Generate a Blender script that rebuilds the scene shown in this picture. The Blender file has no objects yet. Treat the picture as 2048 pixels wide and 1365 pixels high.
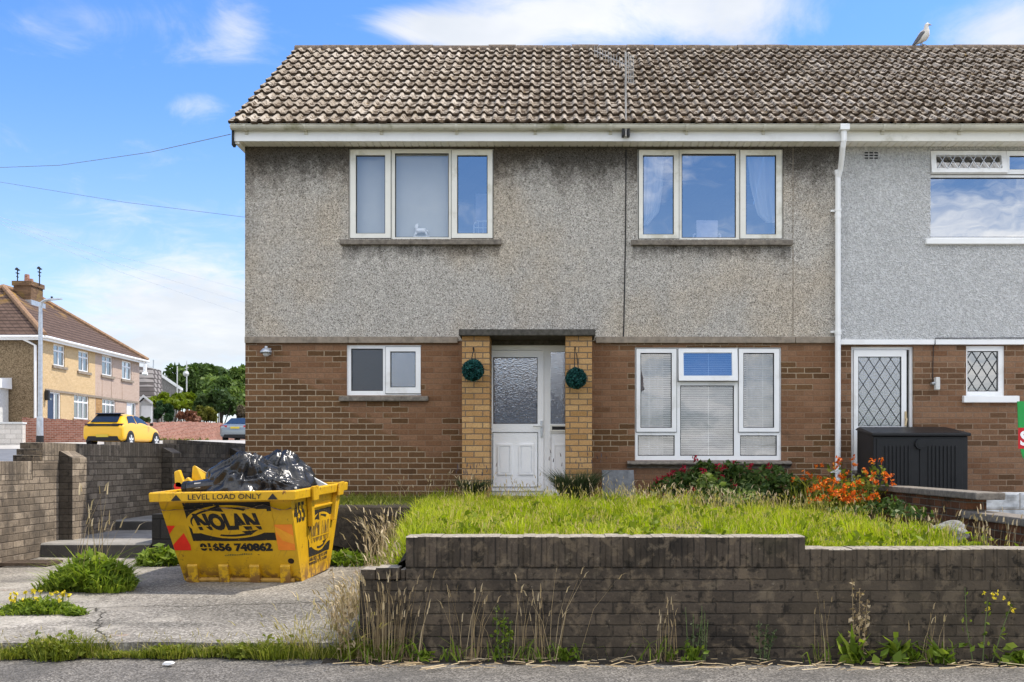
import bpy, bmesh, math, random
import numpy as np
from mathutils import Vector, noise as mnoise
R = math.radians
random.seed(7); rng = np.random.default_rng(7)
sc = bpy.context.scene

# ------------------------------------------------------------------ camera, sky, sun, exposure
# pixel frame of the photograph: 2048 x 1365, focal length F px, vanishing point (CX, HY), eye height ZE
F, CX, HY, ZE = 2080.0, 1110.0, 922.0, 1.305
cd = bpy.data.cameras.new('camera'); cam = bpy.data.objects.new('camera', cd); sc.collection.objects.link(cam)
cam.location = (0, 0, ZE); cam.rotation_euler = (R(90), 0, 0)
cd.lens = 36 * F / 2048; cd.sensor_width = 36; cd.shift_x = -(CX - 1024) / 2048; cd.shift_y = (HY - 682.5) / 2048
cd.clip_start = .1; cd.clip_end = 3000
sc.camera = cam
SUNV = Vector((.58, .225, 1.0)).normalized()            # towards the sun
EL = math.asin(SUNV.z); AZ = math.atan2(SUNV.x, SUNV.y)
sl = bpy.data.lights.new('sun', 'SUN'); sl.energy = 2.3; sl.angle = R(.55); sl.color = (1, .93, .82)
so = bpy.data.objects.new('sun', sl); sc.collection.objects.link(so); so.rotation_euler = SUNV.to_track_quat('Z', 'Y').to_euler()
sc.view_settings.view_transform = 'Standard'; sc.view_settings.look = 'None'
sc.view_settings.exposure = 1.2; sc.view_settings.gamma = 1
sc.cycles.max_bounces = 6; sc.cycles.transparent_max_bounces = 12
sc.cycles.use_denoising = True

class NT:
    """small node-tree helper: n() adds a node and wires its inputs, m() adds a math node"""
    def __init__(s, nt): s.nt = nt
    def put(s, sock, v):
        if v is None: return
        if isinstance(v, bpy.types.NodeSocket): s.nt.links.new(v, sock)
        elif isinstance(v, bpy.types.Node): s.nt.links.new(v.outputs[0], sock)
        else:
            if isinstance(v, (tuple, list)) and len(v) == 3 and sock.type == 'RGBA': v = (*v, 1)
            sock.default_value = v
    def n(s, t, ins=None, **pr):
        nd = s.nt.nodes.new(t)
        for k, v in pr.items(): setattr(nd, k, v)
        for k, v in (ins or {}).items(): s.put(nd.inputs[k], v)
        return nd
    def m(s, op, a, b=None, c=None, clamp=False):
        nd = s.nt.nodes.new('ShaderNodeMath'); nd.operation = op; nd.use_clamp = clamp
        for i, v in enumerate((a, b, c)): s.put(nd.inputs[i], v)
        return nd.outputs[0]
    def ss(s, x, a, b):      # smoothstep a..b
        nd = s.n('ShaderNodeMapRange', {0: x, 1: a, 2: b, 3: 0., 4: 1.}, interpolation_type='SMOOTHSTEP')
        return nd.outputs[0]
    def mix(s, f, a, b, mode='MIX'):
        nd = s.nt.nodes.new('ShaderNodeMix'); nd.data_type = 'RGBA'; nd.blend_type = mode
        s.put(nd.inputs[0], f); s.put(nd.inputs[6], a); s.put(nd.inputs[7], b)
        return nd.outputs[2]
    def ramp(s, f, stops, interp='LINEAR'):
        nd = s.nt.nodes.new('ShaderNodeValToRGB'); s.put(nd.inputs[0], f); cr = nd.color_ramp; cr.interpolation = interp
        while len(cr.elements) < len(stops): cr.elements.new(.5)
        for e, (p, c) in zip(cr.elements, stops): e.position = p; e.color = (*c, 1)
        return nd.outputs[0]
    def noise(s, vec, sc_, det=4, rough=.55, dist=0, out=0):
        nd = s.n('ShaderNodeTexNoise', {'Vector': vec, 'Scale': sc_, 'Detail': det, 'Roughness': rough, 'Distortion': dist})
        return nd.outputs[out]
    def xyz(s, v):
        nd = s.n('ShaderNodeSeparateXYZ', {0: v}); return nd.outputs
    def vec(s, x, y, z=0.):
        return s.n('ShaderNodeCombineXYZ', {0: x, 1: y, 2: z}).outputs[0]

w = bpy.data.worlds.new('World'); sc.world = w; w.use_nodes = True
q = NT(w.node_tree); w.node_tree.nodes.clear()
sky = q.n('ShaderNodeTexSky', sky_type='NISHITA', sun_disc=False, sun_elevation=EL, sun_rotation=AZ, air_density=1.0, dust_density=.3, ozone_density=2.0)
dirv = q.n('ShaderNodeTexCoord').outputs['Generated']
dx, dy, dz = q.xyz(dirv)
up = q.m('MAXIMUM', dz, .0)
# blue of the clear sky: the sky texture, a little more saturated, paler towards the horizon by its own air
blue = q.n('ShaderNodeHueSaturation', {'Saturation': 1.27, 'Value': .81, 'Color': sky.outputs[0]}).outputs[0]
blue = q.mix(1.0, blue, (1.0, .95, 1.08), 'MULTIPLY')
# thin clouds: noise on a flat layer overhead, stretched into wisps
den = q.m('ADD', up, .16)
cu = q.m('DIVIDE', dx, den); cv = q.m('DIVIDE', dy, den)
wv = q.vec(cu, cv, 3.1)
n1 = q.noise(wv, .85, 7, .58, .5)
n2 = q.noise(wv, 4.6, 7, .66, .7)
base = q.m('ADD', q.m('MULTIPLY', n1, .60), q.m('MULTIPLY', n2, .40))
# fuller banks low down, more added behind the camera as white fill, clearer high up in front
low = q.m('SUBTRACT', 1., q.ss(dz, .05, .26))
back = q.ss(dy, .25, -.5)
def bank(x, y, rx, ry):         # a cloud bank at a compass direction x = east/north, height y = up/north
    a = q.m('DIVIDE', q.m('SUBTRACT', q.m('DIVIDE', dx, q.m('MAXIMUM', dy, .05)), x), rx)
    b = q.m('DIVIDE', q.m('SUBTRACT', q.m('DIVIDE', dz, q.m('MAXIMUM', dy, .05)), y), ry)
    r = q.m('SQRT', q.m('ADD', q.m('MULTIPLY', a, a), q.m('MULTIPLY', b, b)))
    return q.m('MULTIPLY', q.ss(r, 1.25, .1), q.ss(dy, .1, .3))
cover = q.m('ADD', q.m('MULTIPLY', low, .13), q.m('MULTIPLY', back, q.m('ADD', .10, q.m('MULTIPLY', q.ss(dz, .28, .5), .16))))
for (px, py, rx, ry, s) in ((1250, 20, 520, 120, .33), (2070, 70, 260, 120, .30), (960, 75, 160, 50, .2), (480, 45, 75, 75, .035), (410, 105, 90, 35, .05), (380, 215, 120, 40, .05), (240, 40, 200, 40, .05), (830, 45, 110, 40, .08), (470, 60, 80, 90, .1), (390, 640, 330, 130, .22), (400, 420, 260, 40, .08), (370, 215, 90, 40, .1), (830, 50, 120, 50, .07)):
    cover = q.m('ADD', cover, q.m('MULTIPLY', bank((px - CX) / F, (HY - py) / F, rx / F, ry / F), s))
cl = q.ss(q.m('ADD', base, cover), .55, .80)
cl = q.m('MULTIPLY', cl, .93)
haze_ = q.m('MULTIPLY', q.m('SUBTRACT', 1., q.ss(dz, .0, .34)), .46)
shade = q.noise(wv, 1.7, 5, .6)
ccol = q.mix(q.ss(shade, .35, .7), (3.0, 3.15, 3.35), (3.9, 3.9, 3.9))
ccol = q.mix(back, ccol, q.mix(1., ccol, (2.6, 2.5, 2.35), 'MULTIPLY'))     # clouds behind the camera brightened as added fill for the front
skyc = q.mix(haze_, blue, (2.9, 3.35, 3.8))
skyc = q.mix(cl, skyc, ccol)
bg = q.n('ShaderNodeBackground', {0: skyc, 1: .12})
ow = q.n('ShaderNodeOutputWorld', {0: bg.outputs[0]})

# ------------------------------------------------------------------ helpers
def P(px, py, D): return Vector(((px - CX) / F * D, D, ZE - (py - HY) / F * D))
DW = 13.87; S = F / DW
def fx(px): return (px - CX) / S
def fz(py): return ZE + (HY - py) / S
COL = sc.collection
WPOS = {}
def wpos(o):
    v = Vector((0, 0, 0))
    while o is not None:
        v += o.location; o = o.parent
    return v
def link(o, parent=None):
    COL.objects.link(o)
    if parent is not None: o.parent = parent
    return o
def tag(o, label=None, cat=None, group=None, kind=None):
    if label: o['label'] = label
    if cat: o['category'] = cat
    if group: o['group'] = group
    if kind: o['kind'] = kind
    return o
def thing(name, label, cat, loc, group=None):
    o = bpy.data.objects.new(name, None); o.location = loc; o.empty_display_size = .1
    link(o); return tag(o, label, cat, group)
def mlist(m): return m if isinstance(m, (list, tuple)) else [m]
class MB:
    def __init__(s): s.v = []; s.f = []; s.mi = []; s.mat = 0
    def face(s, pts):
        b = len(s.v); s.v += [tuple(p) for p in pts]; s.f.append(tuple(range(b, b + len(pts)))); s.mi.append(s.mat)
    def raw(s, vs, fs):
        b = len(s.v); s.v += [tuple(p) for p in vs]
        for f in fs: s.f.append(tuple(b + i for i in f)); s.mi.append(s.mat)
    def box(s, x0, x1, y0, y1, z0, z1):
        vs = [(x, y, z) for z in (z0, z1) for y in (y0, y1) for x in (x0, x1)]
        s.raw(vs, [(0, 2, 3, 1), (4, 5, 7, 6), (0, 1, 5, 4), (2, 6, 7, 3), (0, 4, 6, 2), (1, 3, 7, 5)])
    def hexa(s, b, t):      # bottom 4, top 4 (same winding, ccw from above)
        s.raw(list(b) + list(t), [(3, 2, 1, 0), (4, 5, 6, 7), (0, 1, 5, 4), (1, 2, 6, 5), (2, 3, 7, 6), (3, 0, 4, 7)])
    def tube(s, pts, r, n=6, cap=True):
        pts = [Vector(p) for p in pts]; rs = r if isinstance(r, (list, tuple)) else [r] * len(pts)
        b = len(s.v); pu = None
        for i, p in enumerate(pts):
            t = (pts[min(i + 1, len(pts) - 1)] - pts[max(i - 1, 0)]).normalized()
            u = t.cross(Vector((0, 0, 1))) if pu is None else pu - t * pu.dot(t)
            if u.length < 1e-4: u = t.cross(Vector((0, 1, 0)))
            u.normalize(); pu = u; v = t.cross(u)
            for k in range(n):
                a = 2 * math.pi * k / n; s.v.append(tuple(p + (u * math.cos(a) + v * math.sin(a)) * rs[i]))
        for i in range(len(pts) - 1):
            for k in range(n):
                s.f.append((b + i * n + k, b + i * n + (k + 1) % n, b + (i + 1) * n + (k + 1) % n, b + (i + 1) * n + k)); s.mi.append(s.mat)
        if cap:
            s.f.append(tuple(b + k for k in range(n))[::-1]); s.mi.append(s.mat)
            e = b + (len(pts) - 1) * n; s.f.append(tuple(e + k for k in range(n))); s.mi.append(s.mat)
    def grid(s, fn, nu, nv):
        b = len(s.v)
        for j in range(nv + 1):
            for i in range(nu + 1): s.v.append(tuple(fn(i / nu, j / nv)))
        for j in range(nv):
            for i in range(nu):
                a = b + j * (nu + 1) + i; s.f.append((a, a + 1, a + nu + 2, a + nu + 1)); s.mi.append(s.mat)
    def prism(s, poly, fn, a, c):     # 2-D polygon swept between a and c; fn(p,q,t) -> 3-D
        n = len(poly); b = len(s.v)
        for t in (a, c):
            for (p, q_) in poly: s.v.append(tuple(fn(p, q_, t)))
        s.f.append(tuple(b + i for i in range(n))); s.mi.append(s.mat)
        s.f.append(tuple(b + n + i for i in range(n))[::-1]); s.mi.append(s.mat)
        for i in range(n):
            j = (i + 1) % n; s.f.append((b + i, b + n + i, b + n + j, b + j)); s.mi.append(s.mat)
    def plate(s, x0, x1, z0, z1, holes, yf, yb):      # a board facing -Y with rectangular holes and real thickness
        xs = sorted({x0, x1, *[h[0] for h in holes], *[h[1] for h in holes]}); zs = sorted({z0, z1, *[h[2] for h in holes], *[h[3] for h in holes]})
        xs = [x for x in xs if x0 <= x <= x1]; zs = [z for z in zs if z0 <= z <= z1]
        for i in range(len(xs) - 1):
            for j in range(len(zs) - 1):
                cx, cz = (xs[i] + xs[i + 1]) / 2, (zs[j] + zs[j + 1]) / 2
                if any(h[0] < cx < h[1] and h[2] < cz < h[3] for h in holes): continue
                for y, fl in ((yf, 0), (yb, 1)):
                    p = [(xs[i], y, zs[j]), (xs[i + 1], y, zs[j]), (xs[i + 1], y, zs[j + 1]), (xs[i], y, zs[j + 1])]
                    s.face(p[::-1] if fl else p)
        for (a, b_, c, d), inn in [((x0, x1, z0, z1), 0)] + [(h, 1) for h in holes]:
            a, b_, c, d = max(a, x0), min(b_, x1), max(c, z0), min(d, z1)
            for p, r_ in (((a, c), (b_, c)), ((b_, c), (b_, d)), ((b_, d), (a, d)), ((a, d), (a, c))):
                qd = [(p[0], yf, p[1]), (r_[0], yf, r_[1]), (r_[0], yb, r_[1]), (p[0], yb, p[1])]
                s.face(qd if inn else qd[::-1])
    def build(s, name, mat, parent=None, smooth=False, loc=None, bevel=0, weld=False):
        me = bpy.data.meshes.new(name)
        off = wpos(parent) if parent is not None else Vector((0, 0, 0))
        if parent is None:
            a = np.array(s.v); lo, hi = a.min(0), a.max(0)
            off = Vector(((lo[0] + hi[0]) / 2, (lo[1] + hi[1]) / 2, lo[2])) if loc is None else Vector(loc)
        vs = (np.array(s.v) - np.array(off)).tolist()
        me.from_pydata(vs, [], s.f)
        for m_ in mlist(mat): me.materials.append(m_)
        me.polygons.foreach_set('material_index', s.mi)
        if smooth: me.polygons.foreach_set('use_smooth', [True] * len(s.f))
        if weld:
            bm = bmesh.new(); bm.from_mesh(me); bmesh.ops.remove_doubles(bm, verts=bm.verts, dist=1e-4); bmesh.ops.recalc_face_normals(bm, faces=bm.faces); bm.to_mesh(me); bm.free()
        me.update()
        o = bpy.data.objects.new(name, me); link(o, parent)
        if parent is None: o.location = off
        if bevel:
            bv = o.modifiers.new('bevel', 'BEVEL'); bv.width = bevel; bv.segments = 2; bv.limit_method = 'ANGLE'; bv.angle_limit = R(40)
        return o
def mesh_np(name, v, quads=None, tris=None, tone=None, mat=None, parent=None, loc=None, smooth=False):
    off = np.array(wpos(parent)) if parent is not None else (np.array([(v[:, 0].min() + v[:, 0].max()) / 2, (v[:, 1].min() + v[:, 1].max()) / 2, v[:, 2].min()]) if loc is None else np.array(loc))
    me = bpy.data.meshes.new(name); v = (v - off).astype(np.float32)
    me.vertices.add(len(v)); me.vertices.foreach_set('co', v.ravel())
    L = []; tot = []
    if quads is not None and len(quads): L.append(quads.ravel()); tot.append(np.full(len(quads), 4))
    if tris is not None and len(tris): L.append(tris.ravel()); tot.append(np.full(len(tris), 3))
    L = np.concatenate(L).astype(np.int32); tot = np.concatenate(tot).astype(np.int32); st = np.concatenate([[0], np.cumsum(tot)[:-1]]).astype(np.int32)
    me.loops.add(len(L)); me.loops.foreach_set('vertex_index', L)
    me.polygons.add(len(tot)); me.polygons.foreach_set('loop_start', st); me.polygons.foreach_set('loop_total', tot)
    if smooth: me.polygons.foreach_set('use_smooth', np.ones(len(tot), bool))
    if tone is not None:
        at = me.attributes.new('tone', 'FLOAT', 'POINT'); at.data.foreach_set('value', tone.astype(np.float32))
    me.materials.append(mat); me.update(calc_edges=True); me.validate()
    o = bpy.data.objects.new(name, me); link(o, parent)
    if parent is None: o.location = off
    return o
def blades(base, h, wd, lean, bend, tone, tipw=.0):
    """flat tapering blades; base (n,3), h, wd (n), lean = horizontal direction (n,2) scaled, bend = how far the tip droops"""
    n = len(base); a = rng.uniform(0, math.pi, n); sx = np.stack([np.cos(a), np.sin(a), np.zeros(n)], 1) * wd[:, None] / 2
    up = np.stack([lean[:, 0] * .35, lean[:, 1] * .35, np.ones(n) * .55], 1) * h[:, None]
    tip = np.stack([lean[:, 0], lean[:, 1], 1 - bend], 1) * h[:, None]
    v = np.stack([base - sx, base + sx, base + up - sx * .8, base + up + sx * .8, base + tip], 1).reshape(-1, 3)
    i = np.arange(n)[:, None] * 5
    return v, i + np.array([0, 1, 3, 2]), i + np.array([2, 3, 4]), np.repeat(tone, 5)
def leaves(c, size, tone, flat=.0, asp=1.5):
    """diamond leaves with random orientation at the points c (n,3)"""
    n = len(c); d = rng.normal(size=(n, 3)); d[:, 2] *= (1 - flat); d /= np.linalg.norm(d, axis=1)[:, None]
    e = rng.normal(size=(n, 3)); e[:, 2] *= (1 - flat); e -= d * (e * d).sum(1)[:, None]; e /= np.linalg.norm(e, axis=1)[:, None]
    s = size if np.ndim(size) else np.full(n, size); s = (s * rng.uniform(.7, 1.3, n))[:, None]
    v = np.stack([c - d * s * asp / 2, c + e * s * .42 - d * s * .1, c + d * s * asp / 2, c - e * s * .42 - d * s * .1], 1).reshape(-1, 3)
    i = np.arange(n)[:, None] * 4
    return v, i + np.arange(4), np.repeat(tone, 4)
class Acc:
    """collects blades and leaves into one mesh"""
    def __init__(s): s.v = []; s.q = []; s.t = []; s.tn = []; s.n = 0
    def blades(s, *a, **k):
        v, q_, t, tn = blades(*a, **k); s.v.append(v); s.q.append(q_ + s.n); s.t.append(t + s.n); s.tn.append(tn); s.n += len(v)
    def leaves(s, *a, **k):
        v, q_, tn = leaves(*a, **k); s.v.append(v); s.q.append(q_ + s.n); s.tn.append(tn); s.n += len(v)
    def build(s, name, mat, parent=None, loc=None):
        return mesh_np(name, np.concatenate(s.v), np.concatenate(s.q), np.concatenate(s.t) if s.t else None, np.concatenate(s.tn), mat, parent, loc)
def U(a, b, n): return rng.uniform(a, b, n)

# ------------------------------------------------------------------ materials
def mat(name):
    m = bpy.data.materials.new(name); m.use_nodes = True; nt = m.node_tree; nt.nodes.clear(); t = NT(nt)
    t.out = t.n('ShaderNodeOutputMaterial'); t.mat = m
    t.pos = t.n('ShaderNodeNewGeometry').outputs['Position']
    return m, t
def fin(t, col, rough=.8, bump=None, bs=.5, bd=.01, metal=0, spec=.3, coat=0, alpha=None):
    ins = {'Base Color': col, 'Roughness': rough, 'Metallic': metal, 'Specular IOR Level': spec, 'Coat Weight': coat}
    if bump is not None:
        ins['Normal'] = t.n('ShaderNodeBump', {'Strength': bs, 'Distance': bd, 'Height': bump}).outputs[0]
    b = t.n('ShaderNodeBsdfPrincipled', ins); t.nt.links.new(b.outputs[0], t.out.inputs[0]); return t.mat
def plain(name, col, rough=.6, var=.15, scale=9., bump=0., metal=0, spec=.3, coat=0, dirt=None, dirt_amt=.5, bsc=None):
    m, t = mat(name)
    n = t.noise(t.pos, scale, 5, .6)
    c0 = tuple(max(0, c * (1 - var)) for c in col); c1 = tuple(c * (1 + var) for c in col)
    c = t.ramp(n, [(.3, c0), (.7, c1)])
    if dirt:
        d = t.ss(t.noise(t.pos, scale * .7, 7, .68), .52, .68); c = t.mix(t.m('MULTIPLY', d, dirt_amt), c, dirt)
    return fin(t, c, rough, t.noise(t.pos, bsc or scale * 6, 4, .6) if bump else None, bump, .01, metal, spec, coat)
def foliage(name, stops, trans=.35, rough=.6):
    m, t = mat(name)
    a = t.n('ShaderNodeAttribute', attribute_name='tone').outputs['Fac']
    c = t.ramp(a, stops)
    d = t.n('ShaderNodeBsdfPrincipled', {'Base Color': c, 'Roughness': rough, 'Specular IOR Level': .25})
    tr = t.n('ShaderNodeBsdfTranslucent', {'Color': t.mix(1., c, (1.0, 1.1, .55), 'MULTIPLY')})
    mx = t.n('ShaderNodeMixShader', {0: trans, 1: d.outputs[0], 2: tr.outputs[0]})
    t.nt.links.new(mx.outputs[0], t.out.inputs[0]); return m
def brick(name, axis, pal, mortar, bw=.225, bh=.075, mw=.010, off=.5, pal2=None, patch=None, blotch=None, bump=.6, u0=0., v0=0., soft=.003, grime=None):
    """coursed brickwork: a colour per brick, mortar joints, optional second palette in patches of whole bricks"""
    m, t = mat(name); x, y, z = t.xyz(t.pos)
    u = {'X': x, 'Y': y, 'XY': t.m('ADD', x, y)}[axis]
    wob = t.m('MULTIPLY', t.m('SUBTRACT', t.noise(t.pos, 14., 3), .5), .010)
    v = t.m('ADD', t.m('DIVIDE', t.m('ADD', z, wob), bh), v0)
    row = t.m('FLOOR', v)
    uu = t.m('ADD', t.m('DIVIDE', t.m('ADD', u, wob), bw), t.m('MULTIPLY', t.m('PINGPONG', row, 1.), off)); uu = t.m('ADD', uu, u0)
    colm = t.m('FLOOR', uu); fu = t.m('FRACT', uu); fv = t.m('FRACT', v)
    du = t.m('MULTIPLY', t.m('MINIMUM', fu, t.m('SUBTRACT', 1., fu)), bw); dv = t.m('MULTIPLY', t.m('MINIMUM', fv, t.m('SUBTRACT', 1., fv)), bh)
    d = t.m('MINIMUM', du, dv)
    d = t.m('ADD', d, t.m('MULTIPLY', t.m('SUBTRACT', t.noise(t.pos, 45., 3), .5), .006))
    inb = t.ss(d, mw / 2 - soft, mw / 2 + soft)
    wn = t.n('ShaderNodeTexWhiteNoise', {'Vector': t.vec(colm, row, 1.7)}, noise_dimensions='3D').outputs[0]
    c = t.ramp(wn, pal)
    mort = mortar
    if pal2:
        pn = t.noise(t.vec(t.m('MULTIPLY', colm, bw), t.m('MULTIPLY', row, bh * 1.6), .5), *patch[:1], 2, .5)
        pn = t.m('ADD', pn, t.m('MULTIPLY', t.m('SUBTRACT', wn, .5), .16))
        if len(patch) > 2: pn = t.m('ADD', pn, patch[2](t, x, z))
        pm = t.ss(pn, patch[1] - .02, patch[1] + .02)
        c = t.mix(pm, c, t.ramp(wn, pal2[0])); mort = t.mix(pm, mortar, pal2[1])
    fine = t.noise(t.pos, 55., 4, .65)
    c = t.mix(.55, c, t.ramp(fine, [(.25, (.45, .45, .45)), (.75, (1.4, 1.4, 1.4))]), 'MULTIPLY')
    c = t.mix(inb, mort, c)
    if blotch:
        for (scale, lo, hi, colr, amt) in blotch:
            b = t.ss(t.noise(t.pos, scale, 6, .65, .4), lo, hi); c = t.mix(t.m('MULTIPLY', b, amt), c, colr)
    if grime: c = grime(t, c, x, y, z)  # tint by facing
    hgt = t.m('ADD', t.m('MULTIPLY', inb, .7), t.m('MULTIPLY', fine, .5))
    return fin(t, c, .88, hgt, bump, .008, spec=.2)

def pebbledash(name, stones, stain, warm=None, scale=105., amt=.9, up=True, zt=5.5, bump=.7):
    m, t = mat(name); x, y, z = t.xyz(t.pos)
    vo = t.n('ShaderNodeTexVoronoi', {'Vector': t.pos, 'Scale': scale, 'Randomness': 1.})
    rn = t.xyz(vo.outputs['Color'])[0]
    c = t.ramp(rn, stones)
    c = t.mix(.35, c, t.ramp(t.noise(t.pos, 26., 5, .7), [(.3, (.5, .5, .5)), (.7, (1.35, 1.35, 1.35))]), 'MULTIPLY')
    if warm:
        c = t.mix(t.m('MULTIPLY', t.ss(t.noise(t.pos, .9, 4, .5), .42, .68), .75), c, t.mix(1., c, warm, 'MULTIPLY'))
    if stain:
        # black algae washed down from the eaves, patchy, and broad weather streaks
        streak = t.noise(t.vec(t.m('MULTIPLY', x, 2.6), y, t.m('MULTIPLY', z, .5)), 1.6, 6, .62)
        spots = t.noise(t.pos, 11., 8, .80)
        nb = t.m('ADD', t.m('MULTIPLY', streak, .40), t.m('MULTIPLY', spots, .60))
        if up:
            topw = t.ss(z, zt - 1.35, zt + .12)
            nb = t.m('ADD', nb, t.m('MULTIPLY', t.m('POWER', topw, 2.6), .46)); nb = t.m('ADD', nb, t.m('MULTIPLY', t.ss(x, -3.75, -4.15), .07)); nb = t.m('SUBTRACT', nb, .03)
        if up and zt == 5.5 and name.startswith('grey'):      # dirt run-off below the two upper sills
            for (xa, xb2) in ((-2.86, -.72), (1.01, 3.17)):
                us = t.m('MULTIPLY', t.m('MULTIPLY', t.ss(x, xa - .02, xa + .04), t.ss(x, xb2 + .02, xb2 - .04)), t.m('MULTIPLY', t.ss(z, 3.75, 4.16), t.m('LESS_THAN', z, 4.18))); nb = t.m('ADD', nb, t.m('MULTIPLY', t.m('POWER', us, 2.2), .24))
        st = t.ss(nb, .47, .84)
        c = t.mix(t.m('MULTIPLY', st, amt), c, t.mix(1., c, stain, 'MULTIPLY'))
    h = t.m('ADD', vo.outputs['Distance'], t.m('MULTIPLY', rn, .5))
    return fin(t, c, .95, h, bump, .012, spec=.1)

M = {}
def _front_patch(t, x, z):      # paler bricks fan out from under the small window
    a = t.m('SUBTRACT', t.m('ADD', t.m('MULTIPLY', x, .42), .0), z)     # bigger to the lower right
    a = t.ss(t.m('SUBTRACT', z, t.m('ADD', t.m('MULTIPLY', x, -.62), .15)), -.25, .45)
    return t.m('MULTIPLY', t.m('SUBTRACT', a, .75), .28)
M['brick'] = brick('brown_brick', 'XY', [(0, (.100, .052, .023)), (.3, (.128, .067, .030)), (.6, (.150, .080, .036)), (1, (.185, .098, .046))], (.36, .28, .19),
                   pal2=([(0, (.175, .089, .046)), (.5, (.215, .112, .060)), (.9, (.25, .138, .078)), (1, (.155, .08, .04))], (.21, .13, .08)), patch=(1.1, .50, _front_patch), mw=.011,
                   blotch=[(2.2, .6, .75, (.06, .04, .03), .45)])
M['brick_n'] = brick('neighbour_brick', 'XY', [(0, (.105, .057, .029)), (.35, (.14, .075, .04)), (.7, (.18, .098, .054)), (1, (.22, .125, .073))], (.30, .215, .145),
                     pal2=([(0, (.18, .09, .047)), (1, (.26, .15, .088))], (.21, .145, .1)), patch=(1.3, .47), mw=.011, blotch=[(2., .6, .75, (.08, .05, .035), .4)])
M['buff'] = brick('buff_brick', 'XY', [(0, (.36, .20, .075)), (.35, (.44, .25, .10)), (.7, (.52, .32, .14)), (1, (.40, .215, .085))], (.15, .115, .08), mw=.013,
                  blotch=[(5., .56, .72, (.30, .14, .05), .5), (3., .62, .75, (.16, .10, .05), .45)])
DARKW = [(0, (.052, .041, .030)), (.4, (.068, .053, .039)), (.8, (.082, .064, .047)), (1, (.105, .080, .057))]
LICH = [(2.2, .46, .66, (.024, .020, .016), .85), (10., .51, .635, (.165, .124, .080), .64), (6., .55, .66, (.185, .145, .097), .55), (.5, .45, .62, (.10, .078, .052), .45), (24., .66, .71, (.24, .20, .145), .6), (15., .56, .64, (.016, .014, .011), .72), (48., .70, .73, (.42, .40, .34), .7), (1.1, .58, .75, (.06, .058, .026), .45)]
def pale_top(t, c, x, y, z):      # upper faces in a paler mottled tan
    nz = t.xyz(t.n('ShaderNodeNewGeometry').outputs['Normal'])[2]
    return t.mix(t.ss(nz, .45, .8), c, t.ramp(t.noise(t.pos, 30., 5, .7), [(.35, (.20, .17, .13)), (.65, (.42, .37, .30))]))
M['wall_dark'] = brick('sooty_brick', 'XY', DARKW, (.034, .029, .023), mw=.009, bw=.225, blotch=LICH, bump=1.0, grime=pale_top)
M['wall_soldier'] = brick('sooty_brick_on_edge', 'XY', DARKW, (.034, .029, .023), bw=.0765, bh=.205, off=0., v0=-.81 / .205, mw=.007, blotch=LICH, bump=1.0, grime=pale_top)
TANW = [(0, (.18, .144, .106)), (.4, (.245, .197, .145)), (.8, (.31, .25, .185)), (1, (.39, .32, .24))]
TL = [(1.6, .46, .66, (.075, .062, .05), .75), (9., .54, .66, (.085, .07, .056), .65), (24., .58, .68, (.055, .045, .036), .65)]
def shade_grime_north(t, c, x, y, z):      # painted shade with grime on faces turned from the sun
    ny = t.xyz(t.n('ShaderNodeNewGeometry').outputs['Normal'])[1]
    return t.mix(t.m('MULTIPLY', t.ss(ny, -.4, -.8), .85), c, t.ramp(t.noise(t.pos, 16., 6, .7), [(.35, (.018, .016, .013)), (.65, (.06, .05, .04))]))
M['wall_tan'] = brick('weathered_tan_brick', 'XY', TANW, (.12, .095, .072), mw=.009, blotch=TL, bump=1.0, grime=shade_grime_north)
M['tan_soldier'] = brick('weathered_brick_on_edge', 'XY', TANW, (.11, .09, .07), bw=.0765, bh=.205, off=0., v0=.35, mw=.008, blotch=TL, bump=1.0)
M['redbrick'] = brick('red_brick', 'XY', [(0, (.25, .09, .055)), (.5, (.34, .13, .085)), (1, (.42, .19, .13))], (.42, .34, .28), mw=.014, blotch=[(.8, .55, .7, (.22, .12, .08), .4)], bump=.4)
M['divbrick'] = brick('old_red_brick', 'XY', [(0, (.07, .035, .02)), (.5, (.13, .055, .028)), (1, (.20, .085, .04))], (.15, .13, .10), mw=.012, blotch=[(5., .5, .66, (.03, .026, .016), .8), (18., .62, .7, (.25, .23, .18), .4)], bump=1.)
M['whiteblock'] = brick('white_block', 'XY', [(0, (.52, .48, .43)), (1, (.66, .61, .55))], (.4, .36, .32), bw=.45, bh=.2, mw=.02, bump=.3)
M['blackblock'] = brick('black_block', 'XY', [(0, (.020, .019, .017)), (1, (.036, .034, .031))], (.018, .017, .016), bw=.45, bh=.225, mw=.014, v0=.1, blotch=[(9., .58, .7, (.06, .056, .05), .5)], bump=1.)
M['rockface'] = plain('rock_faced_block', (.40, .42, .44), .9, .45, 6., 1.0, bsc=9.)
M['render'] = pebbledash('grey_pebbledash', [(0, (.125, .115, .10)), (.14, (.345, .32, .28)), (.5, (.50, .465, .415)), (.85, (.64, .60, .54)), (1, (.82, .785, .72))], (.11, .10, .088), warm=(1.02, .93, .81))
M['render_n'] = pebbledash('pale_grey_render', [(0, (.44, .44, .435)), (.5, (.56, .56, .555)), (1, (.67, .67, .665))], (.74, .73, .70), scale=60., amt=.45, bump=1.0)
M['render_y'] = pebbledash('cream_pebbledash', [(0, (.42, .29, .15)), (.5, (.58, .42, .23)), (1, (.68, .52, .32))], None, scale=40., bump=.2)
M['render_p'] = pebbledash('pink_grey_pebbledash', [(0, (.36, .26, .20)), (.5, (.47, .36, .29)), (1, (.56, .45, .37))], None, scale=40., bump=.2)
M['render_b'] = pebbledash('brown_pebbledash', [(0, (.10, .07, .04)), (.5, (.22, .16, .095)), (1, (.32, .24, .15))], None, scale=30., bump=.3)
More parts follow.
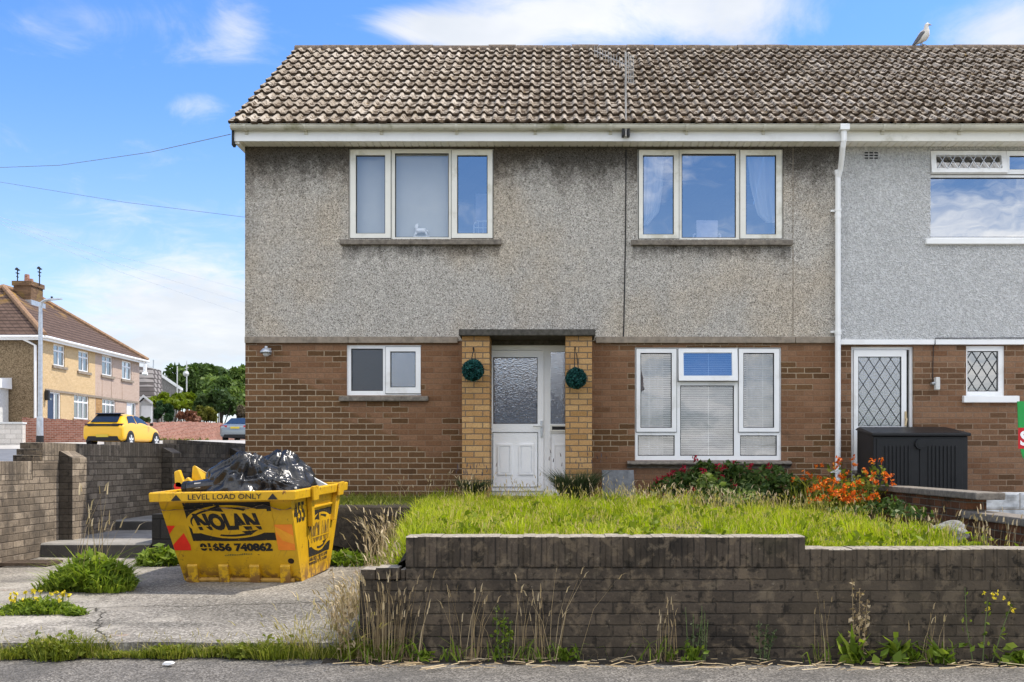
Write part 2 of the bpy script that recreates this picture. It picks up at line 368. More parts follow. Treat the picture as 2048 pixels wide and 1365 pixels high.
M['render_g'] = pebbledash('grey_roughcast', [(0, (.19, .18, .17)), (1, (.28, .27, .26))], None, scale=20., bump=.3)
M['upvc'] = plain('white_upvc', (.84, .84, .835), .35, .04, 3., spec=.4, dirt=(.52, .49, .42), dirt_amt=.35)
M['upvc_cream'] = plain('weathered_white_plastic', (.80, .78, .71), .45, .05, 2.5, dirt=(.40, .37, .27), dirt_amt=.55)
M['gutter'] = plain('grimy_gutter_plastic', (.60, .575, .48), .5, .12, 3., dirt=(.22, .21, .10), dirt_amt=.75)
M['white'] = plain('white_gloss_paint', (.86, .86, .85), .4, .03, 4., dirt=(.6, .58, .54), dirt_amt=.2)
M['gasket'] = plain('black_rubber', (.02, .02, .02), .6)
M['lead'] = plain('lead_strip', (.05, .055, .06), .5)
M['sill'] = plain('concrete_sill', (.20, .175, .145), .95, .35, 18., .6, dirt=(.07, .06, .05), dirt_amt=.6)
M['band'] = plain('stone_band', (.27, .225, .175), .95, .25, 12., .5, dirt=(.12, .10, .08), dirt_amt=.5)
M['lintel'] = plain('mossy_concrete', (.085, .078, .066), .95, .4, 20., .8, dirt=(.045, .045, .03), dirt_amt=.7)
M['metal'] = plain('galvanised_steel', (.50, .52, .54), .45, .15, 8., metal=.7)
M['alu'] = plain('dull_aluminium', (.72, .72, .70), .5, .12, 8., metal=.3)
M['black'] = plain('black_plastic', (.011, .0115, .013), .45, .2, 10., .15)
M['cable'] = plain('black_cable', (.015, .015, .015), .6)
M['chrome'] = plain('brushed_chrome', (.55, .55, .55), .3, .05, metal=.9)
M['slab'] = plain('grey_slab', (.14, .145, .15), .9, .3, 16., .4, dirt=(.25, .25, .24), dirt_amt=.3)
M['stone'] = plain('boulder_stone', (.24, .23, .21), .95, .35, 14., .9, dirt=(.12, .12, .08), dirt_amt=.5)
M['soil'] = plain('dark_soil', (.045, .036, .025), 1., .5, 20., 1.)
M['blindfabric'] = plain('pale_blind', (.54, .55, .52), .8, .05, 2.)
M['net'] = plain('white_net', (.85, .86, .88), .8, .03)
M['blackmetal'] = plain('black_metal', (.02, .02, .02), .5)
M['dull_white'] = plain('off_white', (.62, .62, .60), .6)
M['shade'] = plain('lilac_fabric', (.44, .42, .52), .8)
def glass(name, refl, tint, rough=.0, wave=0.):
    m, t = mat(name)
    ins = {'Color': (.95, .97, 1.), 'Roughness': rough}
    if wave:
        h = t.n('ShaderNodeTexVoronoi', {'Vector': t.pos, 'Scale': 60.}).outputs['Distance']
        ins['Normal'] = t.n('ShaderNodeBump', {'Strength': wave, 'Distance': .004, 'Height': t.m('ADD', h, t.noise(t.pos, 40., 4))}).outputs[0]
    else:   # float glass is never quite flat
        ins['Normal'] = t.n('ShaderNodeBump', {'Strength': .10, 'Distance': .02, 'Height': t.noise(t.pos, 1.6, 2)}).outputs[0]
    g = t.n('ShaderNodeBsdfGlossy', ins)
    tr = t.n('ShaderNodeBsdfTransparent', {0: tint})
    mx = t.n('ShaderNodeMixShader', {0: refl, 1: tr.outputs[0], 2: g.outputs[0]})
    t.nt.links.new(mx.outputs[0], t.out.inputs[0]); return m
M['glass'] = glass('window_glass', .42, (.55, .6, .62))
M['glass_sky'] = glass('reflective_window_glass', .41, (.92, .94, .96))
M['glass_low'] = glass('clear_window_glass', .17, (.94, .95, .96))
M['glass_door'] = glass('textured_door_glass', .36, (.45, .46, .44), .05, .14)
M['glass_pale'] = glass('pale_leaded_glass', .24, (.45, .48, .5))
M['glass_frost'] = glass('obscured_glass', .11, (.30, .31, .30), .3, .35)
M['glass_frost2'] = glass('rippled_leaded_glass', .34, (.35, .37, .38), .25, .3)
M['glass_far'] = glass('far_window_glass', .35, (.3, .33, .36))

# roof tile: concrete with lichen and moss
m, t = mat('weathered_roof_tile'); x, y, z = t.xyz(t.pos)
tv = t.vec(t.m('FLOOR', t.m('DIVIDE', x, .3)), t.m('FLOOR', t.m('DIVIDE', y, .29)), 0.)
wn = t.n('ShaderNodeTexWhiteNoise', {'Vector': tv}, noise_dimensions='3D').outputs[0]
c = t.ramp(wn, [(0, (.29, .245, .19)), (.5, (.38, .325, .26)), (1, (.47, .415, .345))])
c = t.mix(.6, c, t.ramp(t.noise(t.pos, 30., 5, .7), [(.3, (.55, .53, .5)), (.7, (1.3, 1.3, 1.3))]), 'MULTIPLY')
mo = t.noise(t.vec(x, t.m('MULTIPLY', y, 1.2), z), 15., 6, .66, .3)
side = t.m('MULTIPLY', t.ss(x, -4.5, 2.0), .045)
mo = t.m('ADD', mo, side)
AT = t.n('ShaderNodeAttribute', attribute_name='tone').outputs['Fac']       # 0 in the pans, 1 on the crown of the roll
mo = t.m('SUBTRACT', mo, t.m('MULTIPLY', t.m('SUBTRACT', AT, .4), .085)); mo = t.m('ADD', mo, t.m('MULTIPLY', t.ss(AT, -.1, -.9), .3))     # course shadow and moss painted dark into the butt edges
c = t.mix(t.m('MULTIPLY', t.ss(mo, .52, .575), .95), c, t.ramp(t.noise(t.pos, 22., 4, .6), [(.35, (.03, .02, .013)), (.65, (.075, .048, .028))]))
c = t.mix(t.m('MULTIPLY', t.ss(t.noise(t.pos, 9., 5, .6), .64, .70), .6), c, (.34, .23, .08))
M['tile'] = fin(t, c, .95, t.noise(t.pos, 60., 4, .65), .6, .006, spec=.1)
M['ridge'] = plain('mossy_ridge_mortar', (.17, .13, .10), .95, .6, 22., 1., dirt=(.26, .17, .05), dirt_amt=.6)
m, t = mat('brown_roof_tile_far'); x, y, z = t.xyz(t.pos)
rw = t.m('FRACT', t.m('DIVIDE', z, .19)); 
c = t.ramp(t.noise(t.pos, 3., 5, .6), [(.3, (.085, .055, .042)), (.7, (.15, .10, .078))])
c = t.mix(t.ss(rw, .30, .12), c, (.03, .02, .016))
uu = t.m('FRACT', t.m('DIVIDE', t.m('ADD', x, y), .3)); c = t.mix(t.m('MULTIPLY', t.ss(uu, .2, .08), .5), c, (.04, .028, .02))
c = t.mix(t.m('MULTIPLY', t.m('MULTIPLY', t.ss(t.noise(t.pos, 1.3, 5, .65), .5, .6), t.ss(z, 8.2, 9.4)), .8), c, (.34, .20, .05))
M['tile_far'] = fin(t, c, .9, rw, .5, .05, spec=.15)
m, t = mat('pale_weathered_tile'); x, y, z = t.xyz(t.pos)
a = t.m('PINGPONG', t.m('FLOOR', t.m('DIVIDE', z, .3)), 1.); b = t.m('FRACT', t.m('ADD', t.m('DIVIDE', y, .6), t.m('MULTIPLY', a, .5)))
c = t.mix(t.ss(b, .45, .55), (.10, .085, .08), (.27, .245, .23)); c = t.mix(t.ss(t.m('FRACT', t.m('DIVIDE', z, .3)), .25, .1), c, (.04, .035, .03))
M['tile_pale'] = fin(t, c, .9)

# ------------------------------------------------------------------ the ground
def hgt(x, d):
    h = np.interp(d, [6, 6.8, 11.6, 20, 45, 62, 90, 400], [-.02, .02, .16, .2, 2.15, 2.55, 2.9, 3.2])
    left = np.clip((-x - 4.5) / 1.5, 0, 1); h2 = np.interp(d, [6, 6.8, 11.6, 20, 90], [-.02, .02, .16, .25, .3])
    return h * left + h2 * (1 - left) - .03
m, t = mat('rough_ground'); c = t.ramp(t.noise(t.pos, .8, 6, .6), [(.3, (.09, .095, .04)), (.7, (.16, .15, .08))]); M['ground'] = fin(t, c, .95, t.noise(t.pos, 6., 5), .6, .05)
xs = np.unique(np.concatenate([np.linspace(-400, -60, 12), np.linspace(-60, 20, 81), np.linspace(20, 400, 12)]))
ys = np.unique(np.concatenate([np.linspace(-400, -10, 12), np.linspace(-10, 4, 4), np.linspace(4, 70, 67), np.linspace(70, 700, 16)]))
X, Y = np.meshgrid(xs, ys); Z = hgt(X, Y); V = np.stack([X, Y, Z], -1).reshape(-1, 3); nx = len(xs)
Q = np.array([[j * nx + i, j * nx + i + 1, (j + 1) * nx + i + 1, (j + 1) * nx + i] for j in range(len(ys) - 1) for i in range(nx - 1)])
tag(mesh_np('ground', V, Q, None, None, M['ground'], loc=(0, 0, 0), smooth=True), kind='structure')
# pavement: worn asphalt, falling very slightly to the right and towards the road
m, t = mat('worn_asphalt'); x, y, z = t.xyz(t.pos)
vo = t.n('ShaderNodeTexVoronoi', {'Vector': t.pos, 'Scale': 95.}); rn = t.xyz(vo.outputs['Color'])[0]
c = t.ramp(rn, [(0, (.06, .054, .046)), (.5, (.135, .123, .107)), (1, (.29, .268, .235))])
c = t.mix(t.m('MULTIPLY', t.ss(t.noise(t.pos, 1.6, 7, .7), .42, .62), .6), c, (.085, .08, .072)); c = t.mix(t.m('MULTIPLY', t.ss(t.noise(t.pos, 5., 6, .7), .58, .68), .5), c, (.24, .22, .19))
M['asphalt'] = fin(t, c, .9, t.m('ADD', rn, vo.outputs['Distance']), .6, .006, spec=.2)
m, t = mat('road_asphalt'); c = t.ramp(t.noise(t.pos, 2., 6, .6), [(.3, (.13, .135, .145)), (.7, (.19, .195, .205))]); M['road'] = fin(t, c, .9)
m, t = mat('pale_concrete_paving'); c = t.ramp(t.noise(t.pos, 1.5, 6, .6), [(.3, (.36, .34, .31)), (.7, (.48, .46, .42))]); M['palepave'] = fin(t, c, .9)
def pav(u, v): x = -9 + 22 * u; d = 3.0 + 3.98 * v; return (x, d, .004 - .006 * max(0, x) - .004 * (7 - d))
b = MB(); b.grid(pav, 44, 10); tag(b.build('pavement', M['asphalt'], loc=(0, 0, 0), smooth=True), kind='structure')
b = MB(); b.box(-9, 13, 2.84, 2.996, -.14, -.012); tag(b.build('kerb', M['palepave'], loc=(0, 0, 0)), kind='structure')
b = MB(); b.grid(lambda u, v: (-60 + 120 * u, -6 + 8.83 * v, -.125), 4, 2); tag(b.build('road', M['road'], loc=(0, 0, 0)), kind='structure')
def terr(x0, x1, d0, d1, nu, nv, up): return lambda u, v: (x0 + (x1 - x0) * u, d0 + (d1 - d0) * v, float(hgt(np.array(x0 + (x1 - x0) * u), np.array(d0 + (d1 - d0) * v))) + up)
b = MB(); b.grid(terr(-58, -6.1, 24, 40, 26, 16, .02), 26, 16); tag(b.build('side_road', M['road'], loc=(0, 0, 0), smooth=True), kind='structure')
b = MB(); b.grid(terr(-58, -8, 40, 62, 25, 22, .03), 25, 22); tag(b.build('far_pavement', M['palepave'], loc=(0, 0, 0), smooth=True), kind='structure')

# driveway: old cracked concrete
def drz(d): return float(np.interp(d, [6.8, 7.2, 9.5, 11.8, 15], [.085, .105, .185, .225, .24]))
m, t = mat('old_concrete'); x, y, z = t.xyz(t.pos)
c = t.ramp(t.noise(t.pos, 1.1, 6, .62), [(.28, (.235, .213, .18)), (.5, (.325, .30, .255)), (.72, (.45, .415, .36))])
c = t.mix(.5, c, t.ramp(t.noise(t.pos, 38., 5, .75), [(.3, (.5, .5, .5)), (.7, (1.35, 1.35, 1.35))]), 'MULTIPLY')
rn = t.xyz(t.n('ShaderNodeTexVoronoi', {'Vector': t.pos, 'Scale': 75.}).outputs['Color'])[0]
c = t.mix(.42, c, t.ramp(rn, [(0, (.35, .34, .32)), (1, (1.5, 1.48, 1.45))]), 'MULTIPLY')
wear = t.m('MULTIPLY', t.ss(t.m('ADD', t.noise(t.pos, 2.4, 7, .72, .5), t.m('MULTIPLY', t.ss(x, -4.2, -2.6), .09)), .46, .57), .78); c = t.mix(wear, c, t.ramp(rn, [(0, (.10, .09, .075)), (.6, (.21, .19, .16)), (1, (.42, .39, .34))]))
c = t.mix(t.m('MULTIPLY', t.ss(t.noise(t.vec(x, y, 4.), .9, 4, .6), .60, .72), .45), c, (.07, .066, .06))
c = t.mix(t.m('MULTIPLY', t.ss(t.noise(t.vec(x, y, 9.), 1.8, 5, .6), .66, .72), .5), c, (.33, .19, .12))
def spot(px_, py_, rx_, ry_):      # old oil and mud stains
    a = t.m('DIVIDE', t.m('SUBTRACT', x, px_), rx_); b_ = t.m('DIVIDE', t.m('SUBTRACT', y, py_), ry_)
    return t.ss(t.m('ADD', t.m('SQRT', t.m('ADD', t.m('MULTIPLY', a, a), t.m('MULTIPLY', b_, b_))), t.m('MULTIPLY', t.m('SUBTRACT', t.noise(t.pos, 3.2, 6, .7), .5), 1.5)), 1.15, .35)
for (a_, b2, c_, d_, k_) in ((-2.35, 8.2, .95, .75, .78), (-2.75, 7.55, .42, .16, .8), (-3.25, 7.6, .3, .14, .75), (-3.6, 9.3, .6, .5, .45), (-1.9, 9.6, .5, 1.2, .5)): c = t.mix(t.m('MULTIPLY', spot(a_, b2, c_, d_), k_), c, t.ramp(rn, [(0, (.055, .05, .042)), (.6, (.125, .115, .098)), (1, (.27, .25, .215))]))
wob = t.m('MULTIPLY', t.m('SUBTRACT', t.noise(t.pos, 2.2, 5, .7), .5), .42)
cr1 = t.m('ABSOLUTE', t.m('ADD', t.m('SUBTRACT', y, t.m('ADD', 8.15, t.m('MULTIPLY', t.m('ADD', x, 4.), .16))), wob))
cr2 = t.m('ABSOLUTE', t.m('ADD', t.m('ADD', x, 3.55), t.m('ADD', wob, t.m('MULTIPLY', t.m('SUBTRACT', y, 8.), .5))))
cr2 = t.m('MAXIMUM', cr2, t.m('MULTIPLY', t.ss(y, 8.2, 8.6), .3))
ck = t.m('MINIMUM', cr1, cr2)
c = t.mix(t.ss(ck, .014, .004), c, (.05, .045, .035))
M['concrete'] = fin(t, c, .93, t.m('ADD', t.noise(t.pos, 30., 6, .7), t.m('MULTIPLY', t.ss(ck, 0., .02), 1.)), .7, .012, spec=.2)
def drv(u, v):
    x = -9 + 7.7 * u; d = 6.93 + 7. * v
    if x > -1.6 and d > 11.65: x = -1.6
    return (x, d, drz(d) + .012 * mnoise.noise(Vector((x * 1.3, d * 1.3, 0))))
b = MB(); b.grid(drv, 60, 54)
b.grid(lambda u, v: (-9 + 7.7 * u, 6.93, drz(6.93) - .12 * (1 - v)), 60, 1)
tag(b.build('driveway', M['concrete'], loc=(0, 0, 0), smooth=True), kind='structure')

# concrete steps up to the side path
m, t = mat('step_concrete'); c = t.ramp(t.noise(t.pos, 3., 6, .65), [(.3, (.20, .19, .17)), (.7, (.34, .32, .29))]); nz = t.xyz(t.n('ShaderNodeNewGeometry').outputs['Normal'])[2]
c = t.mix(t.m('MULTIPLY', t.ss(nz, .5, .2), .85), c, t.ramp(t.noise(t.pos, 8., 5), [(.35, (.02, .018, .016)), (.7, (.045, .04, .036))]))    # shade and grime painted dark into the risers
M['step'] = fin(t, c, .95, t.noise(t.pos, 30., 5, .7), .7, .01)
st = thing('concrete_steps', 'shallow concrete steps with black risers beside the boundary wall', 'steps', (-5.1, 11.7, .2))
b = MB(); b.prism([(11.62, .1), (11.62, .365), (11.65, .385), (13.75, .40), (13.75, .1)], lambda p, q_, tt: (tt, p, q_), -5.76, -4.52); b.build('lower_step', M['step'], st, bevel=.012)
b = MB(); b.prism([(13.6, .3), (13.6, .515), (13.63, .53), (24, .56), (24, .3)], lambda p, q_, tt: (tt, p, q_), -5.76, -4.21); b.build('upper_step', M['step'], st, bevel=.012)
# lawn soil
def lawn_z(x, d):
    x = np.asarray(x, float); d = np.asarray(d, float)
    return np.interp(x, [-2, 1.2, 2.2, 3.0, 3.9], [.745, .735, .675, .64, .50]) + np.interp(d, [7, 9, 13.9], [0, .02, .07]) + .02 * np.sin(x * 2.3 + 1) * np.cos(d * 1.7)
def lawn_left(d): return np.interp(d, [6.9, 8.5, 11.6], [-.97, -1.15, -1.55])
def lw(u, v):
    d = 6.93 + 6.93 * v; xl = float(lawn_left(min(d, 11.6))) if d < 11.58 else -4.3
    if u < .12: k = u / .12; x = xl - .38 * (1 - k) if d < 11.58 else xl; z = (drz(d) + .02) * (1 - k) + float(lawn_z(xl, d)) * k if d < 11.58 else float(lawn_z(xl, d))
    else: x = xl + (3.99 - xl) * (u - .12) / .88; z = float(lawn_z(x, d))
    if d < 7.0: z = min(z, .66 if x < 1.62 else .6)
    return (x, d, z)
b = MB(); b.grid(lw, 50, 60); tag(b.build('lawn_soil', M['soil'], loc=(0, 0, 0), smooth=True), kind='structure')
b = MB(); b.grid(lambda u, v: (4.2 + 9 * u, 6.9 + 7 * v, .46 + .03 * v), 6, 6); tag(b.build('neighbour_patio', M['palepave'], loc=(0, 0, 0)), kind='structure')
# strip of dark dirt along the foot of the front wall
b = MB(); b.grid(lambda u, v: (-1.5 + 8.1 * u, 6.58 + .30 * v + .05 * mnoise.noise(Vector((u * 40, 0, 0))) * (1 - v), .006 - .006 * max(0, -1.5 + 8.1 * u) - .012 * (1 - v) + .022 * v + .012 * mnoise.noise(Vector((u * 55, v * 3, 2)))), 140, 3)
tag(b.build('gutter_dirt', M['soil'], loc=(0, 0, 0), smooth=True), kind='structure')

# ------------------------------------------------------------------ windows (outer frame, opening sashes, panes, sill)
def rect(px0, px1, py0, py1, yf): s_ = F / yf; return ((px0 - CX) / s_, (px1 - CX) / s_, ZE + (HY - py1) / s_, ZE + (HY - py0) / s_)
def window(house, px, py, fixed, sashes, sill=None, frame='upvc', g='glass', yf=None, sill_mat='sill', sill_h=None, name='window', gl_extra=None, tilt=None):
    """fixed / sashes: glass rectangles in facade pixels; a sash carries (outer rect, glass rect)"""
    yf = yf or DW + .035
    R_ = lambda r: rect(r[0], r[1], r[2], r[3], DW)
    out = R_((*px, *py))
    holes = [R_(r) for r in fixed] + [R_((s_[0][0] + 4, s_[0][1] - 4, s_[0][2] + 4, s_[0][3] - 4)) for s_ in sashes]
    b = MB(); b.plate(*out, holes, yf, yf + .07)
    fr = b.build(name, M[frame], house, bevel=.004)
    gk = MB(); gl = {}
    def pane(h, y, gname):
        mb = gl.setdefault(gname, MB()); mb.face([(h[0], y, h[2]), (h[1], y, h[2]), (h[1], y, h[3]), (h[0], y, h[3])])
        e = .011; gk.plate(h[0], h[1], h[2], h[3], [(h[0] + e, h[1] - e, h[2] + e, h[3] - e)], y - .008, y - .002)
    for i, r in enumerate(fixed): pane(R_(r), yf + .03, (gl_extra or {}).get(i, g))
    for i, (so_, sg) in enumerate(sashes):
        b = MB(); o_ = R_(so_); hh = R_(sg); b.plate(*o_, [hh], yf - .024, yf + .04)
        sobj = b.build('sash', M[frame], fr, bevel=.005); g_ = .007; gk.plate(o_[0] - g_, o_[1] + g_, o_[2] - g_, o_[3] + g_, [o_], yf - .004, yf + .002)
        if tilt and i in tilt:      # a top light left ajar: swung out at the bottom
            a, tg = tilt[i]; top = Vector((0, yf, o_[3]))
            for v in sobj.data.vertices:
                p = v.co + wpos(sobj) - top; v.co = Vector((p.x, p.y * math.cos(a) + p.z * math.sin(a), p.z * math.cos(a) - p.y * math.sin(a))) + top - wpos(sobj)
            mb = MB(); y = yf - .0
            pts = []
            for (x_, z_) in ((hh[0], hh[2]), (hh[1], hh[2]), (hh[1], hh[3]), (hh[0], hh[3])):
                p = Vector((x_, 0, z_ - o_[3])); pts.append((x_, yf + p.z * math.sin(a), o_[3] + p.z * math.cos(a)))
            mb.face(pts); mb.build('pane', M[tg], sobj)
        else: pane(hh, yf + .012, (gl_extra or {}).get(100 + i, g))
    for gname, mb in gl.items(): mb.build('pane', M[gname], fr)
    if gk.v: gk.build('glazing_gasket', M['gasket'], fr)
    if sill:
        sx0, sx1, sy0, sy1 = R_(sill); b = MB()
        b.prism([(DW - .055, sy0), (DW - .055, sy1 - .012), (DW + .06, sy1), (DW + .06, sy0)], lambda p, q_, tt: (tt, p, q_), sx0, sx1)
        b.build('sill', M[sill_mat], fr, bevel=.008)
    return fr

# ------------------------------------------------------------------ the end terrace house
XL, XP, XR = fx(490), fx(1678), 12.4
ZG, ZB0, ZB1, ZT = .55, fz(687), fz(676), 5.53
YE, YRg = 13.47, 17.0         # eave tile edge, ridge
ZEV, ZR = 5.665, 8.03
home = thing('end_terrace_house', 'grey pebbledash and brown brick end of terrace house with white front door', 'house', (0, DW, .6))
nb = thing('terrace_house', 'neighbouring pale grey rendered and brick terrace house with diamond leaded glazing', 'house', (7.5, DW, .6))
W1 = (697, 987, 297, 478); W2 = (1275, 1567, 298, 479); W3 = (1270, 1563, 695, 921); W4 = (693, 842, 690, 791); DR = (977, 1183, 690, 993)
NW1 = (1861, 2300, 300, 478); NW2 = (1933, 2010, 692, 792); ND = (1703, 1828, 693, 1010)
def hole(r): return rect(r[0], r[1], r[2], r[3], DW)
b = MB(); b.plate(XL, XP, ZB0 + .03, ZT, [hole(W1), hole(W2)], DW, DW + .25); b.build('rendered_wall', M['render'], home)
b = MB(); b.plate(XL, XP - .001, ZG, ZB0 + .03, [hole(W3), hole(W4), hole(DR)], DW + .012, DW + .26); b.build('brick_wall', M['brick'], home)
b = MB(); b.box(XL + .001, XL + .25, DW + .262, 20.8, ZG, ZT)
b.prism([(DW + .3, ZT - .02), (YRg, ZR - .15), (20.7, ZT - .02)], lambda p, q_, tt: (tt, p, q_), XL + .002, XL + .24)
b.box(XL + .25, XP, 20.5, 20.79, ZG, ZT); b.box(XP - .1, XP - .002, DW + .27, 20.5, ZG, ZT + .1)
b.box(XL + .25, XP - .1, DW + .27, 20.5, 3.05, 3.2); b.build('gable_wall', M['render'], home)
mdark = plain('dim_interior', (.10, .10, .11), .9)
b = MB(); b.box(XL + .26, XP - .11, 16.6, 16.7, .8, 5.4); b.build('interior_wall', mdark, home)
for (x0, x1) in ((XL, fx(697)), (fx(697), fx(916)), (fx(1191), fx(1590)), (fx(1590), XP - .06)):
    b = MB(); b.box(x0 + .003, x1 - .003, DW - .035, DW + .02, ZB0, ZB1 + .012); b.build('string_course', M['band'], home, bevel=.006)
# hairline joints and the black aerial lead running down the render
b = MB(); b.tube([(fx(1252), DW - .006, 5.45), (fx(1251), DW - .01, 4.3), (fx(1249), DW - .008, 3.6), (fx(1247), DW - .01, ZB1)], .0075, 5); b.build('aerial_cable', M['cable'], home)
b = MB(); b.box(fx(1586) - .005, fx(1586) + .005, DW - .004, DW + .01, ZB1 + .02, fz(493)); b.box(fx(1586) - .004, fx(1586) + .004, DW - .004, DW + .01, fz(478), 5.48); b.build('movement_joint', M['band'], home)
# back slope, tiles
def tiles(x0, x1, parent, seed):
    """twelve courses of double-roll tiles as one rippled sheet per course"""
    r = np.random.default_rng(seed); n = 12; sl = math.hypot(YRg - YE, ZR - ZEV); dy, dz = (YRg - YE) / sl, (ZR - ZEV) / sl
    pit = .1515; prof = [(0, 0), (.20, -.03), (.46, .0), (.52, .14), (.57, .5), (.63, .84), (.70, .98), (.75, 1.), (.80, .98), (.87, .84), (.93, .5), (.98, .14)]
    xs = []; hs = []
    k = 0; x = x0
    while x < x1:
        for (p, h) in prof:
            xx = x + p * pit
            if xx <= x1: xs.append(xx); hs.append(h)
        x += pit
    xs = np.array(xs); hs = np.array(hs); N = len(xs); tile = np.floor((xs - x0) / (2 * pit)).astype(int)
    V = []; Q = []; T = []
    for j in range(n):
        s0 = j * sl / n; s1 = (j + 1) * sl / n + .05
        jit = (r.normal(0, .005, tile.max() + 1) - (r.uniform(0, 1, tile.max() + 1) < .02) * .03)[tile]; lift = r.normal(0, .004, tile.max() + 1)[tile]
        h = hs * .036
        rows = [(s0 + .016 + jit, -.004 + h * .8 + lift), (s0 + jit, .034 + h + lift), (s0 + jit + .022, .038 + h + lift), (np.full(N, s1), .001 + h * .9)]
        for (s_, hh) in rows:
            V.append(np.stack([xs, YE + dy * s_ - dz * hh, ZEV + dz * s_ + dy * hh], 1)); T.append(np.full(N, -1.) if len(T) % 4 < 2 else hs)
    V = np.concatenate(V); T = np.concatenate(T)
    for j in range(n * 4):
        if j % 4 == 3: continue
        a = np.arange(N - 1) + j * N; Q.append(np.stack([a, a + 1, a + 1 + N, a + N], 1))
    o = mesh_np('roof', V, np.concatenate(Q), None, T, M['tile'], parent)
    b = MB(); b.face([(x0, YRg, ZR - .03), (x1, YRg, ZR - .03), (x1, 20.95, 5.5), (x0, 20.95, 5.5)]); b.face([(x0, YE + .05, ZEV - .02), (x1, YE + .05, ZEV - .02), (x1, YRg, ZR - .05), (x0, YRg, ZR - .05)])
    b.build('roof_deck', M['tile_far'], o)
    rr = random.Random(seed); x = x0
    b = MB()
    while x < x1 - .05:
        x2 = min(x + .45, x1); dzr = rr.uniform(-.008, .008)
        b.prism([(.13 * math.cos(a), .095 * math.sin(a) - .035) for a in np.linspace(-.25, math.pi + .25, 12)], lambda p, q_, tt: (tt, YRg + p, ZR + q_ + dzr), x + .004, x2 - .004); x = x2
    b.build('ridge_tile', M['ridge'], o)
    return o
XV = -4.235
tiles(XV, XP, home, 3); tiles(XP + .004, XR, nb, 4)
# moss cushions stuck in the pans, thicker to the right
def moss(x0, x1, parent, n, seed):
    r = np.random.default_rng(seed); sl = math.hypot(YRg - YE, ZR - ZEV); dy, dz = (YRg - YE) / sl, (ZR - ZEV) / sl
    x = r.uniform(x0 + .1, x1, n); keep = r.uniform(0, 1, n) < np.clip((x + 5.5) / 7., .18, 1.); x = x[keep]; n = len(x)
    cell = np.floor((x - x0) / .1515); x = x0 + cell * .1515 + r.uniform(.0, .07, n); row = r.integers(0, 12, n); s = (row + np.where(r.uniform(0, 1, n) < .6, r.uniform(.0, .2, n), r.uniform(0.1, .9, n))) * sl / 12
    rad = r.uniform(.012, .032, n); hh = .022 - .018 * ((s / (sl / 12)) % 1)
    ang = np.arange(6) * math.pi / 3; V = []
    for i in range(n):
        c = np.array([x[i], YE + dy * s[i] - dz * hh[i], ZEV + dz * s[i] + dy * hh[i]])
        ring = c + np.stack([np.cos(ang) * rad[i] * 1.3, np.sin(ang) * rad[i] * dy, np.sin(ang) * rad[i] * dz], 1)
        V.append(np.vstack([ring, c + np.array([0, -dz, dy]) * rad[i] * .8]))
    V = np.concatenate(V); i = np.arange(n)[:, None] * 7; T = np.concatenate([i + np.array([k, (k + 1) % 6, 6]) for k in range(6)])
    o = mesh_np('moss', V, None, T, None, M['moss'], parent, smooth=True); tag(o, kind='stuff')
M['moss'] = plain('brown_roof_moss', (.085, .06, .036), 1., .5, 25., 1.)
moss(XV, XP, home, 800, 21); moss(XP, XR, nb, 800, 22)
# eaves: fascia, boarded soffit, gutter with brackets
def eaves(x0, x1, parent, brackets, fm, capl):
    b = MB(); b.box(x0, x1, 13.60, 13.622, 5.485, 5.66); b.build('fascia', M[fm], parent, bevel=.003)
    b = MB(); x = x0
    while x < x1: b.box(x + .006, min(x + .1, x1) - .004, 13.624, DW + .0, 5.495, 5.507); x += .1
    b.box(x0, x1, 13.63, DW - .001, 5.5085, 5.515); b.build('soffit', M['soffit'], parent)
    b = MB(); pr = [(-math.cos(a) * .056, -math.sin(a) * .056) for a in np.linspace(0, math.pi, 9)]; pr += [(-p * .92, q_ * .92 + .0) for (p, q_) in pr]
    b.prism(pr, lambda p, q_, tt: (tt, 13.535 + p, 5.665 + q_), x0, x1)
    b.tube([(x0, 13.478, 5.668), (x1, 13.478, 5.668)], .007, 6)
    if capl: b.prism([(-math.cos(a) * .058, -math.sin(a) * .058) for a in np.linspace(0, math.pi, 9)], lambda p, q_, tt: (tt, 13.535 + p, 5.666 + q_), x0 - .012, x0)
    g = b.build('gutter', M['gutter'], parent)
    for px in brackets:
        x = (px - CX) / F * 13.48; b = MB()
        b.prism([(-math.cos(a) * .066, -math.sin(a) * .066) for a in np.linspace(0, math.pi, 9)] + [(.06, 0), (.03, -.03), (-.03, -.035)], lambda p, q_, tt: (tt, 13.535 + p, 5.664 + q_), x - .018, x + .018)
        b.box(x - .02, x + .02, 13.58, 13.605, 5.57, 5.66); b.build('gutter_bracket', M['gutter'], g)
M['soffit'] = plain('cream_soffit_board', (.90, .87, .78), .5, .03, 3., dirt=(.6, .62, .45), dirt_amt=.3)
eaves(XV + .03, XP, home, (488, 608, 760, 912, 1070, 1222, 1375, 1530), 'white', True)
eaves(XP + .012, XR, nb, (1770, 1925, 2080, 2240), 'upvc_cream', False)
b = MB(); b.prism([(13.58, 5.70), (13.58, 5.43), (13.66, 5.42), (13.72, 5.5), (20.9, 5.5), (YRg, ZR - .08)], lambda p, q_, tt: (tt, p, q_), XV + .012, XV + .04); b.build('bargeboard', M['black'], home)
b = MB(); b.box(XV + .042, XL - .002, 13.625, 20.9, 5.46, 5.5); b.build('verge_soffit', M['soffit'], home)
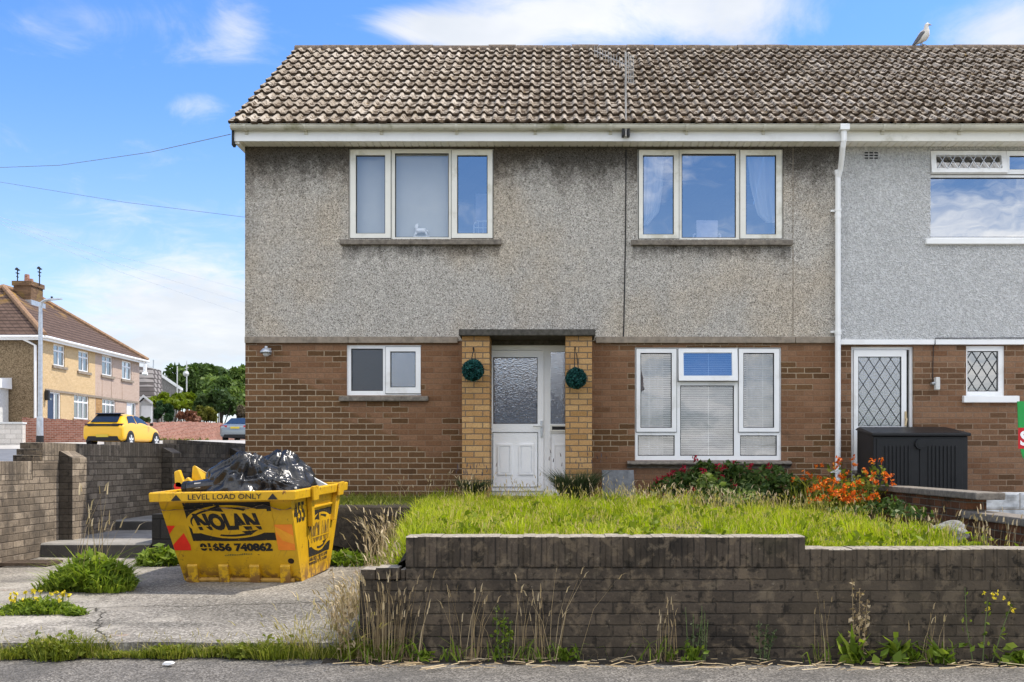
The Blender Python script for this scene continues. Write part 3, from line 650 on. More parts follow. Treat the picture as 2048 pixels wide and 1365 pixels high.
# downpipe with swan neck at the party line
b = MB(); xg, xd = fx(1690) * .972, fx(1673)
b.box(xg - .06, xg + .06, 13.47, 13.6, 5.60, 5.675); b.tube([(xg, 13.535, 5.62), (xg, 13.535, 5.46)], .04, 10)
b.tube([(xg, 13.535, 5.47), (xg - .005, 13.56, 5.40), (xd + .02, 13.75, 5.16), (xd, 13.80, 5.06)], .036, 10); b.tube([(xd, 13.80, 5.12), (xd, 13.80, fz(962))], .038, 10)
for z in (5.1, 4.52, 2.98, 1.15): b.tube([(xd, 13.80, z), (xd, 13.80, z + .06)], .045, 10)
dp = b.build('downpipe', M['white'], home, smooth=False)
for z in (4.63, 3.02, 1.16):
    b = MB(); b.tube([(xd, 13.80, z - .015), (xd, 13.80, z + .015)], .047, 10); b.box(xd - .085, xd + .05, 13.83, DW, z - .014, z + .014); b.build('pipe_clip', M['white'], dp)

# windows of the house
window(home, W1[:2], W1[2:], [(789, 897, 305, 474)], [((700, 781, 300, 476), (711, 770, 310, 467)), ((903, 985, 300, 476), (914, 975, 310, 467))], (681, 1003, 479, 491), 'upvc_cream', 'glass_sky', gl_extra={0: 'glass_low', 100: 'glass_low'})
window(home, W2[:2], W2[2:], [(1364, 1473, 306, 475)], [((1278, 1358, 300, 477), (1286, 1348, 310, 469)), ((1481, 1564, 300, 477), (1492, 1553, 310, 469))], (1262, 1585, 480, 492), 'upvc_cream', 'glass_sky')
window(home, W3[:2], W3[2:], [(1361, 1469, 771, 912), (1276, 1350, 871, 912), (1481, 1555, 871, 912)], [((1273, 1353, 698, 864), (1281, 1344, 706, 856)), ((1357, 1475, 698, 763), (1367, 1464, 706, 753)), ((1478, 1559, 698, 864), (1487, 1549, 706, 856))], None, 'upvc', 'glass_low', tilt={1: (R(7), 'glass_sky')})
window(home, W4[:2], W4[2:], [(701, 765, 697, 782)], [((771, 841, 694, 787), (780, 831, 703, 775))], (679, 857, 792, 803), 'upvc', 'glass_frost', gl_extra={100: 'glass_frost2'})
# big broken-edged sill of the living room window
b = MB(); b.grid(lambda u, v: (fx(1254) + (fx(1581) - fx(1254)) * u, DW - .10 * math.sin(math.pi * min(v * 1.25, 1)) + .012 * mnoise.noise(Vector((u * 25, v * 4, 1))), fz(922) - .095 * v + (.012 * mnoise.noise(Vector((u * 30, v * 2, 4))) if v > .1 else 0)), 60, 8)
b.grid(lambda u, v: (fx(1254) + (fx(1581) - fx(1254)) * u, DW + .05 - .05 * (1 - v) * 1., fz(922) + .001), 4, 1)
b.build('broken_sill', M['sill'], home, smooth=True)

# front door and side light
yd = DW + .06
def RR(a, b_, c, d): return rect(a, b_, c, d, DW)
b = MB(); b.plate(*RR(977, 1183, 690, 993), [RR(981, 1084, 700, 984), RR(1101, 1177, 703, 848), RR(1101, 1177, 866, 984)], yd, yd + .07)
dfr = b.build('door_frame', M['white'], home, bevel=.004)
b = MB(); M['door'] = plain('clean_white_door', (.93, .93, .93), .35, .015, 3.)
b.plate(*RR(978.5, 1087, 701, 983), [RR(986, 1075, 714.5, 848)], yd - .02, yd + .03)
b.plate(*RR(985.5, 1075.5, 865, 974.5), [RR(986.5, 1074.5, 866, 973.5)], yd - .026, yd - .019)
for (a, c) in ((995, 1023), (1038, 1067)):
    b.plate(*RR(a, c, 889, 950), [RR(a + 3, c - 3, 892, 947)], yd - .042, yd - .019); b.plate(*RR(a + 5, c - 5, 894, 945), [], yd - .036, yd - .019)
door = b.build('front_door', M['door'], home, bevel=.003)
def panes(mb, r, y): h = RR(*r); mb.face([(h[0], y, h[2]), (h[1], y, h[2]), (h[1], y, h[3]), (h[0], y, h[3])])
b = MB(); panes(b, (986, 1075, 714.5, 848), yd + .005); b.build('pane', M['glass_door'], door)
b = MB(); h = RR(986, 1075, 714.5, 848); e = .009; b.plate(*h, [(h[0] + e, h[1] - e, h[2] + e, h[3] - e)], yd - .012, yd)
h = RR(985, 1076, 864.5, 975); b.plate(*h, [(h[0] + .008, h[1] - .008, h[2] + .008, h[3] - .008)], yd - .0275, yd - .0255); b.build('glazing_gasket', M['gasket'], door)
b = MB(); hx, hz = fx(1083), fz(858); b.box(hx - .014, hx + .014, yd - .045, yd - .02, hz - .11, hz + .11); b.tube([(hx, yd - .04, hz + .03), (hx, yd - .08, hz + .03), (hx - .11, yd - .085, hz + .035)], .010, 8); b.build('handle', M['chrome'], door, bevel=.003)
b = MB(); panes(b, (1101, 1177, 703, 848), yd + .03); b.build('side_light_pane', M['glass_door'], dfr)
b = MB(); b.plate(*RR(1101, 1177, 866, 984), [], yd + .02, yd + .05); b.plate(*RR(1107, 1171, 889, 950), [RR(1110, 1168, 892, 947)], yd + .012, yd + .022); b.build('side_panel', M['door'], dfr)
b = MB(); b.plate(*RR(1100, 1148, 850, 863), [RR(1104, 1144, 853, 860)], yd - .014, yd); lb = b.build('letterbox', M['upvc_cream'], dfr)
b = MB(); b.plate(*RR(1104, 1144, 853, 860), [], yd - .006, yd - .001); b.build('flap', M['gasket'], lb)
b = MB(); b.box(fx(970), fx(1190), 13.3, DW + .2, .6, fz(994)); b.build('doorstep', M['sill'], home, bevel=.01)
b = MB(); h = RR(977, 1183, 676, 690); b.box(h[0], h[1], DW - .002, DW + .22, h[2], h[3] + .05); b.build('door_lintel', M['lintel'], home)
# porch
yp = 13.42; sp = F / yp
def px_(p, y): return (p - CX) / F * y
for (a, c) in ((924, 979), (1131, 1184)):
    b = MB(); b.box(px_(a, yp), px_(c, yp), yp, DW + .01, .6, ZE + (HY - 671) / sp); b.build('porch_pillar', M['buff'], home, bevel=.004)
b = MB(); b.box(px_(917, 13.34), px_(1191, 13.34), 13.34, DW, ZE + (HY - 671.5) / F * 13.34, ZE + (HY - 658.5) / F * 13.34); b.build('porch_canopy', M['lintel'], home, bevel=.012)
# ------------------------------------------------------------------ the neighbouring house
b = MB(); b.plate(XP, XR, fz(690) + .0, ZT, [hole(NW1)], DW, DW + .25); b.build('rendered_wall', M['render_n'], nb)
b = MB(); b.plate(XP + .001, XR, ZG - .3, fz(690), [hole(NW2), hole(ND)], DW + .014, DW + .26); b.build('brick_wall', M['brick_n'], nb)
b = MB(); b.box(XR - .2, XR - .001, DW + .27, 20.8, ZG, ZT + .05); b.box(XP + .002, XR - .21, 20.5, 20.79, ZG, ZT); b.box(XP + .01, XR - .21, DW + .27, 20.4, 3.05, 3.2); b.build('rear_wall', M['render_n'], nb)
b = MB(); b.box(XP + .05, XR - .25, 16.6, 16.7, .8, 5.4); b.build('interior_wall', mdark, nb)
b = MB(); b.box(XP + .006, fx(2600), DW - .035, DW + .02, fz(690), fz(680)); b.build('string_course', M['white'], nb, bevel=.004)
window(nb, NW1[:2], NW1[2:], [(1861.5, 2298, 354, 474)], [((1862, 2013, 302, 348), (1872, 2003, 311, 339)), ((2014, 2160, 302, 348), (2020, 2150, 311, 339))], (1850, 2312, 477, 490), 'upvc', 'glass_sky', sill_mat='white', tilt={0: (R(10), 'glass_low')})
def lattice(mb, x0, x1, z0, z1, y, dx, dz, w=.009, arch=False):
    """diamond lead came clipped to the pane"""
    k = -40
    while k < 60:
        for sgn in (1, -1):
            pts = []
            # line x = x0 + k*dx + sgn*(z-z0)*dx/dz
            za, zb = z0, z1; xa = x0 + k * dx; xb = xa + sgn * (zb - za) * dx / dz
            lo, hi = (za, zb)
            def zx(xv): return za + (xv - xa) * dz / dx * sgn
            cand = sorted([zx(x0), zx(x1)]); lo = max(z0, cand[0]); hi = min(z1, cand[1])
            if hi - lo > .01:
                p = (xa + sgn * (lo - za) * dx / dz, y, lo); q_ = (xa + sgn * (hi - za) * dx / dz, y, hi); d = Vector((q_[0] - p[0], 0, q_[2] - p[2])).normalized(); nrm = Vector((-d.z, 0, d.x)) * w / 2
                mb.face([Vector(p) - nrm, Vector(q_) - nrm, Vector(q_) + nrm, Vector(p) + nrm])
        k += 1
b = MB(); h = rect(1873, 2002, 311, 339, DW); lattice(b, h[0], h[1], h[2], h[3], DW - .02, .137, .215); b.v = [(x, y - .03 * (h[3] - z) / .2, z) for (x, y, z) in b.v]; b.build('lead_lattice', M['metal'], nb)
wf = window(nb, NW2[:2], NW2[2:], [(1937, 1999, 702, 783)], [], (1925, 2036, 791, 806), 'upvc', 'glass_pale', sill_mat='white')
b = MB(); h = RR(1937, 1999, 702, 783); lattice(b, *h, DW + .055, .137, .215); b.build('lead_lattice', M['lead'], wf)
b = MB(); b.plate(*RR(*ND), [RR(1709, 1822, 699, 1005)], yd, yd + .07); nfr = b.build('door_frame', M['upvc'], nb, bevel=.004)
b = MB(); b.plate(*RR(1709.5, 1815, 700, 1003), [RR(1718, 1805, 713, 853)], yd - .02, yd + .03); nd = b.build('front_door', M['upvc'], nb, bevel=.003)
b = MB(); panes(b, (1718, 1805, 713, 853), yd + .006); b.build('pane', M['glass_frost2'] if 'glass_frost2' in M else M['glass_frost'], nd)
b = MB(); h = RR(1718, 1805, 713, 853); lattice(b, *h, yd + .002, .148, .225); e = .008; b.plate(*h, [(h[0] + e, h[1] - e, h[2] + e, h[3] - e)], yd - .012, yd - .004); b.build('lead_lattice', M['lead'], nd)
b = MB(); hx, hz = fx(1813), fz(838); b.box(hx - .013, hx + .013, yd - .035, yd - .02, hz - .1, hz + .1); b.tube([(hx, yd - .03, hz), (hx, yd - .075, hz), (hx - .02, yd - .08, hz - .09)], .012, 8); b.build('handle', plain('worn_brass', (.55, .42, .25), .4, metal=.6), nd, bevel=.003)
# air brick
b = MB(); h = RR(1727, 1757, 303, 320); 
hl = [(h[0] + .01 + i * .065, h[0] + .062 + i * .065, h[2] + .008 + j * .036, h[2] + .03 + j * .036) for i in range(3) for j in range(3)]
b.plate(*h, hl, DW - .012, DW + .01); ab = b.build('air_brick', M['render_n'], nb)
b = MB(); b.plate(h[0] + .005, h[1] - .005, h[2] + .005, h[3] - .005, [], DW - .001, DW + .005); b.build('grille_back', M['gasket'], ab)
# bulkhead light and its cable
lt = thing('wall_light', 'small white tube light on brick between leaded door and leaded window', 'light', (fx(1866), DW, fz(770)))
b = MB(); b.box(fx(1866), fx(1874.5), DW - .11, DW - .03, fz(781), fz(756)); b.build('lamp_body', M['dull_white'], lt, bevel=.008)
b = MB(); b.tube([(fx(1864), DW + .01, fz(768)), (fx(1864), DW - .05, fz(768)), (fx(1868), DW - .07, fz(768))], .022, 8); b.build('bracket', M['metal'], lt)
b = MB(); b.tube([(fx(1864), DW - .02, fz(766)), (fx(1865), DW - .006, fz(750)), (fx(1866.5), DW - .004, fz(693)), (fx(1868), DW - .042, fz(689)), (fx(1868), DW - .04, fz(677.5)), (fx(2050), DW - .04, fz(677)), (fx(2300), DW - .04, fz(676))], .006, 5); b.build('cable', M['cable'], lt)

# lamp on the left corner of the brickwork
lm = thing('wall_lamp', 'small galvanised dome lamp fixed high on brown brick corner', 'lamp', (fx(537), DW, fz(706)))
lx, ly, lz = fx(537), DW - .11, fz(706)
b = MB()
prof = [(.018, .075), (.022, .055), (.05, .04), (.078, .005), (.08, -.015), (.074, -.015)]
for (r0, z0), (r1, z1) in zip(prof[:-1], prof[1:]):
    for k in range(20):
        a, c = 2 * math.pi * k / 20, 2 * math.pi * (k + 1) / 20
        b.face([(lx + r0 * math.cos(a), ly + r0 * math.sin(a), lz + z0), (lx + r1 * math.cos(a), ly + r1 * math.sin(a), lz + z1), (lx + r1 * math.cos(c), ly + r1 * math.sin(c), lz + z1), (lx + r0 * math.cos(c), ly + r0 * math.sin(c), lz + z0)])
b.build('lamp_shade', M['metal'], lm, smooth=True, weld=True)
b = MB(); b.tube([(lx, DW + .01, lz + .02), (lx, ly, lz + .05)], .018, 8); b.box(lx - .035, lx + .035, DW - .012, DW + .01, lz - .03, lz + .06); b.build('bracket', M['metal'], lm)
b = MB(); b.tube([(lx, ly, lz - .005), (lx, ly, lz - .03), (lx, ly, lz - .052), (lx, ly, lz - .064)], [.044, .046, .032, .008], 14); b.build('bulb_cover', M['dull_white'], lm, smooth=True)

# television aerial on a mast clipped to the fascia
M['aerialmetal'] = plain('weathered_aerial_alloy', (.42, .40, .37), .6, .15, 8.)
ae = thing('television_aerial', 'grey yagi aerial on thin mast rising from the white fascia', 'aerial', (fx(1252), 13.55, 5.5))
ax = (1252 - CX) / F * 13.5; ay = 13.52
b = MB(); b.tube([(ax, ay, 5.52), (ax - .005, ay, 6.62)], .0115, 8); b.build('mast', M['aerialmetal'], ae)
b = MB(); b.box(ax - .045, ax + .045, ay + .0, 13.6, 5.555, 5.60); b.box(ax - .05, ax - .02, ay - .02, 13.6, 5.53, 5.62); b.box(ax + .02, ax + .05, ay - .02, 13.6, 5.53, 5.62); b.build('clamp', M['blackmetal'], ae)
A = Vector((ax, ay - .05, 6.43)); B = P(1187, 101, 14.4); bd = (B - A).normalized()
b = MB(); b.tube([A - bd * .12, B], .006, 6); b.build('boom', M['aerialmetal'], ae)
L_ = (B - A).length
for i in range(11):
    b = MB(); p = A + bd * (.12 + i * (L_ - .12) / 10.5); b.tube([p - Vector((0, 0, .075)), p + Vector((0, 0, .075))], .0045, 5); b.build('element', M['aerialmetal'], ae)
b = MB()
for k in range(4): b.tube([A - bd * .1 + Vector((-.035 + k * .03, .02 * k, -.20)), A - bd * .1 + Vector((-.035 + k * .03, .02 * k, .17))], .006, 5)
for k in range(5): b.tube([A - bd * .1 + Vector((-.05, 0, -.2 + .085 * k)), A - bd * .1 + Vector((.07, .06, -.2 + .085 * k))], .004, 5)
b.build('reflector', M['aerialmetal'], ae)

# ------------------------------------------------------------------ walls
GW = ('brick_on_edge')
yw = 6.82
fw = thing('garden_wall', 'long dark sooty brick garden wall with stepped brick-on-edge top', 'wall', (1.5, 6.9, 0))
def wx(px): return (px - CX) / F * yw
def wz(py): return ZE + (HY - py) / F * yw
ztl, ztr, zst = wz(1073), wz(1098), wz(1139)
def rough_box(b, x0, x1, y0, y1, z0, z1, seed, nx=None, amp=.006):
    """a wall block with a slightly uneven top arris"""
    n = nx or max(2, int((x1 - x0) / .0765)); r = random.Random(seed)
    ed = [r.uniform(-amp, amp) for _ in range(n + 1)]
    for i in range(n):
        xa, xb = x0 + (x1 - x0) * i / n, x0 + (x1 - x0) * (i + 1) / n; e = ed[i]; f = r.uniform(-amp, amp) * .6
        b.face([(xa, y0 + f, z0), (xb, y0 + f, z0), (xb, y0 + f, z1 + e - .006), (xa, y0 + f, z1 + e - .006)])
        b.face([(xa, y0 + f, z1 + e - .006), (xb, y0 + f, z1 + e - .006), (xb, y0 + f + .008, z1 + e), (xa, y0 + f + .008, z1 + e)])
        b.face([(xa, y0 + f + .008, z1 + e), (xb, y0 + f + .008, z1 + e), (xb, y1, z1 + e), (xa, y1, z1 + e)])
        b.face([(xa, y1, z1 + e), (xb, y1, z1 + e), (xb, y1, z0), (xa, y1, z0)])
        if i: 
            for (y_, zt_) in ((0, 0),): b.face([(xa, y0 - .006, z0), (xa, y1, z0), (xa, y1, z1 + e), (xa, y0 + f, z1 + e)])
    for xx in (x0, x1): b.face([(xx, y0, z0), (xx, y1, z0), (xx, y1, z1), (xx, y0, z1)])
zc = wz(1136)
b = MB(); b.box(wx(812), wx(1610), yw, yw + .215, -.3, ztl - .2055); b.box(wx(1610) + .0005, 6.9, yw + .001, yw + .216, -.3, ztr - .2055); b.box(wx(719), wx(812) - .0005, yw + .004, yw + .216, -.3, zst - .078); b.build('wall', M['wall_dark'], fw)
b = MB(); rough_box(b, wx(812), wx(1610), yw - .002, yw + .213, ztl - .205, ztl, 1, None, .003); rough_box(b, wx(1610) + .001, 6.9, yw - .001, yw + .214, ztr - .205, ztr, 2, None, .003); b.build('coping', M['wall_soldier'], fw)
b = MB()
for (x0, x1, dz_, yo) in ((wx(721), wx(751), .0, .0), (wx(752), wx(799), .012, -.012), (wx(800), wx(811), -.002, .01)): b.box(x0, x1, yw + yo, yw + .2 + yo, zst - .076 + dz_ * .5, zst + dz_)
b.build('loose_brick', M['wall_dark'], fw, bevel=.008)

# left boundary wall running back beside the driveway
XW = -5.75
bw_ = thing('boundary_wall', 'tall weathered tan brick boundary wall stepping up beside the driveway', 'wall', (XW, 12, .2))
zl, zu, zm, zh = ZE - .005, 1.512, 1.555, 1.625
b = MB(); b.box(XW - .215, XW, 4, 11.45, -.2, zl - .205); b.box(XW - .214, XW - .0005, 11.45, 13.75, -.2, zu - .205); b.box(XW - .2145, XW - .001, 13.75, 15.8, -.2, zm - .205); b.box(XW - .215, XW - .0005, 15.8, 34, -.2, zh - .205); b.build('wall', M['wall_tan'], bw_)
b = MB(); b.box(XW - .215, XW + .001, 4, 11.44, zl - .2045, zl); b.box(XW - .2145, XW + .0008, 11.67, 13.75, zu - .2045, zu); b.box(XW - .215, XW + .001, 13.752, 15.8, zm - .2045, zm); b.box(XW - .2145, XW + .0006, 15.802, 34, zh - .2045, zh); b.build('coping', M['tan_soldier'], bw_, bevel=.006)
b = MB()
for k in range(3): b.box(XW - .215, XW + .002, 11.44 + .075 * k, 11.67 if k < 2 else 11.668, zl + .001 + .069 * k, zl + .068 * (k + 1) + .001 * k)
b.build('stepped_brick', M['wall_dark'], bw_, bevel=.005)  # darker brick carries the shade and grime of the step ends
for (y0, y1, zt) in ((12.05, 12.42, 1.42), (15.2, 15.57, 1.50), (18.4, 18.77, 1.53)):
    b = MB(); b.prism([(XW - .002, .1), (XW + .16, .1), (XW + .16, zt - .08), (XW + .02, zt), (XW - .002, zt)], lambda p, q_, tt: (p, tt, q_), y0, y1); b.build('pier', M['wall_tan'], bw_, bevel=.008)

# black concrete block retaining wall behind the skip
rw_ = thing('retaining_wall', 'low black concrete block retaining wall under the grass strip', 'wall', (-3, 11.7, .2))
b = MB(); b.box(-4.5, -1.52, 11.6, 11.8, .05, .712); b.box(-4.5, -4.3, 11.801, 13.6, .05, .705); b.build('wall', M['blackblock'], rw_, bevel=.01)

# dividing wall between the two front gardens
dv = thing('dividing_wall', 'old low red brick wall with sloping steps of grey coping between the gardens', 'wall', (4.1, 10, .5))
segs = ((13.25, DW - .002, 1.125, 1.18), (9.82, 13.05, .935, 1.005), (6.95, 10.15, .745, .818))
b = MB(); b.box(4.0, 4.2, 13.25, DW - .002, .3, 1.124); b.box(4.001, 4.199, 10.12, 13.249, .3, .934); b.box(4.0, 4.2, 7.04, 10.1195, .2, .744); b.build('wall', M['divbrick'], dv)
for (y0, y1, z0, z1) in segs:
    b = MB(); b.grid(lambda u, v: (3.95 + .3 * (.5 - .5 * math.cos(min(1, max(0, 1)) * math.pi)), 0, 0), 1, 1) if False else None
    b.box(3.96, 4.24, y0 - .04, y1, z0 + .001, z1); b.build('coping', M['sill'], dv, bevel=.012)
# neighbour's rock-faced block wall
rk = thing('rock_faced_wall', 'low grey wall of rock-faced blocks in front of the neighbouring brickwork', 'wall', (6.5, 12.1, .4))
for j in range(3):
    for i in range(8):
        x0 = 4.45 + i * .46 + (j % 2) * .23; z0 = .36 + j * .195
        b = MB(); b.grid(lambda u, v: (x0 + .45 * u, 12.0 - (.035 * min(1, 6 * min(u, 1 - u, v, 1 - v)) * (.6 + .9 * mnoise.noise(Vector((x0 * 3 + u * 2.4, v * 2.8, z0 * 7 + j))))), z0 + .185 * v), 12, 8)
        b.box(x0, x0 + .45, 12.001, 12.2, z0, z0 + .185); b.build('block', M['rockface'], rk)
b = MB(); b.box(4.42, 8.4, 12.006, 12.19, .2, .93); b.build('mortar', M['band'], rk)

# ------------------------------------------------------------------ skip
m, t = mat('scuffed_yellow_paint'); x, y, z = t.xyz(t.pos)
c = t.ramp(t.noise(t.pos, 4., 5, .6), [(.3, (.60, .33, .008)), (.7, (.72, .42, .012))])
ru = t.ss(t.m('ADD', t.noise(t.pos, 13., 7, .75), t.m('MULTIPLY', t.ss(z, .985, 1.04), .05)), .60, .66); lowz = t.ss(z, .42, .2)
c = t.mix(t.m('MULTIPLY', ru, .85), c, (.16, .055, .02))
c = t.mix(t.m('MULTIPLY', t.m('MULTIPLY', t.ss(t.noise(t.pos, 9., 6, .7), .42, .55), lowz), .9), c, (.15, .065, .03))
st_ = t.noise(t.vec(t.m('MULTIPLY', t.m('ADD', x, y), 14.), 0., t.m('MULTIPLY', z, 1.2)), 2.2, 5, .6)
c = t.mix(t.m('MULTIPLY', t.ss(st_, .56, .70), .5), c, (.27, .14, .035))
M['skip'] = fin(t, c, .42, t.noise(t.pos, 5., 4), .25, .02, spec=.45)
M['stencil'] = plain('worn_black_stencil', (.022, .020, .018), .6, .3, 20., dirt=(.40, .24, .02), dirt_amt=.0)
m, t = mat('flaking_black_stencil'); n_ = t.noise(t.pos, 34., 7, .75); c = t.mix(t.m('MULTIPLY', t.ss(n_, .60, .66), .8), (.022, .02, .018), (.55, .32, .01)); M['stencil'] = fin(t, c, .6)
m, t = mat('rubbed_brown_stencil'); x, y, z = t.xyz(t.pos); n_ = t.noise(t.vec(t.m('MULTIPLY', y, 6.), 0., t.m('MULTIPLY', z, .8)), 5., 6, .7); c = t.mix(t.ss(n_, .46, .60), (.07, .045, .025), (.52, .30, .02)); M['stencil_worn'] = fin(t, c, .6)
SK = dict(
    bfl=Vector((-3.427, 9.63, .195)), bfr=Vector((-2.334, 9.585, .19)), bbr=Vector((-2.293, 10.58, .215)), bbl=Vector((-3.385, 10.63, .22)),
    tfl=Vector((-3.507, 9.18, .965)), tfr=Vector((-2.325, 9.14, .985)), tbr=Vector((-2.25, 10.95, 1.02)), tbl=Vector((-3.46, 11.0, 1.0)))
skip = thing('skip', 'yellow metal skip with black stencilled panels heaped with rubbish', 'skip', (-2.9, 10, .19))
def bil(a, b_, c, d):   # face point: u along a->b (bottom) and d->c (top), v bottom->top ; n = outward offset
    nrm = ((b_ - a).cross(d - a)).normalized()
    def f(u, v, o=0.):      # panels are slightly dented
        p = (a * (1 - u) + b_ * u) * (1 - v) + (d * (1 - u) + c * u) * v; e_ = max(0., min(1, 5 * u, 5 * (1 - u), 5 * v, 5 * (1 - v)))
        return p + nrm * (o + e_ * .011 * mnoise.noise(p * 2.6 + Vector((3, 1, 7))) - e_ * .012 * max(0, mnoise.noise(p * 4.3) - .15))
    return f
fF = bil(SK['bfl'], SK['bfr'], SK['tfr'], SK['tfl']); fR = bil(SK['bfr'], SK['bbr'], SK['tbr'], SK['tfr']); fB = bil(SK['bbr'], SK['bbl'], SK['tbl'], SK['tbr']); fL = bil(SK['bbl'], SK['bfl'], SK['tfl'], SK['tbl'])
b = MB()
for f in (fF, fR, fB, fL):
    b.grid(lambda u, v: f(u, v), 28, 18); b.grid(lambda u, v: f(1 - u, v, -.012), 6, 4)
b.grid(lambda u, v: SK['bfl'].lerp(SK['bfr'], u).lerp(SK['bbl'].lerp(SK['bbr'], u), v), 2, 2); b.build('body', M['skip'], skip)
# rolled rim
def rimpt(k, o, dz): 
    c = (SK['tfl'] + SK['tfr'] + SK['tbr'] + SK['tbl']) / 4; p = SK[k]; return Vector((p.x + math.copysign(o, p.x - c.x), p.y + math.copysign(o, p.y - c.y), p.z + dz))
ks = ('tfl', 'tfr', 'tbr', 'tbl')
b = MB(); n = 4
prof = ((.0, -.02), (.055, -.025), (.06, .05), (.052, .062), (-.02, .062), (-.022, -.02))
ring = [[rimpt(k, o, dz) for k in ks] for (o, dz) in prof]
for i in range(len(prof)):
    j = (i + 1) % len(prof)
    for k in range(4): b.face([ring[i][k], ring[i][(k + 1) % 4], ring[j][(k + 1) % 4], ring[j][k]])
b.build('rim', M['skip'], skip, bevel=.008, weld=True)
def slab(f, u0, u1, v0, v1, o0, o1, mb):
    mb.hexa([f(u0, v0, o0), f(u1, v0, o0), f(u1, v1, o0), f(u0, v1, o0)], [f(u0, v0, o1), f(u1, v0, o1), f(u1, v1, o1), f(u0, v1, o1)])
for u in (.065, .325, .585, .84):
    b = MB(); b.hexa([f_ for f_ in (fF(u, .02, -.002), fF(u + .085, .02, -.002), fF(u + .085, .215, -.002), fF(u, .215, -.002))], [fF(u, .0, .085), fF(u + .085, .0, .085), fF(u + .085, .20, .02), fF(u, .20, .02)]); b.build('tipping_hook', M['skip'], skip, bevel=.006)
b = MB(); b.tube([fF(.04, .045, .035), fF(.95, .045, .035)], .022, 8); b.build('tipping_bar', plain('rusty_yellow_bar', (.42, .24, .05), .7, .3, 12., .3, dirt=(.20, .09, .04), dirt_amt=.9), skip)
b = MB(); b.tube([fF(.935, .255, -.01), fF(.935, .255, .006)], .028, 12); b.build('drain_hole', plain('rust_hole', (.035, .02, .012), .9), skip)
for u in (.27, .80):
    b = MB(); slab(fR, u, u + .055, .62, .985, .004, .05, b); slab(fR, u - .025, u + .075, .93, 1.10, .062, .085, b); b.build('chain_lug', M['skip'], skip, bevel=.006)
b = MB(); slab(fR, .327, .80, .82, .845, .002, .02, b); b.build('side_rib', M['skip'], skip, bevel=.005)
# text and emblem
_tc = {}
def text_tris(s, bold=.022):
    if (s, bold) not in _tc:
        cu_ = bpy.data.curves.new('lettering', 'FONT'); cu_.body = s; cu_.offset = bold; cu_.resolution_u = 3; cu_.fill_mode = 'FRONT'
        o = bpy.data.objects.new('lettering', cu_); COL.objects.link(o); dg = bpy.context.evaluated_depsgraph_get(); me = bpy.data.meshes.new_from_object(o.evaluated_get(dg))
        vs = np.array([v.co[:2] for v in me.vertices]); fs = [tuple(p.vertices) for p in me.polygons]
        bpy.data.objects.remove(o); bpy.data.curves.remove(cu_); bpy.data.meshes.remove(me)
        vs = (vs - vs.min(0)) / (vs.max(0) - vs.min(0)); _tc[(s, bold)] = (vs, fs)
    return _tc[(s, bold)]
def lettering(mb, s, f, u0, u1, v0, v1, o, bold=.022, slant=0.):
    vs, fs = text_tris(s, bold); mb.raw([f(u0 + (u1 - u0) * (p[0] + slant * p[1]), v0 + (v1 - v0) * p[1], o) for p in vs], fs)
def ell(mb, f, cu_, cv_, ru, rv, o, a0=0, a1=360, inner=0., n=48, w1=None):
    A0, A1 = R(a0), R(a1); k = max(6, int(n * (a1 - a0) / 360))
    if inner <= 0: mb.face([f(cu_ + ru * math.cos(A0 + (A1 - A0) * i / k), cv_ + rv * math.sin(A0 + (A1 - A0) * i / k), o) for i in range(k)]); return
    for i in range(k):
        q_ = []
        for (ii, kk) in ((i, 1.), (i + 1, 1.), (i + 1, 0), (i, 0)):
            a = A0 + (A1 - A0) * ii / k; th = (inner + ((w1 or inner) - inner) * ii / k); s_ = 1. if kk else th; q_.append(f(cu_ + ru * s_ * math.cos(a), cv_ + rv * s_ * math.sin(a), o))
        mb.face(q_)
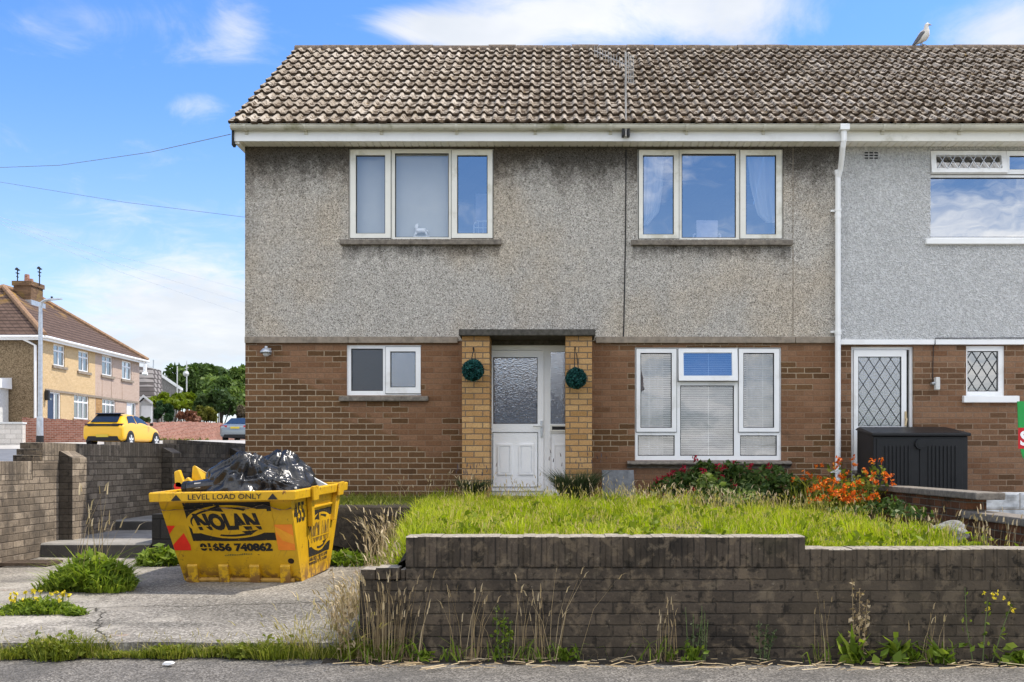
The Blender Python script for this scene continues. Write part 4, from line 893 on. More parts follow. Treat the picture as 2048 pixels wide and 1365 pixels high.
def emblem(f, u0, u1, v0, v1, word, phone, pv, pu, worn, e=.0):
    cu_, cv_ = (u0 + u1) / 2, (v0 + v1) / 2; hu, hv = (u1 - u0) / 2, (v1 - v0) / 2; st = M['stencil_worn'] if worn else M['stencil']
    b = MB(); b.grid(lambda u, v: f(u0 + (u1 - u0) * u, v0 + (v1 - v0) * v, .003 + e), 20, 12); pn = b.build('logo_panel', M['stencil'], skip)
    b = MB(); b.grid(lambda u, v: f(cu_ + hu * 1.02 * v * math.cos(2 * math.pi * u), cv_ + hv * .86 * v * math.sin(2 * math.pi * u), .0048 + e), 48, 8)
    b.grid(lambda u, v: f(cu_ + hu * (-.94 + 1.95 * u), cv_ + hv * (-.58 + v * (.9 + .22 * u)), .0043 + e), 14, 8)
    b.grid(lambda u, v: f(cu_ + hu * (.5 + .4 * u), cv_ + hv * (.3 + .34 * v), .0045 + e), 5, 4); b.build('logo_ground', M['skip'], pn)
    b = MB(); ell(b, f, cu_, cv_, hu * .93, hv * .76, .006 + e, 100, 195, .86, n=60, w1=.98); ell(b, f, cu_, cv_, hu * .93, hv * .76, .006 + e, 62, 92, .84, n=60, w1=.92)
    b.face([f(cu_ - hu * .52, cv_ + hv * .62, .006 + e), f(cu_ - hu * .18, cv_ + hv * .88, .006 + e), f(cu_ - hu * .10, cv_ + hv * .52, .006 + e)])
    b.build('logo_arrow', M['stencil'], pn); b = MB(); ell(b, f, cu_, cv_, hu * .93, hv * .76, .006 + e, 250, 300, .88, n=60, w1=.84)
    b.face([f(cu_ + hu * .62, cv_ - hv * .42, .006 + e), f(cu_ + hu * .22, cv_ - hv * .50, .006 + e), f(cu_ + hu * .40, cv_ - hv * .72, .006 + e)]); b.build('logo_arrow', M['stencil'], pn)
    b = MB(); lettering(b, word, f, cu_ - hu * .76, cu_ + hu * .72, cv_ - hv * .42, cv_ + hv * .46, .0075 + e, .062, -.06); lw_ = b.build('lettering', st, pn)
    b = MB(); b.face([f(cu_ - hu * .8, cv_ - hv * .22, .0078 + e), f(cu_ + hu * .8, cv_ - hv * .22, .0078 + e), f(cu_ + hu * .8, cv_ - hv * .16, .0078 + e), f(cu_ - hu * .8, cv_ - hv * .16, .0078 + e)]); b.build('stencil_bridge', M['skip'], pn)
    b = MB(); lettering(b, phone, f, pu[0], pu[1], pv[0], pv[1], .004 + e, .06); pt = b.build('phone_number', st, skip)
    b = MB(); m_ = pv[0] + (pv[1] - pv[0]) * .36; b.face([f(pu[0] - .01, m_, .005 + e), f(pu[1] + .01, m_, .005 + e), f(pu[1] + .01, m_ + (pv[1] - pv[0]) * .13, .005 + e), f(pu[0] - .01, m_ + (pv[1] - pv[0]) * .13, .005 + e)]); b.build('stencil_bridge', M['skip'], pt)
emblem(fF, .175, .84, .50, .955, 'NOLAN', '01656 740862', (.375, .475), (.215, .80), False)
emblem(fR, .27, .865, .25, .79, 'NOLAN', '01656 740862', (.145, .245), (.27, .83), True)
b = MB(); lettering(b, '455', fR, .02, .22, .70, .93, .004, .02); b.build('skip_number', M['stencil'], skip)
b = MB()      # a rubbed-out line of print: only smears are left
for i in range(16):
    u = .40 + i * .0145; h_ = .012 + .009 * math.sin(i * 2.7) ** 2; b.face([fF(u, .318 + i * .0012, .004), fF(u + .009, .318 + i * .0012, .004), fF(u + .010, .318 + h_ + i * .0012, .004), fF(u + .001, .318 + h_ + i * .0012, .004)])
b.build('rubbed_print', plain('faded_green_print', (.13, .15, .05), .7), skip)
fRim = bil(rimpt('tfl', .0605, -.022), rimpt('tfr', .0605, -.022), rimpt('tfr', .0605, .05), rimpt('tfl', .0605, .05))
b = MB(); lettering(b, 'LEVEL LOAD ONLY', fRim, .27, .77, .2, .85, .004, .01)
b.build('rim_lettering', M['stencil'], skip)
for u in (.19, .845): b = MB(); b.face([fRim(u - .035, .1, .004), fRim(u + .035, .1, .004), fRim(u, .85, .004)]); b.build('arrow_mark', M['stencil'], skip)
m_red = plain('red_reflective', (.85, .04, .02), .35, .1, 8.); m_or = plain('orange_reflective', (.95, .27, .03), .35, .08, 8.); m_or2 = plain('faded_orange_reflective', (.95, .40, .03), .35, .08, 8.)
b = MB(); b.face([fF(.003, .385, .003), fF(.145, .385, .003), fF(.145, .69, .003), fF(.003, .69, .003)]); hz1 = b.build('hazard_panel', plain('yellow_reflective', (.62, .36, .02), .4, .1, 8.), skip)
b = MB(); b.face([fF(.003, .688, .005), fF(.07, .688, .005), fF(.003, .585, .005)]); b.face([fF(.004, .387, .005), fF(.138, .387, .005), fF(.144, .45, .005), fF(.12, .60, .005), fF(.004, .455, .005)]); b.build('red_stripe', m_red, hz1)
b = MB(); b.face([fF(.845, .385, .003), fF(.985, .385, .003), fF(.985, .69, .003), fF(.845, .69, .003)]); hz2 = b.build('hazard_panel', m_or, skip)
b = MB(); b.face([fF(.846, .67, .005), fF(.984, .56, .005), fF(.984, .46, .005), fF(.846, .52, .005)]); b.build('orange_stripe', m_or2, hz2)

# rubbish
m, t = mat('black_polythene'); wv_ = t.noise(t.pos, 7., 3, .55, 1.2)
M['polythene'] = fin(t, t.ramp(wv_, [(.3, (.012, .0125, .014)), (.7, (.03, .031, .034))]), .27, t.m('ADD', wv_, t.m('MULTIPLY', t.noise(t.pos, 26., 2, .5, 1.5), .12)), .32, .035, spec=.5)
def bag(loc, rx, ry, rz, knot, seed, label):
    bm = bmesh.new(); bmesh.ops.create_icosphere(bm, subdivisions=6, radius=1); kd = Vector(knot).normalized(); r = random.Random(seed)
    e1 = kd.orthogonal().normalized(); e2 = kd.cross(e1)
    for v in bm.verts:
        p = v.co.normalized(); a = math.atan2(p.dot(e2), p.dot(e1)); near = max(0, p.dot(kd)); s = Vector((seed, 0, 0))
        fold = abs(mnoise.noise(Vector((math.cos(a) * 3.5 + seed, math.sin(a) * 3.5, 0)))) * 2 - .5
        f2 = 1 - 2 * abs(mnoise.noise(Vector((a * 2.2, p.dot(kd) * .5 + .4 * mnoise.noise(p * 2), seed)))); rad = 1 + .12 * mnoise.noise(p * 1.5 + s) - .13 * abs(mnoise.noise(p * 2.1 + s * 2)) + .09 * f2 * (.3 + near) + .12 * fold * near ** 2 - .015 * abs(mnoise.noise(p * 5 + s))
        if near > .9: rad += (near - .9) * 2.6
        v.co = Vector((p.x * rx, p.y * ry, p.z * rz)) * rad
    me = bpy.data.meshes.new('rubbish_bag'); bm.to_mesh(me); bm.free(); me.materials.append(M['polythene']); me.polygons.foreach_set('use_smooth', [True] * len(me.polygons))
    o = bpy.data.objects.new('rubbish_bag', me); link(o); o.location = loc; return tag(o, label, 'rubbish bag', 'black rubbish bags heaped in the skip')
bag((-2.97, 9.95, 1.02), .40, .42, .31, (.25, -.45, .8), 3, 'largest black rubbish bag, bulging over the middle of the skip')
bag((-2.74, 10.35, 1.06), .36, .36, .27, (.15, -.3, .9), 8, 'black rubbish bag slumped behind the largest bag')
bag((-2.56, 9.82, 1.0), .27, .30, .15, (-.15, -.65, .7), 14, 'small low black rubbish bag with gathered knot near the skip corner')
# debris bed inside the skip
b = MB()
def deb(u, v):
    p = SK['tfl'].lerp(SK['tfr'], u).lerp(SK['tbl'].lerp(SK['tbr'], u), v); return (p.x, p.y, p.z - .05 + .05 * mnoise.noise(Vector((u * 7, v * 9, 1))) - .04)
b.grid(deb, 24, 30); db = b.build('debris', plain('rubble_and_dust', (.26, .19, .14), .95, .5, 14., 1.), skip, smooth=True); tag(db, kind='stuff')
rl = thing('packing_tube', 'shiny black plastic roll with pale label lying beside the largest bag', 'tube', (-3.35, 9.75, .98))
b = MB(); b.tube([(-3.44, 9.72, 1.045), (-3.0, 9.62, 1.10)], .066, 14); b.build('roll', M['polythene'], rl, bevel=.01)
b = MB(); b.tube([(-3.455, 9.723, 1.043), (-3.415, 9.714, 1.048)], .072, 14); b.build('end_cap', M['black'], rl)
b = MB(); b.face([(-3.345, 9.632, 1.05), (-3.28, 9.617, 1.055), (-3.28, 9.625, 1.105), (-3.345, 9.64, 1.10)]); b.build('sticker', M['dull_white'], rl)
tr = thing('broken_plastic_toy', 'broken yellow and red plastic piece sticking up at the skip end', 'plastic scrap', (-3.5, 9.95, 1.0))
my = plain('bright_yellow_plastic', (.80, .45, .01), .35, .08, 8., spec=.5)
b = MB(); b.prism([(-.10, 0), (.08, -.02), (.10, .03), (.02, .10), (-.02, .06), (-.06, .17), (-.11, .15)], lambda p, q_, tt: (-3.53 + p, tt, 1.05 + q_), 9.93, 9.99); b.hexa([(-3.5, 10.0, 1.08), (-3.38, 9.98, 1.12), (-3.37, 10.06, 1.12), (-3.49, 10.08, 1.08)], [(-3.49, 10.0, 1.25), (-3.46, 9.98, 1.27), (-3.30, 10.06, 1.14), (-3.40, 10.08, 1.13)]); b.build('shell', my, tr, bevel=.012)
b = MB(); b.tube([(-3.60, 9.93, 1.06), (-3.60, 9.97, 1.06)], .04, 12); b.build('wheel', m_red, tr)
b = MB(); b.hexa([(-2.42, 10.35, 1.04), (-2.24, 10.30, 1.04), (-2.24, 10.34, 1.02), (-2.42, 10.39, 1.02)], [(-2.42, 10.35, 1.15), (-2.24, 10.30, 1.06), (-2.24, 10.34, 1.06), (-2.42, 10.39, 1.15)])
tag(b.build('white_offcut', M['dull_white'], None, bevel=.01), 'bent white plastic offcut poking out at the right of the skip', 'offcut')
b = MB(); b.box(-2.62, -2.4, 10.5, 10.53, 1.0, 1.11); tag(b.build('timber_offcut', plain('pale_timber', (.42, .30, .18), .8, .2), None, bevel=.004), 'small pale timber offcut behind the skip bags', 'offcut')
# ------------------------------------------------------------------ things against the houses
# topiary balls hanging on the porch pillars
M['plasticleaf'] = foliage('teal_plastic_leaf', [(0, (.004, .035, .033)), (.6, (.010, .075, .068)), (1, (.03, .14, .12))], .1)
def topiary(px, py, r, label, hook):
    c = P(px, py, 13.26); o = thing('topiary_ball', label, 'topiary ball', c - Vector((0, 0, r)), 'artificial topiary balls hanging on the porch')
    n = 2200; d = rng.normal(size=(n, 3)); d /= np.linalg.norm(d, axis=1)[:, None]; a = Acc(); a.leaves(np.array(c) + d * (r * rng.uniform(.8, 1.02, n))[:, None], .026, U(0, 1, n)); a.build('foliage', M['plasticleaf'], o)
    b = MB(); bm = bmesh.new(); bmesh.ops.create_icosphere(bm, subdivisions=3, radius=r * .84); b.raw([v.co + c for v in bm.verts], [[v.index for v in f.verts] for f in bm.faces]); bm.free(); b.build('core', M['gasket'], o, smooth=True)
    h = P(hook[0], hook[1], 13.38); b = MB(); b.tube([h, c + Vector((-.02, 0, r))], .006, 5); b.tube([h + Vector((.02, 0, -.05)), c + Vector((.03, 0, r * .95))], .006, 5); b.build('cord', M['cable'], o)
    b = MB(); b.tube([h + Vector((0, .06, 0)), h + Vector((0, -.02, 0)), h + Vector((0, -.03, .03))], .009, 6); b.build('hook', M['blackmetal'], o)
topiary(946, 741, .134, 'teal topiary ball, higher one, hanging on the pillar hinge side of the door', (947, 700))
topiary(1152, 757, .130, 'teal topiary ball, lower one, hanging on long cords by the letterbox', (1150, 699))
# storage box
sb = thing('storage_box', 'black plastic garden storage box with sloping lid before leaded door', 'storage box', (4.55, 13.2, .55))
x0, x1, y0, y1 = 3.955, 5.13, 12.92, 13.62; zb, zf, zbk = .55, 1.63, 1.735
b = MB(); b.hexa([(x0, y0, zb), (x1, y0, zb), (x1, y1, zb), (x0, y1, zb)], [(x0, y0, zf - .02), (x1, y0, zf - .02), (x1, y1, zbk - .03), (x0, y1, zbk - .03)]); b.build('case', M['black'], sb, bevel=.01)
b = MB(); b.hexa([(x0 - .03, y0 - .04, zf - .02), (x1 + .03, y0 - .04, zf - .02), (x1 + .03, y1, zbk - .025), (x0 - .03, y1, zbk - .025)], [(x0 - .03, y0 - .04, zf + .02), (x1 + .03, y0 - .04, zf + .02), (x1 - .02, y1, zbk + .015), (x0 + .02, y1, zbk + .015)]); b.build('lid', M['black'], sb, bevel=.012)
xm = (x0 + x1) / 2 - .02
for (a, c) in ((x0 + .04, xm - .006), (xm + .006, x1 - .07)):
    b = MB(); b.box(a, c, y0 - .012, y0 - .001, zb + .06, zf - .05)
    k = a + .10
    while k < c - .09: b.box(k, k + .022, y0 - .026, y0 - .0125, zb + .08, zf - .14); k += .048
    b.build('door', M['black'], sb, bevel=.004)
b = MB(); b.tube([(xm, y0 - .013, zf - .12), (xm, y0 - .05, zf - .12)], .062, 24); b.tube([(xm, y0 - .051, zf - .12), (xm, y0 - .056, zf - .12)], .04, 20); b.build('latch', M['black'], sb, bevel=.006)
# leaning slab
c0 = P(1206, 1005, 13.3); b = MB(); xa, xb = (1205 - CX) / F * 13.4, (1271 - CX) / F * 13.4
b.hexa([(xa, 13.38, .72), (xb, 13.38, .72), (xb, 13.44, .72), (xa, 13.44, .72)], [(xa + .0, 13.62, 1.185), (xb - .005, 13.62, 1.185), (xb - .005, 13.68, 1.18), (xa, 13.68, 1.18)]); tag(b.build('paving_slab', M['slab'], None, bevel=.006), 'square grey paving slab leaning on the brickwork right of the porch', 'slab')
# boulder
bm = bmesh.new(); bmesh.ops.create_icosphere(bm, subdivisions=4, radius=1)
for v in bm.verts:
    p = v.co; k = 1 + .28 * mnoise.noise(p * 1.3 + Vector((5, 0, 0))) + .1 * mnoise.noise(p * 3.4); v.co = Vector((p.x * .20, p.y * .16, p.z * .11)) * k
me = bpy.data.meshes.new('boulder'); bm.to_mesh(me); bm.free(); me.materials.append(M['stone']); o = bpy.data.objects.new('boulder', me); link(o); o.location = P(1893, 1070, 9.3); o.rotation_euler = (0, R(-12), .3); tag(o, 'rough grey boulder at the foot of the dividing wall', 'boulder')
# estate agent board at the right edge
sg = thing('estate_agent_board', 'green and red estate agent board cropped by the picture edge', 'sign', (4.75, 10.6, .4))
M['sgreen'] = plain('green_sign', (.02, .30, .06), .4, .05); M['sred'] = plain('red_sign', (.50, .012, .02), .4, .05); M['syel'] = plain('yellow_sign', (.75, .42, .05), .4, .05)
yb_ = 10.6; kx = yb_ / F
def sx(px): return (px - CX) * kx
def sz(py): return ZE + (HY - py) * kx
ol = [(2035, 803), (2170, 803), (2170, 850), (2169, 880), (2160, 905), (2140, 925), (2110, 936), (2085, 936), (2062, 930), (2046, 915), (2040, 895), (2037, 860)]
b = MB(); b.prism([(sx(p), sz(q_)) for p, q_ in ol], lambda p, q_, tt: (p, tt, q_), yb_, yb_ + .012); bd_ = b.build('board', M['sgreen'], sg)
b = MB(); b.face([(sx(2036), yb_ - .003, sz(898)), (sx(2169), yb_ - .003, sz(898)), (sx(2169.5), yb_ - .003, sz(856)), (sx(2036), yb_ - .003, sz(856))]); bnd = b.build('red_band', M['sred'], bd_)
b = MB(); fS = lambda u, v, o=0: Vector((sx(2040 + 18 * u), yb_ - .005, sz(892 - 30 * v))); lettering(b, 'S', fS, 0, 1, 0, 1, 0, .03); b.build('lettering', M['white'], bnd)
b = MB(); b.tube([(sx(2063), yb_ - .004, sz(915)), (sx(2063), yb_ - .003, sz(915))], 14 * kx, 20); b.build('emblem', M['syel'], bd_)
b = MB(); b.box(sx(2100), sx(2110), yb_ + .014, yb_ + .06, .4, sz(800)); b.build('post', plain('timber_post', (.35, .25, .15), .9, .2), sg)
# ornaments seen through the upstairs and downstairs windows
hr = thing('rocking_horse', 'small white rocking horse ornament standing on the upstairs window sill', 'ornament', P(843, 474, DW + .1))
def hp(px, py): return P(px, py, DW + .115)
b = MB(); b.tube([hp(832, 462), hp(838, 461.5), hp(846, 461.5), hp(852, 461)], [.026, .033, .03, .026], 8)
b.tube([hp(834, 461), hp(833, 455), hp(835, 450)], [.026, .02, .016], 8); b.tube([hp(836, 449.5), hp(832, 452), hp(829.5, 456)], [.017, .015, .009], 8); b.tube([hp(836, 449), hp(836.5, 447)], [.005, .002], 5)
for (p, q_) in (((833, 463), (828.5, 472.5)), ((835, 463), (830, 472)), ((849, 463), (856, 472)), ((851, 463), (854, 472.5))): b.tube([hp(*p), hp(*q_)], [.014, .008], 6)
b.tube([hp(852, 460.5), hp(856, 463), hp(857, 466)], [.007, .009, .003], 6); b.build('horse', M['white'], hr, smooth=True)
b = MB(); b.tube([hp(826.5, 473.5), hp(833, 474), hp(843, 474.2), hp(852, 474), hp(859, 473)], .007, 6); b.build('rocker', M['white'], hr)
b = MB(); r_ = rect(706, 900, 300, 480, DW); b.face([(r_[0], DW + .16, r_[2]), (r_[1], DW + .16, r_[2]), (r_[1], DW + .16, r_[3]), (r_[0], DW + .16, r_[3])])
tag(b.build('window_blind', M['blindfabric'], None), 'pale blind filling two panes of the upstairs window over the small window', 'blind')
bh = thing('bed_frame', 'white metal bed end behind the pane beside the pale blind', 'bed frame', P(960, 470, DW + .5))
b = MB(); d_ = DW + .45; z0 = fz(470)
def q2(px, py): return P(px, py, d_)
b.tube([q2(948, 475), q2(948, 452), q2(950, 446), q2(955, 443), q2(978, 443), q2(990, 443)], .011, 8); b.tube([q2(949, 456), q2(990, 456)], .008, 6)
for px in (957, 966, 975): b.tube([q2(px, 444), q2(px, 475)], .006, 6)
b.build('bed_end', M['white'], bh)
b = MB(); b.box(q2(950, 470).x, q2(976, 470).x, d_ + .12, d_ + .14, fz(474), fz(366)); tag(b.build('lilac_panel', M['shade'], None), 'lilac panel standing behind the white bed end upstairs', 'panel')
def curtain(pts0, pts1, label):
    b = MB(); n = 24; m_ = 22
    def f(u, v):
        i = v * (len(pts0) - 1); k = min(int(i), len(pts0) - 2); fr_ = i - k
        a = Vector(pts0[k]).lerp(Vector(pts0[k + 1]), fr_); c = Vector(pts1[k]).lerp(Vector(pts1[k + 1]), fr_); p = a.lerp(c, u)
        return P(p.x, p.y, DW + .17 + .02 * math.sin(u * 19 + v * 2) * (1 - .3 * v))
    b.grid(f, n, m_); return tag(b.build('net_curtain', M['netc'], None, smooth=True), label, 'curtain', 'net curtains in the upstairs window above the living room')
m, t = mat('sheer_net'); d1 = t.n('ShaderNodeBsdfDiffuse', {0: (.95, .95, .97, 1)}); tr_ = t.n('ShaderNodeBsdfTransparent'); mx = t.n('ShaderNodeMixShader', {0: .45, 1: tr_.outputs[0], 2: d1.outputs[0]}); t.nt.links.new(mx.outputs[0], t.out.inputs[0]); M['netc'] = m
curtain([(1290, 300), (1288, 380), (1285, 440), (1284, 452)], [(1328, 300), (1326, 370), (1318, 425), (1296, 450)], 'net curtain gathered towards the aerial cable side of upstairs window')
curtain([(1494, 300), (1500, 370), (1515, 430), (1532, 446)], [(1552, 300), (1554, 380), (1555, 430), (1556, 446)], 'net curtain gathered towards the movement joint side of upstairs window')
ch = thing('chair_back', 'pale lilac chair back seen through the middle pane with net curtains beside', 'chair', P(1414, 476, DW + .3))
b = MB(); b.hexa([P(1393, 477, DW + .32), P(1435, 477, DW + .32), P(1435, 477, DW + .38), P(1393, 477, DW + .38)], [P(1392, 441, DW + .32), P(1436, 441, DW + .32), P(1436, 441, DW + .38), P(1392, 441, DW + .38)]); b.build('backrest', M['shade'], ch, bevel=.012)
for s_ in (1387, 1441): b = MB(); b.tube([P(s_, 477, DW + .35), P(s_, 470, DW + .35), P(s_ + (4 if s_ < 1414 else -4), 468, DW + .35)], .012, 6); b.build('armrest', M['shade'], ch)
vb = thing('venetian_blind', 'white venetian blind lowered behind the living room window', 'blind', (fx(1416), DW + .17, fz(915)))
b = MB(); zz = fz(702); x0_, x1_ = fx(1274), fx(1558)
while zz > fz(916): b.face([(x0_, DW + .148, zz - .009), (x1_, DW + .148, zz - .009), (x1_, DW + .168, zz + .006), (x0_, DW + .168, zz + .006)]); zz -= .0245
b.build('slats', plain('blind_slat', (.39, .375, .39), .5), vb)
b = MB()
for px in (1300, 1420, 1530): b.tube([(fx(px), DW + .146, fz(700)), (fx(px), DW + .146, fz(916))], .002, 4)
b.build('cord', M['white'], vb)
cu_ = plain('beige_curtain', (.62, .56, .50), .9, .1, 3.)
for (a, c, lb) in ((1276, 1330, 'beige curtain behind the blind on the porch side'), (1500, 1556, 'beige curtain behind the blind on the downpipe side')):
    b = MB(); b.grid(lambda u, v: (fx(a) + (fx(c) - fx(a)) * u, DW + .26 + .03 * math.sin(u * 24), fz(918) + (fz(698) - fz(918)) * v), 40, 1); tag(b.build('curtain', cu_, None, smooth=True), lb, 'curtain', 'curtains behind the living room blind')

# gull on the ridge
gl_ = thing('seagull', 'seagull with grey wings standing on the roof ridge', 'seagull', P(1842, 97, YRg))
gm, t = mat('gull_plumage'); x, y, z = t.xyz(t.pos); M['gullw'] = plain('white_plumage', (.66, .62, .56), .8, .08, 20.); M['gullg'] = plain('slate_wing', (.14, .14, .15), .8, .2, 20.); M['beak'] = plain('dull_beak', (.30, .24, .16), .5)
def gp(px, py): return P(px, py, YRg - .03)
spine = [((1826, 92), .012, .016), ((1832, 87), .03, .028), ((1838, 81), .06, .055), ((1845, 75), .085, .075), ((1850, 68), .082, .072), ((1852.5, 61), .052, .05), ((1852.5, 56), .038, .037), ((1853, 51.5), .036, .035), ((1856, 49.5), .033, .03), ((1859, 49.8), .013, .012), ((1863.5, 50.8), .004, .004)]
pts = [gp(*p[0]) for p in spine]; b = MB(); N = 14
rg = []
for i, (p, (q_, ra, rb)) in enumerate(zip(pts, spine)):
    t_ = (pts[min(i + 1, len(pts) - 1)] - pts[max(0, i - 1)]).normalized(); s_ = Vector((0, 1, 0)); n_ = t_.cross(s_).normalized()
    rg.append([tuple(p + n_ * ra * math.cos(2 * math.pi * k / N) + s_ * rb * math.sin(2 * math.pi * k / N)) for k in range(N)])
vs = [v for r_ in rg for v in r_]; fs = [(i * N + k, i * N + (k + 1) % N, (i + 1) * N + (k + 1) % N, (i + 1) * N + k) for i in range(len(rg) - 1) for k in range(N)]
b.raw(vs, fs + [tuple(range(N))]); b.raw([], []); bo = b.build('body', [M['gullw'], M['beak']], gl_, smooth=True)
for i, f_ in enumerate(fs):
    if i // N >= 8: bo.data.polygons[i].material_index = 1
for sgn in (-1, 1):
    b = MB(); pp = [gp(1846, 66), gp(1842, 70), gp(1836, 79), gp(1829, 88), gp(1822.5, 94)]; b.tube([p + Vector((0, sgn * (.062 - .012 * i), .0)) for i, p in enumerate(pp)], [.02, .035, .035, .022, .006], 8); b.build('wing', M['gullg'], gl_, smooth=True)
for sgn in (-1, 1):
    b = MB(); f0 = gp(1843, 83) + Vector((0, sgn * .03, 0)); f1 = Vector((gp(1843, 0).x, YRg - .03 + sgn * .03, ZR + .05)); b.tube([f0, f1], .008, 6); b.tube([f1, f1 + Vector((.06, -.01, .0))], [.012, .004], 6); b.build('leg', M['beak'], gl_)

# overhead wires
for (pts_, r_, lb) in ((((-40, 337), (120, 331), (300, 305), (461, 269)), .008, 'thickest overhead wire rising to the roof corner of the end house'), (((-40, 358), (250, 405), (500, 436)), .006, 'overhead wire crossing the sky below the thickest wire')):
    b = MB(); b.tube([P(p, q_, 40 - (26 if lb.startswith('thick') else 20) * i / (len(pts_) - 1)) for i, (p, q_) in enumerate(pts_)], [r_ * (1.3 - .6 * i / (len(pts_) - 1)) for i in range(len(pts_))], 5); tag(b.build('overhead_wire', plain('grey_wire', (.20, .23, .28), .7), None), lb, 'wire', 'overhead wires')
M['wire'] = plain('pale_wire', (.42, .46, .52), .7)
for i, (a, c) in enumerate((((-20, 428), (510, 586)), ((-20, 434), (510, 612)), ((-20, 440), (510, 636)))):
    b = MB(); b.tube([P(*a, 40), P((a[0] + c[0]) / 2, (a[1] + c[1]) / 2 + 8, 48), P(*c, 58)], .006, 5); tag(b.build('overhead_wire', M['wire'], None), ('faint overhead wire, upper of the three thin parallel wires', 'faint overhead wire, middle of the three thin parallel wires', 'faint overhead wire, lower of the three thin parallel wires')[i], 'wire', 'overhead wires')
# ------------------------------------------------------------------ across the side street
XF = -22.7
def bD(px): return -XF * F / (CX - px)
def brect(a, b_, c, d): D = (bD(a) + bD(b_)) / 2; return (bD(a), bD(b_), ZE + (HY - d) / F * D, ZE + (HY - c) / F * D)
def rplate(mb, x0, x1, z0, z1, holes, yf, yb):
    t_ = MB(); t_.plate(x0, x1, z0, z1, holes, yf, yb); mb.raw([(XF - y, x, z) for (x, y, z) in t_.v], t_.f)
sh = thing('semi_detached_house', 'cream and pinkish pebbledashed pair of houses with brown hipped roof', 'house', (XF, 51, 2))
fw_ = [((107, 130, 690, 733), 'w'), ((157, 178, 703, 744), 'w'), ((204, 225, 712, 752), 'w'), ((244, 263, 723, 760), 'w'), ((148, 178, 790, 839), 'b'), ((204, 231, 799, 834), 'b'), ((95, 121, 784, 845), 'd'), ((253, 272, 805, 842), 'e')]
hs_ = [brect(*r) for r, k in fw_]; dm = 51.35
b = MB(); rplate(b, 46.0, dm, 1.8, 6.8, [h for h in hs_ if h[1] < dm], 0, .2); b.build('cream_wall', M['render_y'], sh)
b = MB(); rplate(b, dm + .001, 56.8, 1.8, 6.8, [h for h in hs_ if h[0] > dm], 0, .2); b.build('pink_grey_wall', M['render_p'], sh)
b = MB(); rplate(b, dm + .05, 53.2, 1.8, 4.4, [(h[0] - .001, h[1] + .001, h[2], h[3]) for h in hs_ if h[0] > dm], -.012, -.001)
b.box(-29.9, XF - .001, 46.0 - .0, 46.2, 1.8, 6.8) if False else None; b.build('brick_facing', M['redbrick2'] if 'redbrick2' in M else M['buff'], sh)
b = MB(); b.box(-29.9, XF - .202, 46.0, 46.2, 1.8, 6.8); b.box(XF - .2015, XF - .0, 45.995, 45.9999, 1.8, 6.8); b.box(-29.9, -29.7, 46.2, 56.8, 1.8, 6.8); b.build('gable_wall', M['render_b'], sh)
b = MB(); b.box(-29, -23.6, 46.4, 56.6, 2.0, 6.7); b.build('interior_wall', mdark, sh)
b = MB(); rplate(b, 46.3, 56.6, 4.42, 4.52, [], -.05, -.001); b.build('string_course', M['band'], sh)
for (r, k), h in zip(fw_, hs_):
    if k in 'wb':
        n = 2 if k == 'w' else 3; wd = (h[1] - h[0]); g = []; zt = h[3] - (h[3] - h[2]) * .30
        for i in range(n):
            a = h[0] + .06 + i * (wd - .06) / n; c = h[0] + (i + 1) * (wd - .06) / n; g.append((a, c, h[2] + .07, zt - .04))
            g.append((a, c, zt + .03, h[3] - .07))
        b = MB(); rplate(b, *h, g, .05, .12); f_ = b.build('window', M['upvc'], sh)
        b = MB()
        for q_ in g: b.face([(XF - .08, q_[0], q_[2]), (XF - .08, q_[1], q_[2]), (XF - .08, q_[1], q_[3]), (XF - .08, q_[0], q_[3])])
        b.build('pane', M['glass_far'], f_)
        b = MB(); rplate(b, h[0] - .15, h[1] + .15, h[2] - .12, h[2], [], -.08, .05); b.build('sill', M['band'], f_)
        b = MB(); q_ = (h[0] + .1, h[1] - .1); w_ = (q_[1] - q_[0]) * .28
        for (a, c) in ((q_[0], q_[0] + w_), (q_[1] - w_, q_[1])): b.face([(XF - .25, a, h[2]), (XF - .25, c, h[2]), (XF - .25, c, h[3]), (XF - .25, a, h[3])])
        b.build('curtain', M['dull_white'], f_)
    else:
        b = MB(); mid = h[0] + (h[1] - h[0]) * .56; rplate(b, *h, [(h[0] + .06, mid - .03, h[2], h[3] - .08), (mid + .03, h[1] - .06, h[2] + .05, h[3] - .08)], .03, .12); f_ = b.build('door_frame', M['upvc'], sh)
        b = MB(); rplate(b, h[0] + .061, mid - .031, h[2], h[3] - .081, [], .06, .1); dd = b.build('front_door', plain('navy_door_paint', (.03, .05, .10), .4) if k == 'd' else M['white'], f_)
        b = MB(); rplate(b, h[0] + .25, mid - .2, h[2] + 1.0, h[3] - .3, [], .052, .058); b.build('pane', M['glass_far'], dd)
        b = MB(); rplate(b, mid + .031, h[1] - .061, h[2] + .051, h[3] - .081, [], .08, .085); b.build('pane', M['glass_far'], f_)
e0, e1, xe, xb_ = 45.65, 57.25, XF + .28, -30.15; r0, r1, xr = Vector((-26.3, 49.6, 9.55)), Vector((-26.3, 53.3, 9.55)), -26.3; ez = 6.8
C_ = [Vector((xe, e0, ez)), Vector((xe, e1, ez)), Vector((xb_, e1, ez)), Vector((xb_, e0, ez))]
b = MB(); b.face([C_[0], C_[1], r1, r0]); b.face([C_[1], C_[2], r1]); b.face([C_[2], C_[3], r0, r1]); b.face([C_[3], C_[0], r0]); b.face([p - Vector((0, 0, .02)) for p in C_]); rf = b.build('roof', M['tile_far'], sh)
b = MB(); hipm = plain('tan_hip_tile', (.28, .17, .10), .9, .3, 8., dirt=(.12, .09, .07), dirt_amt=.5)
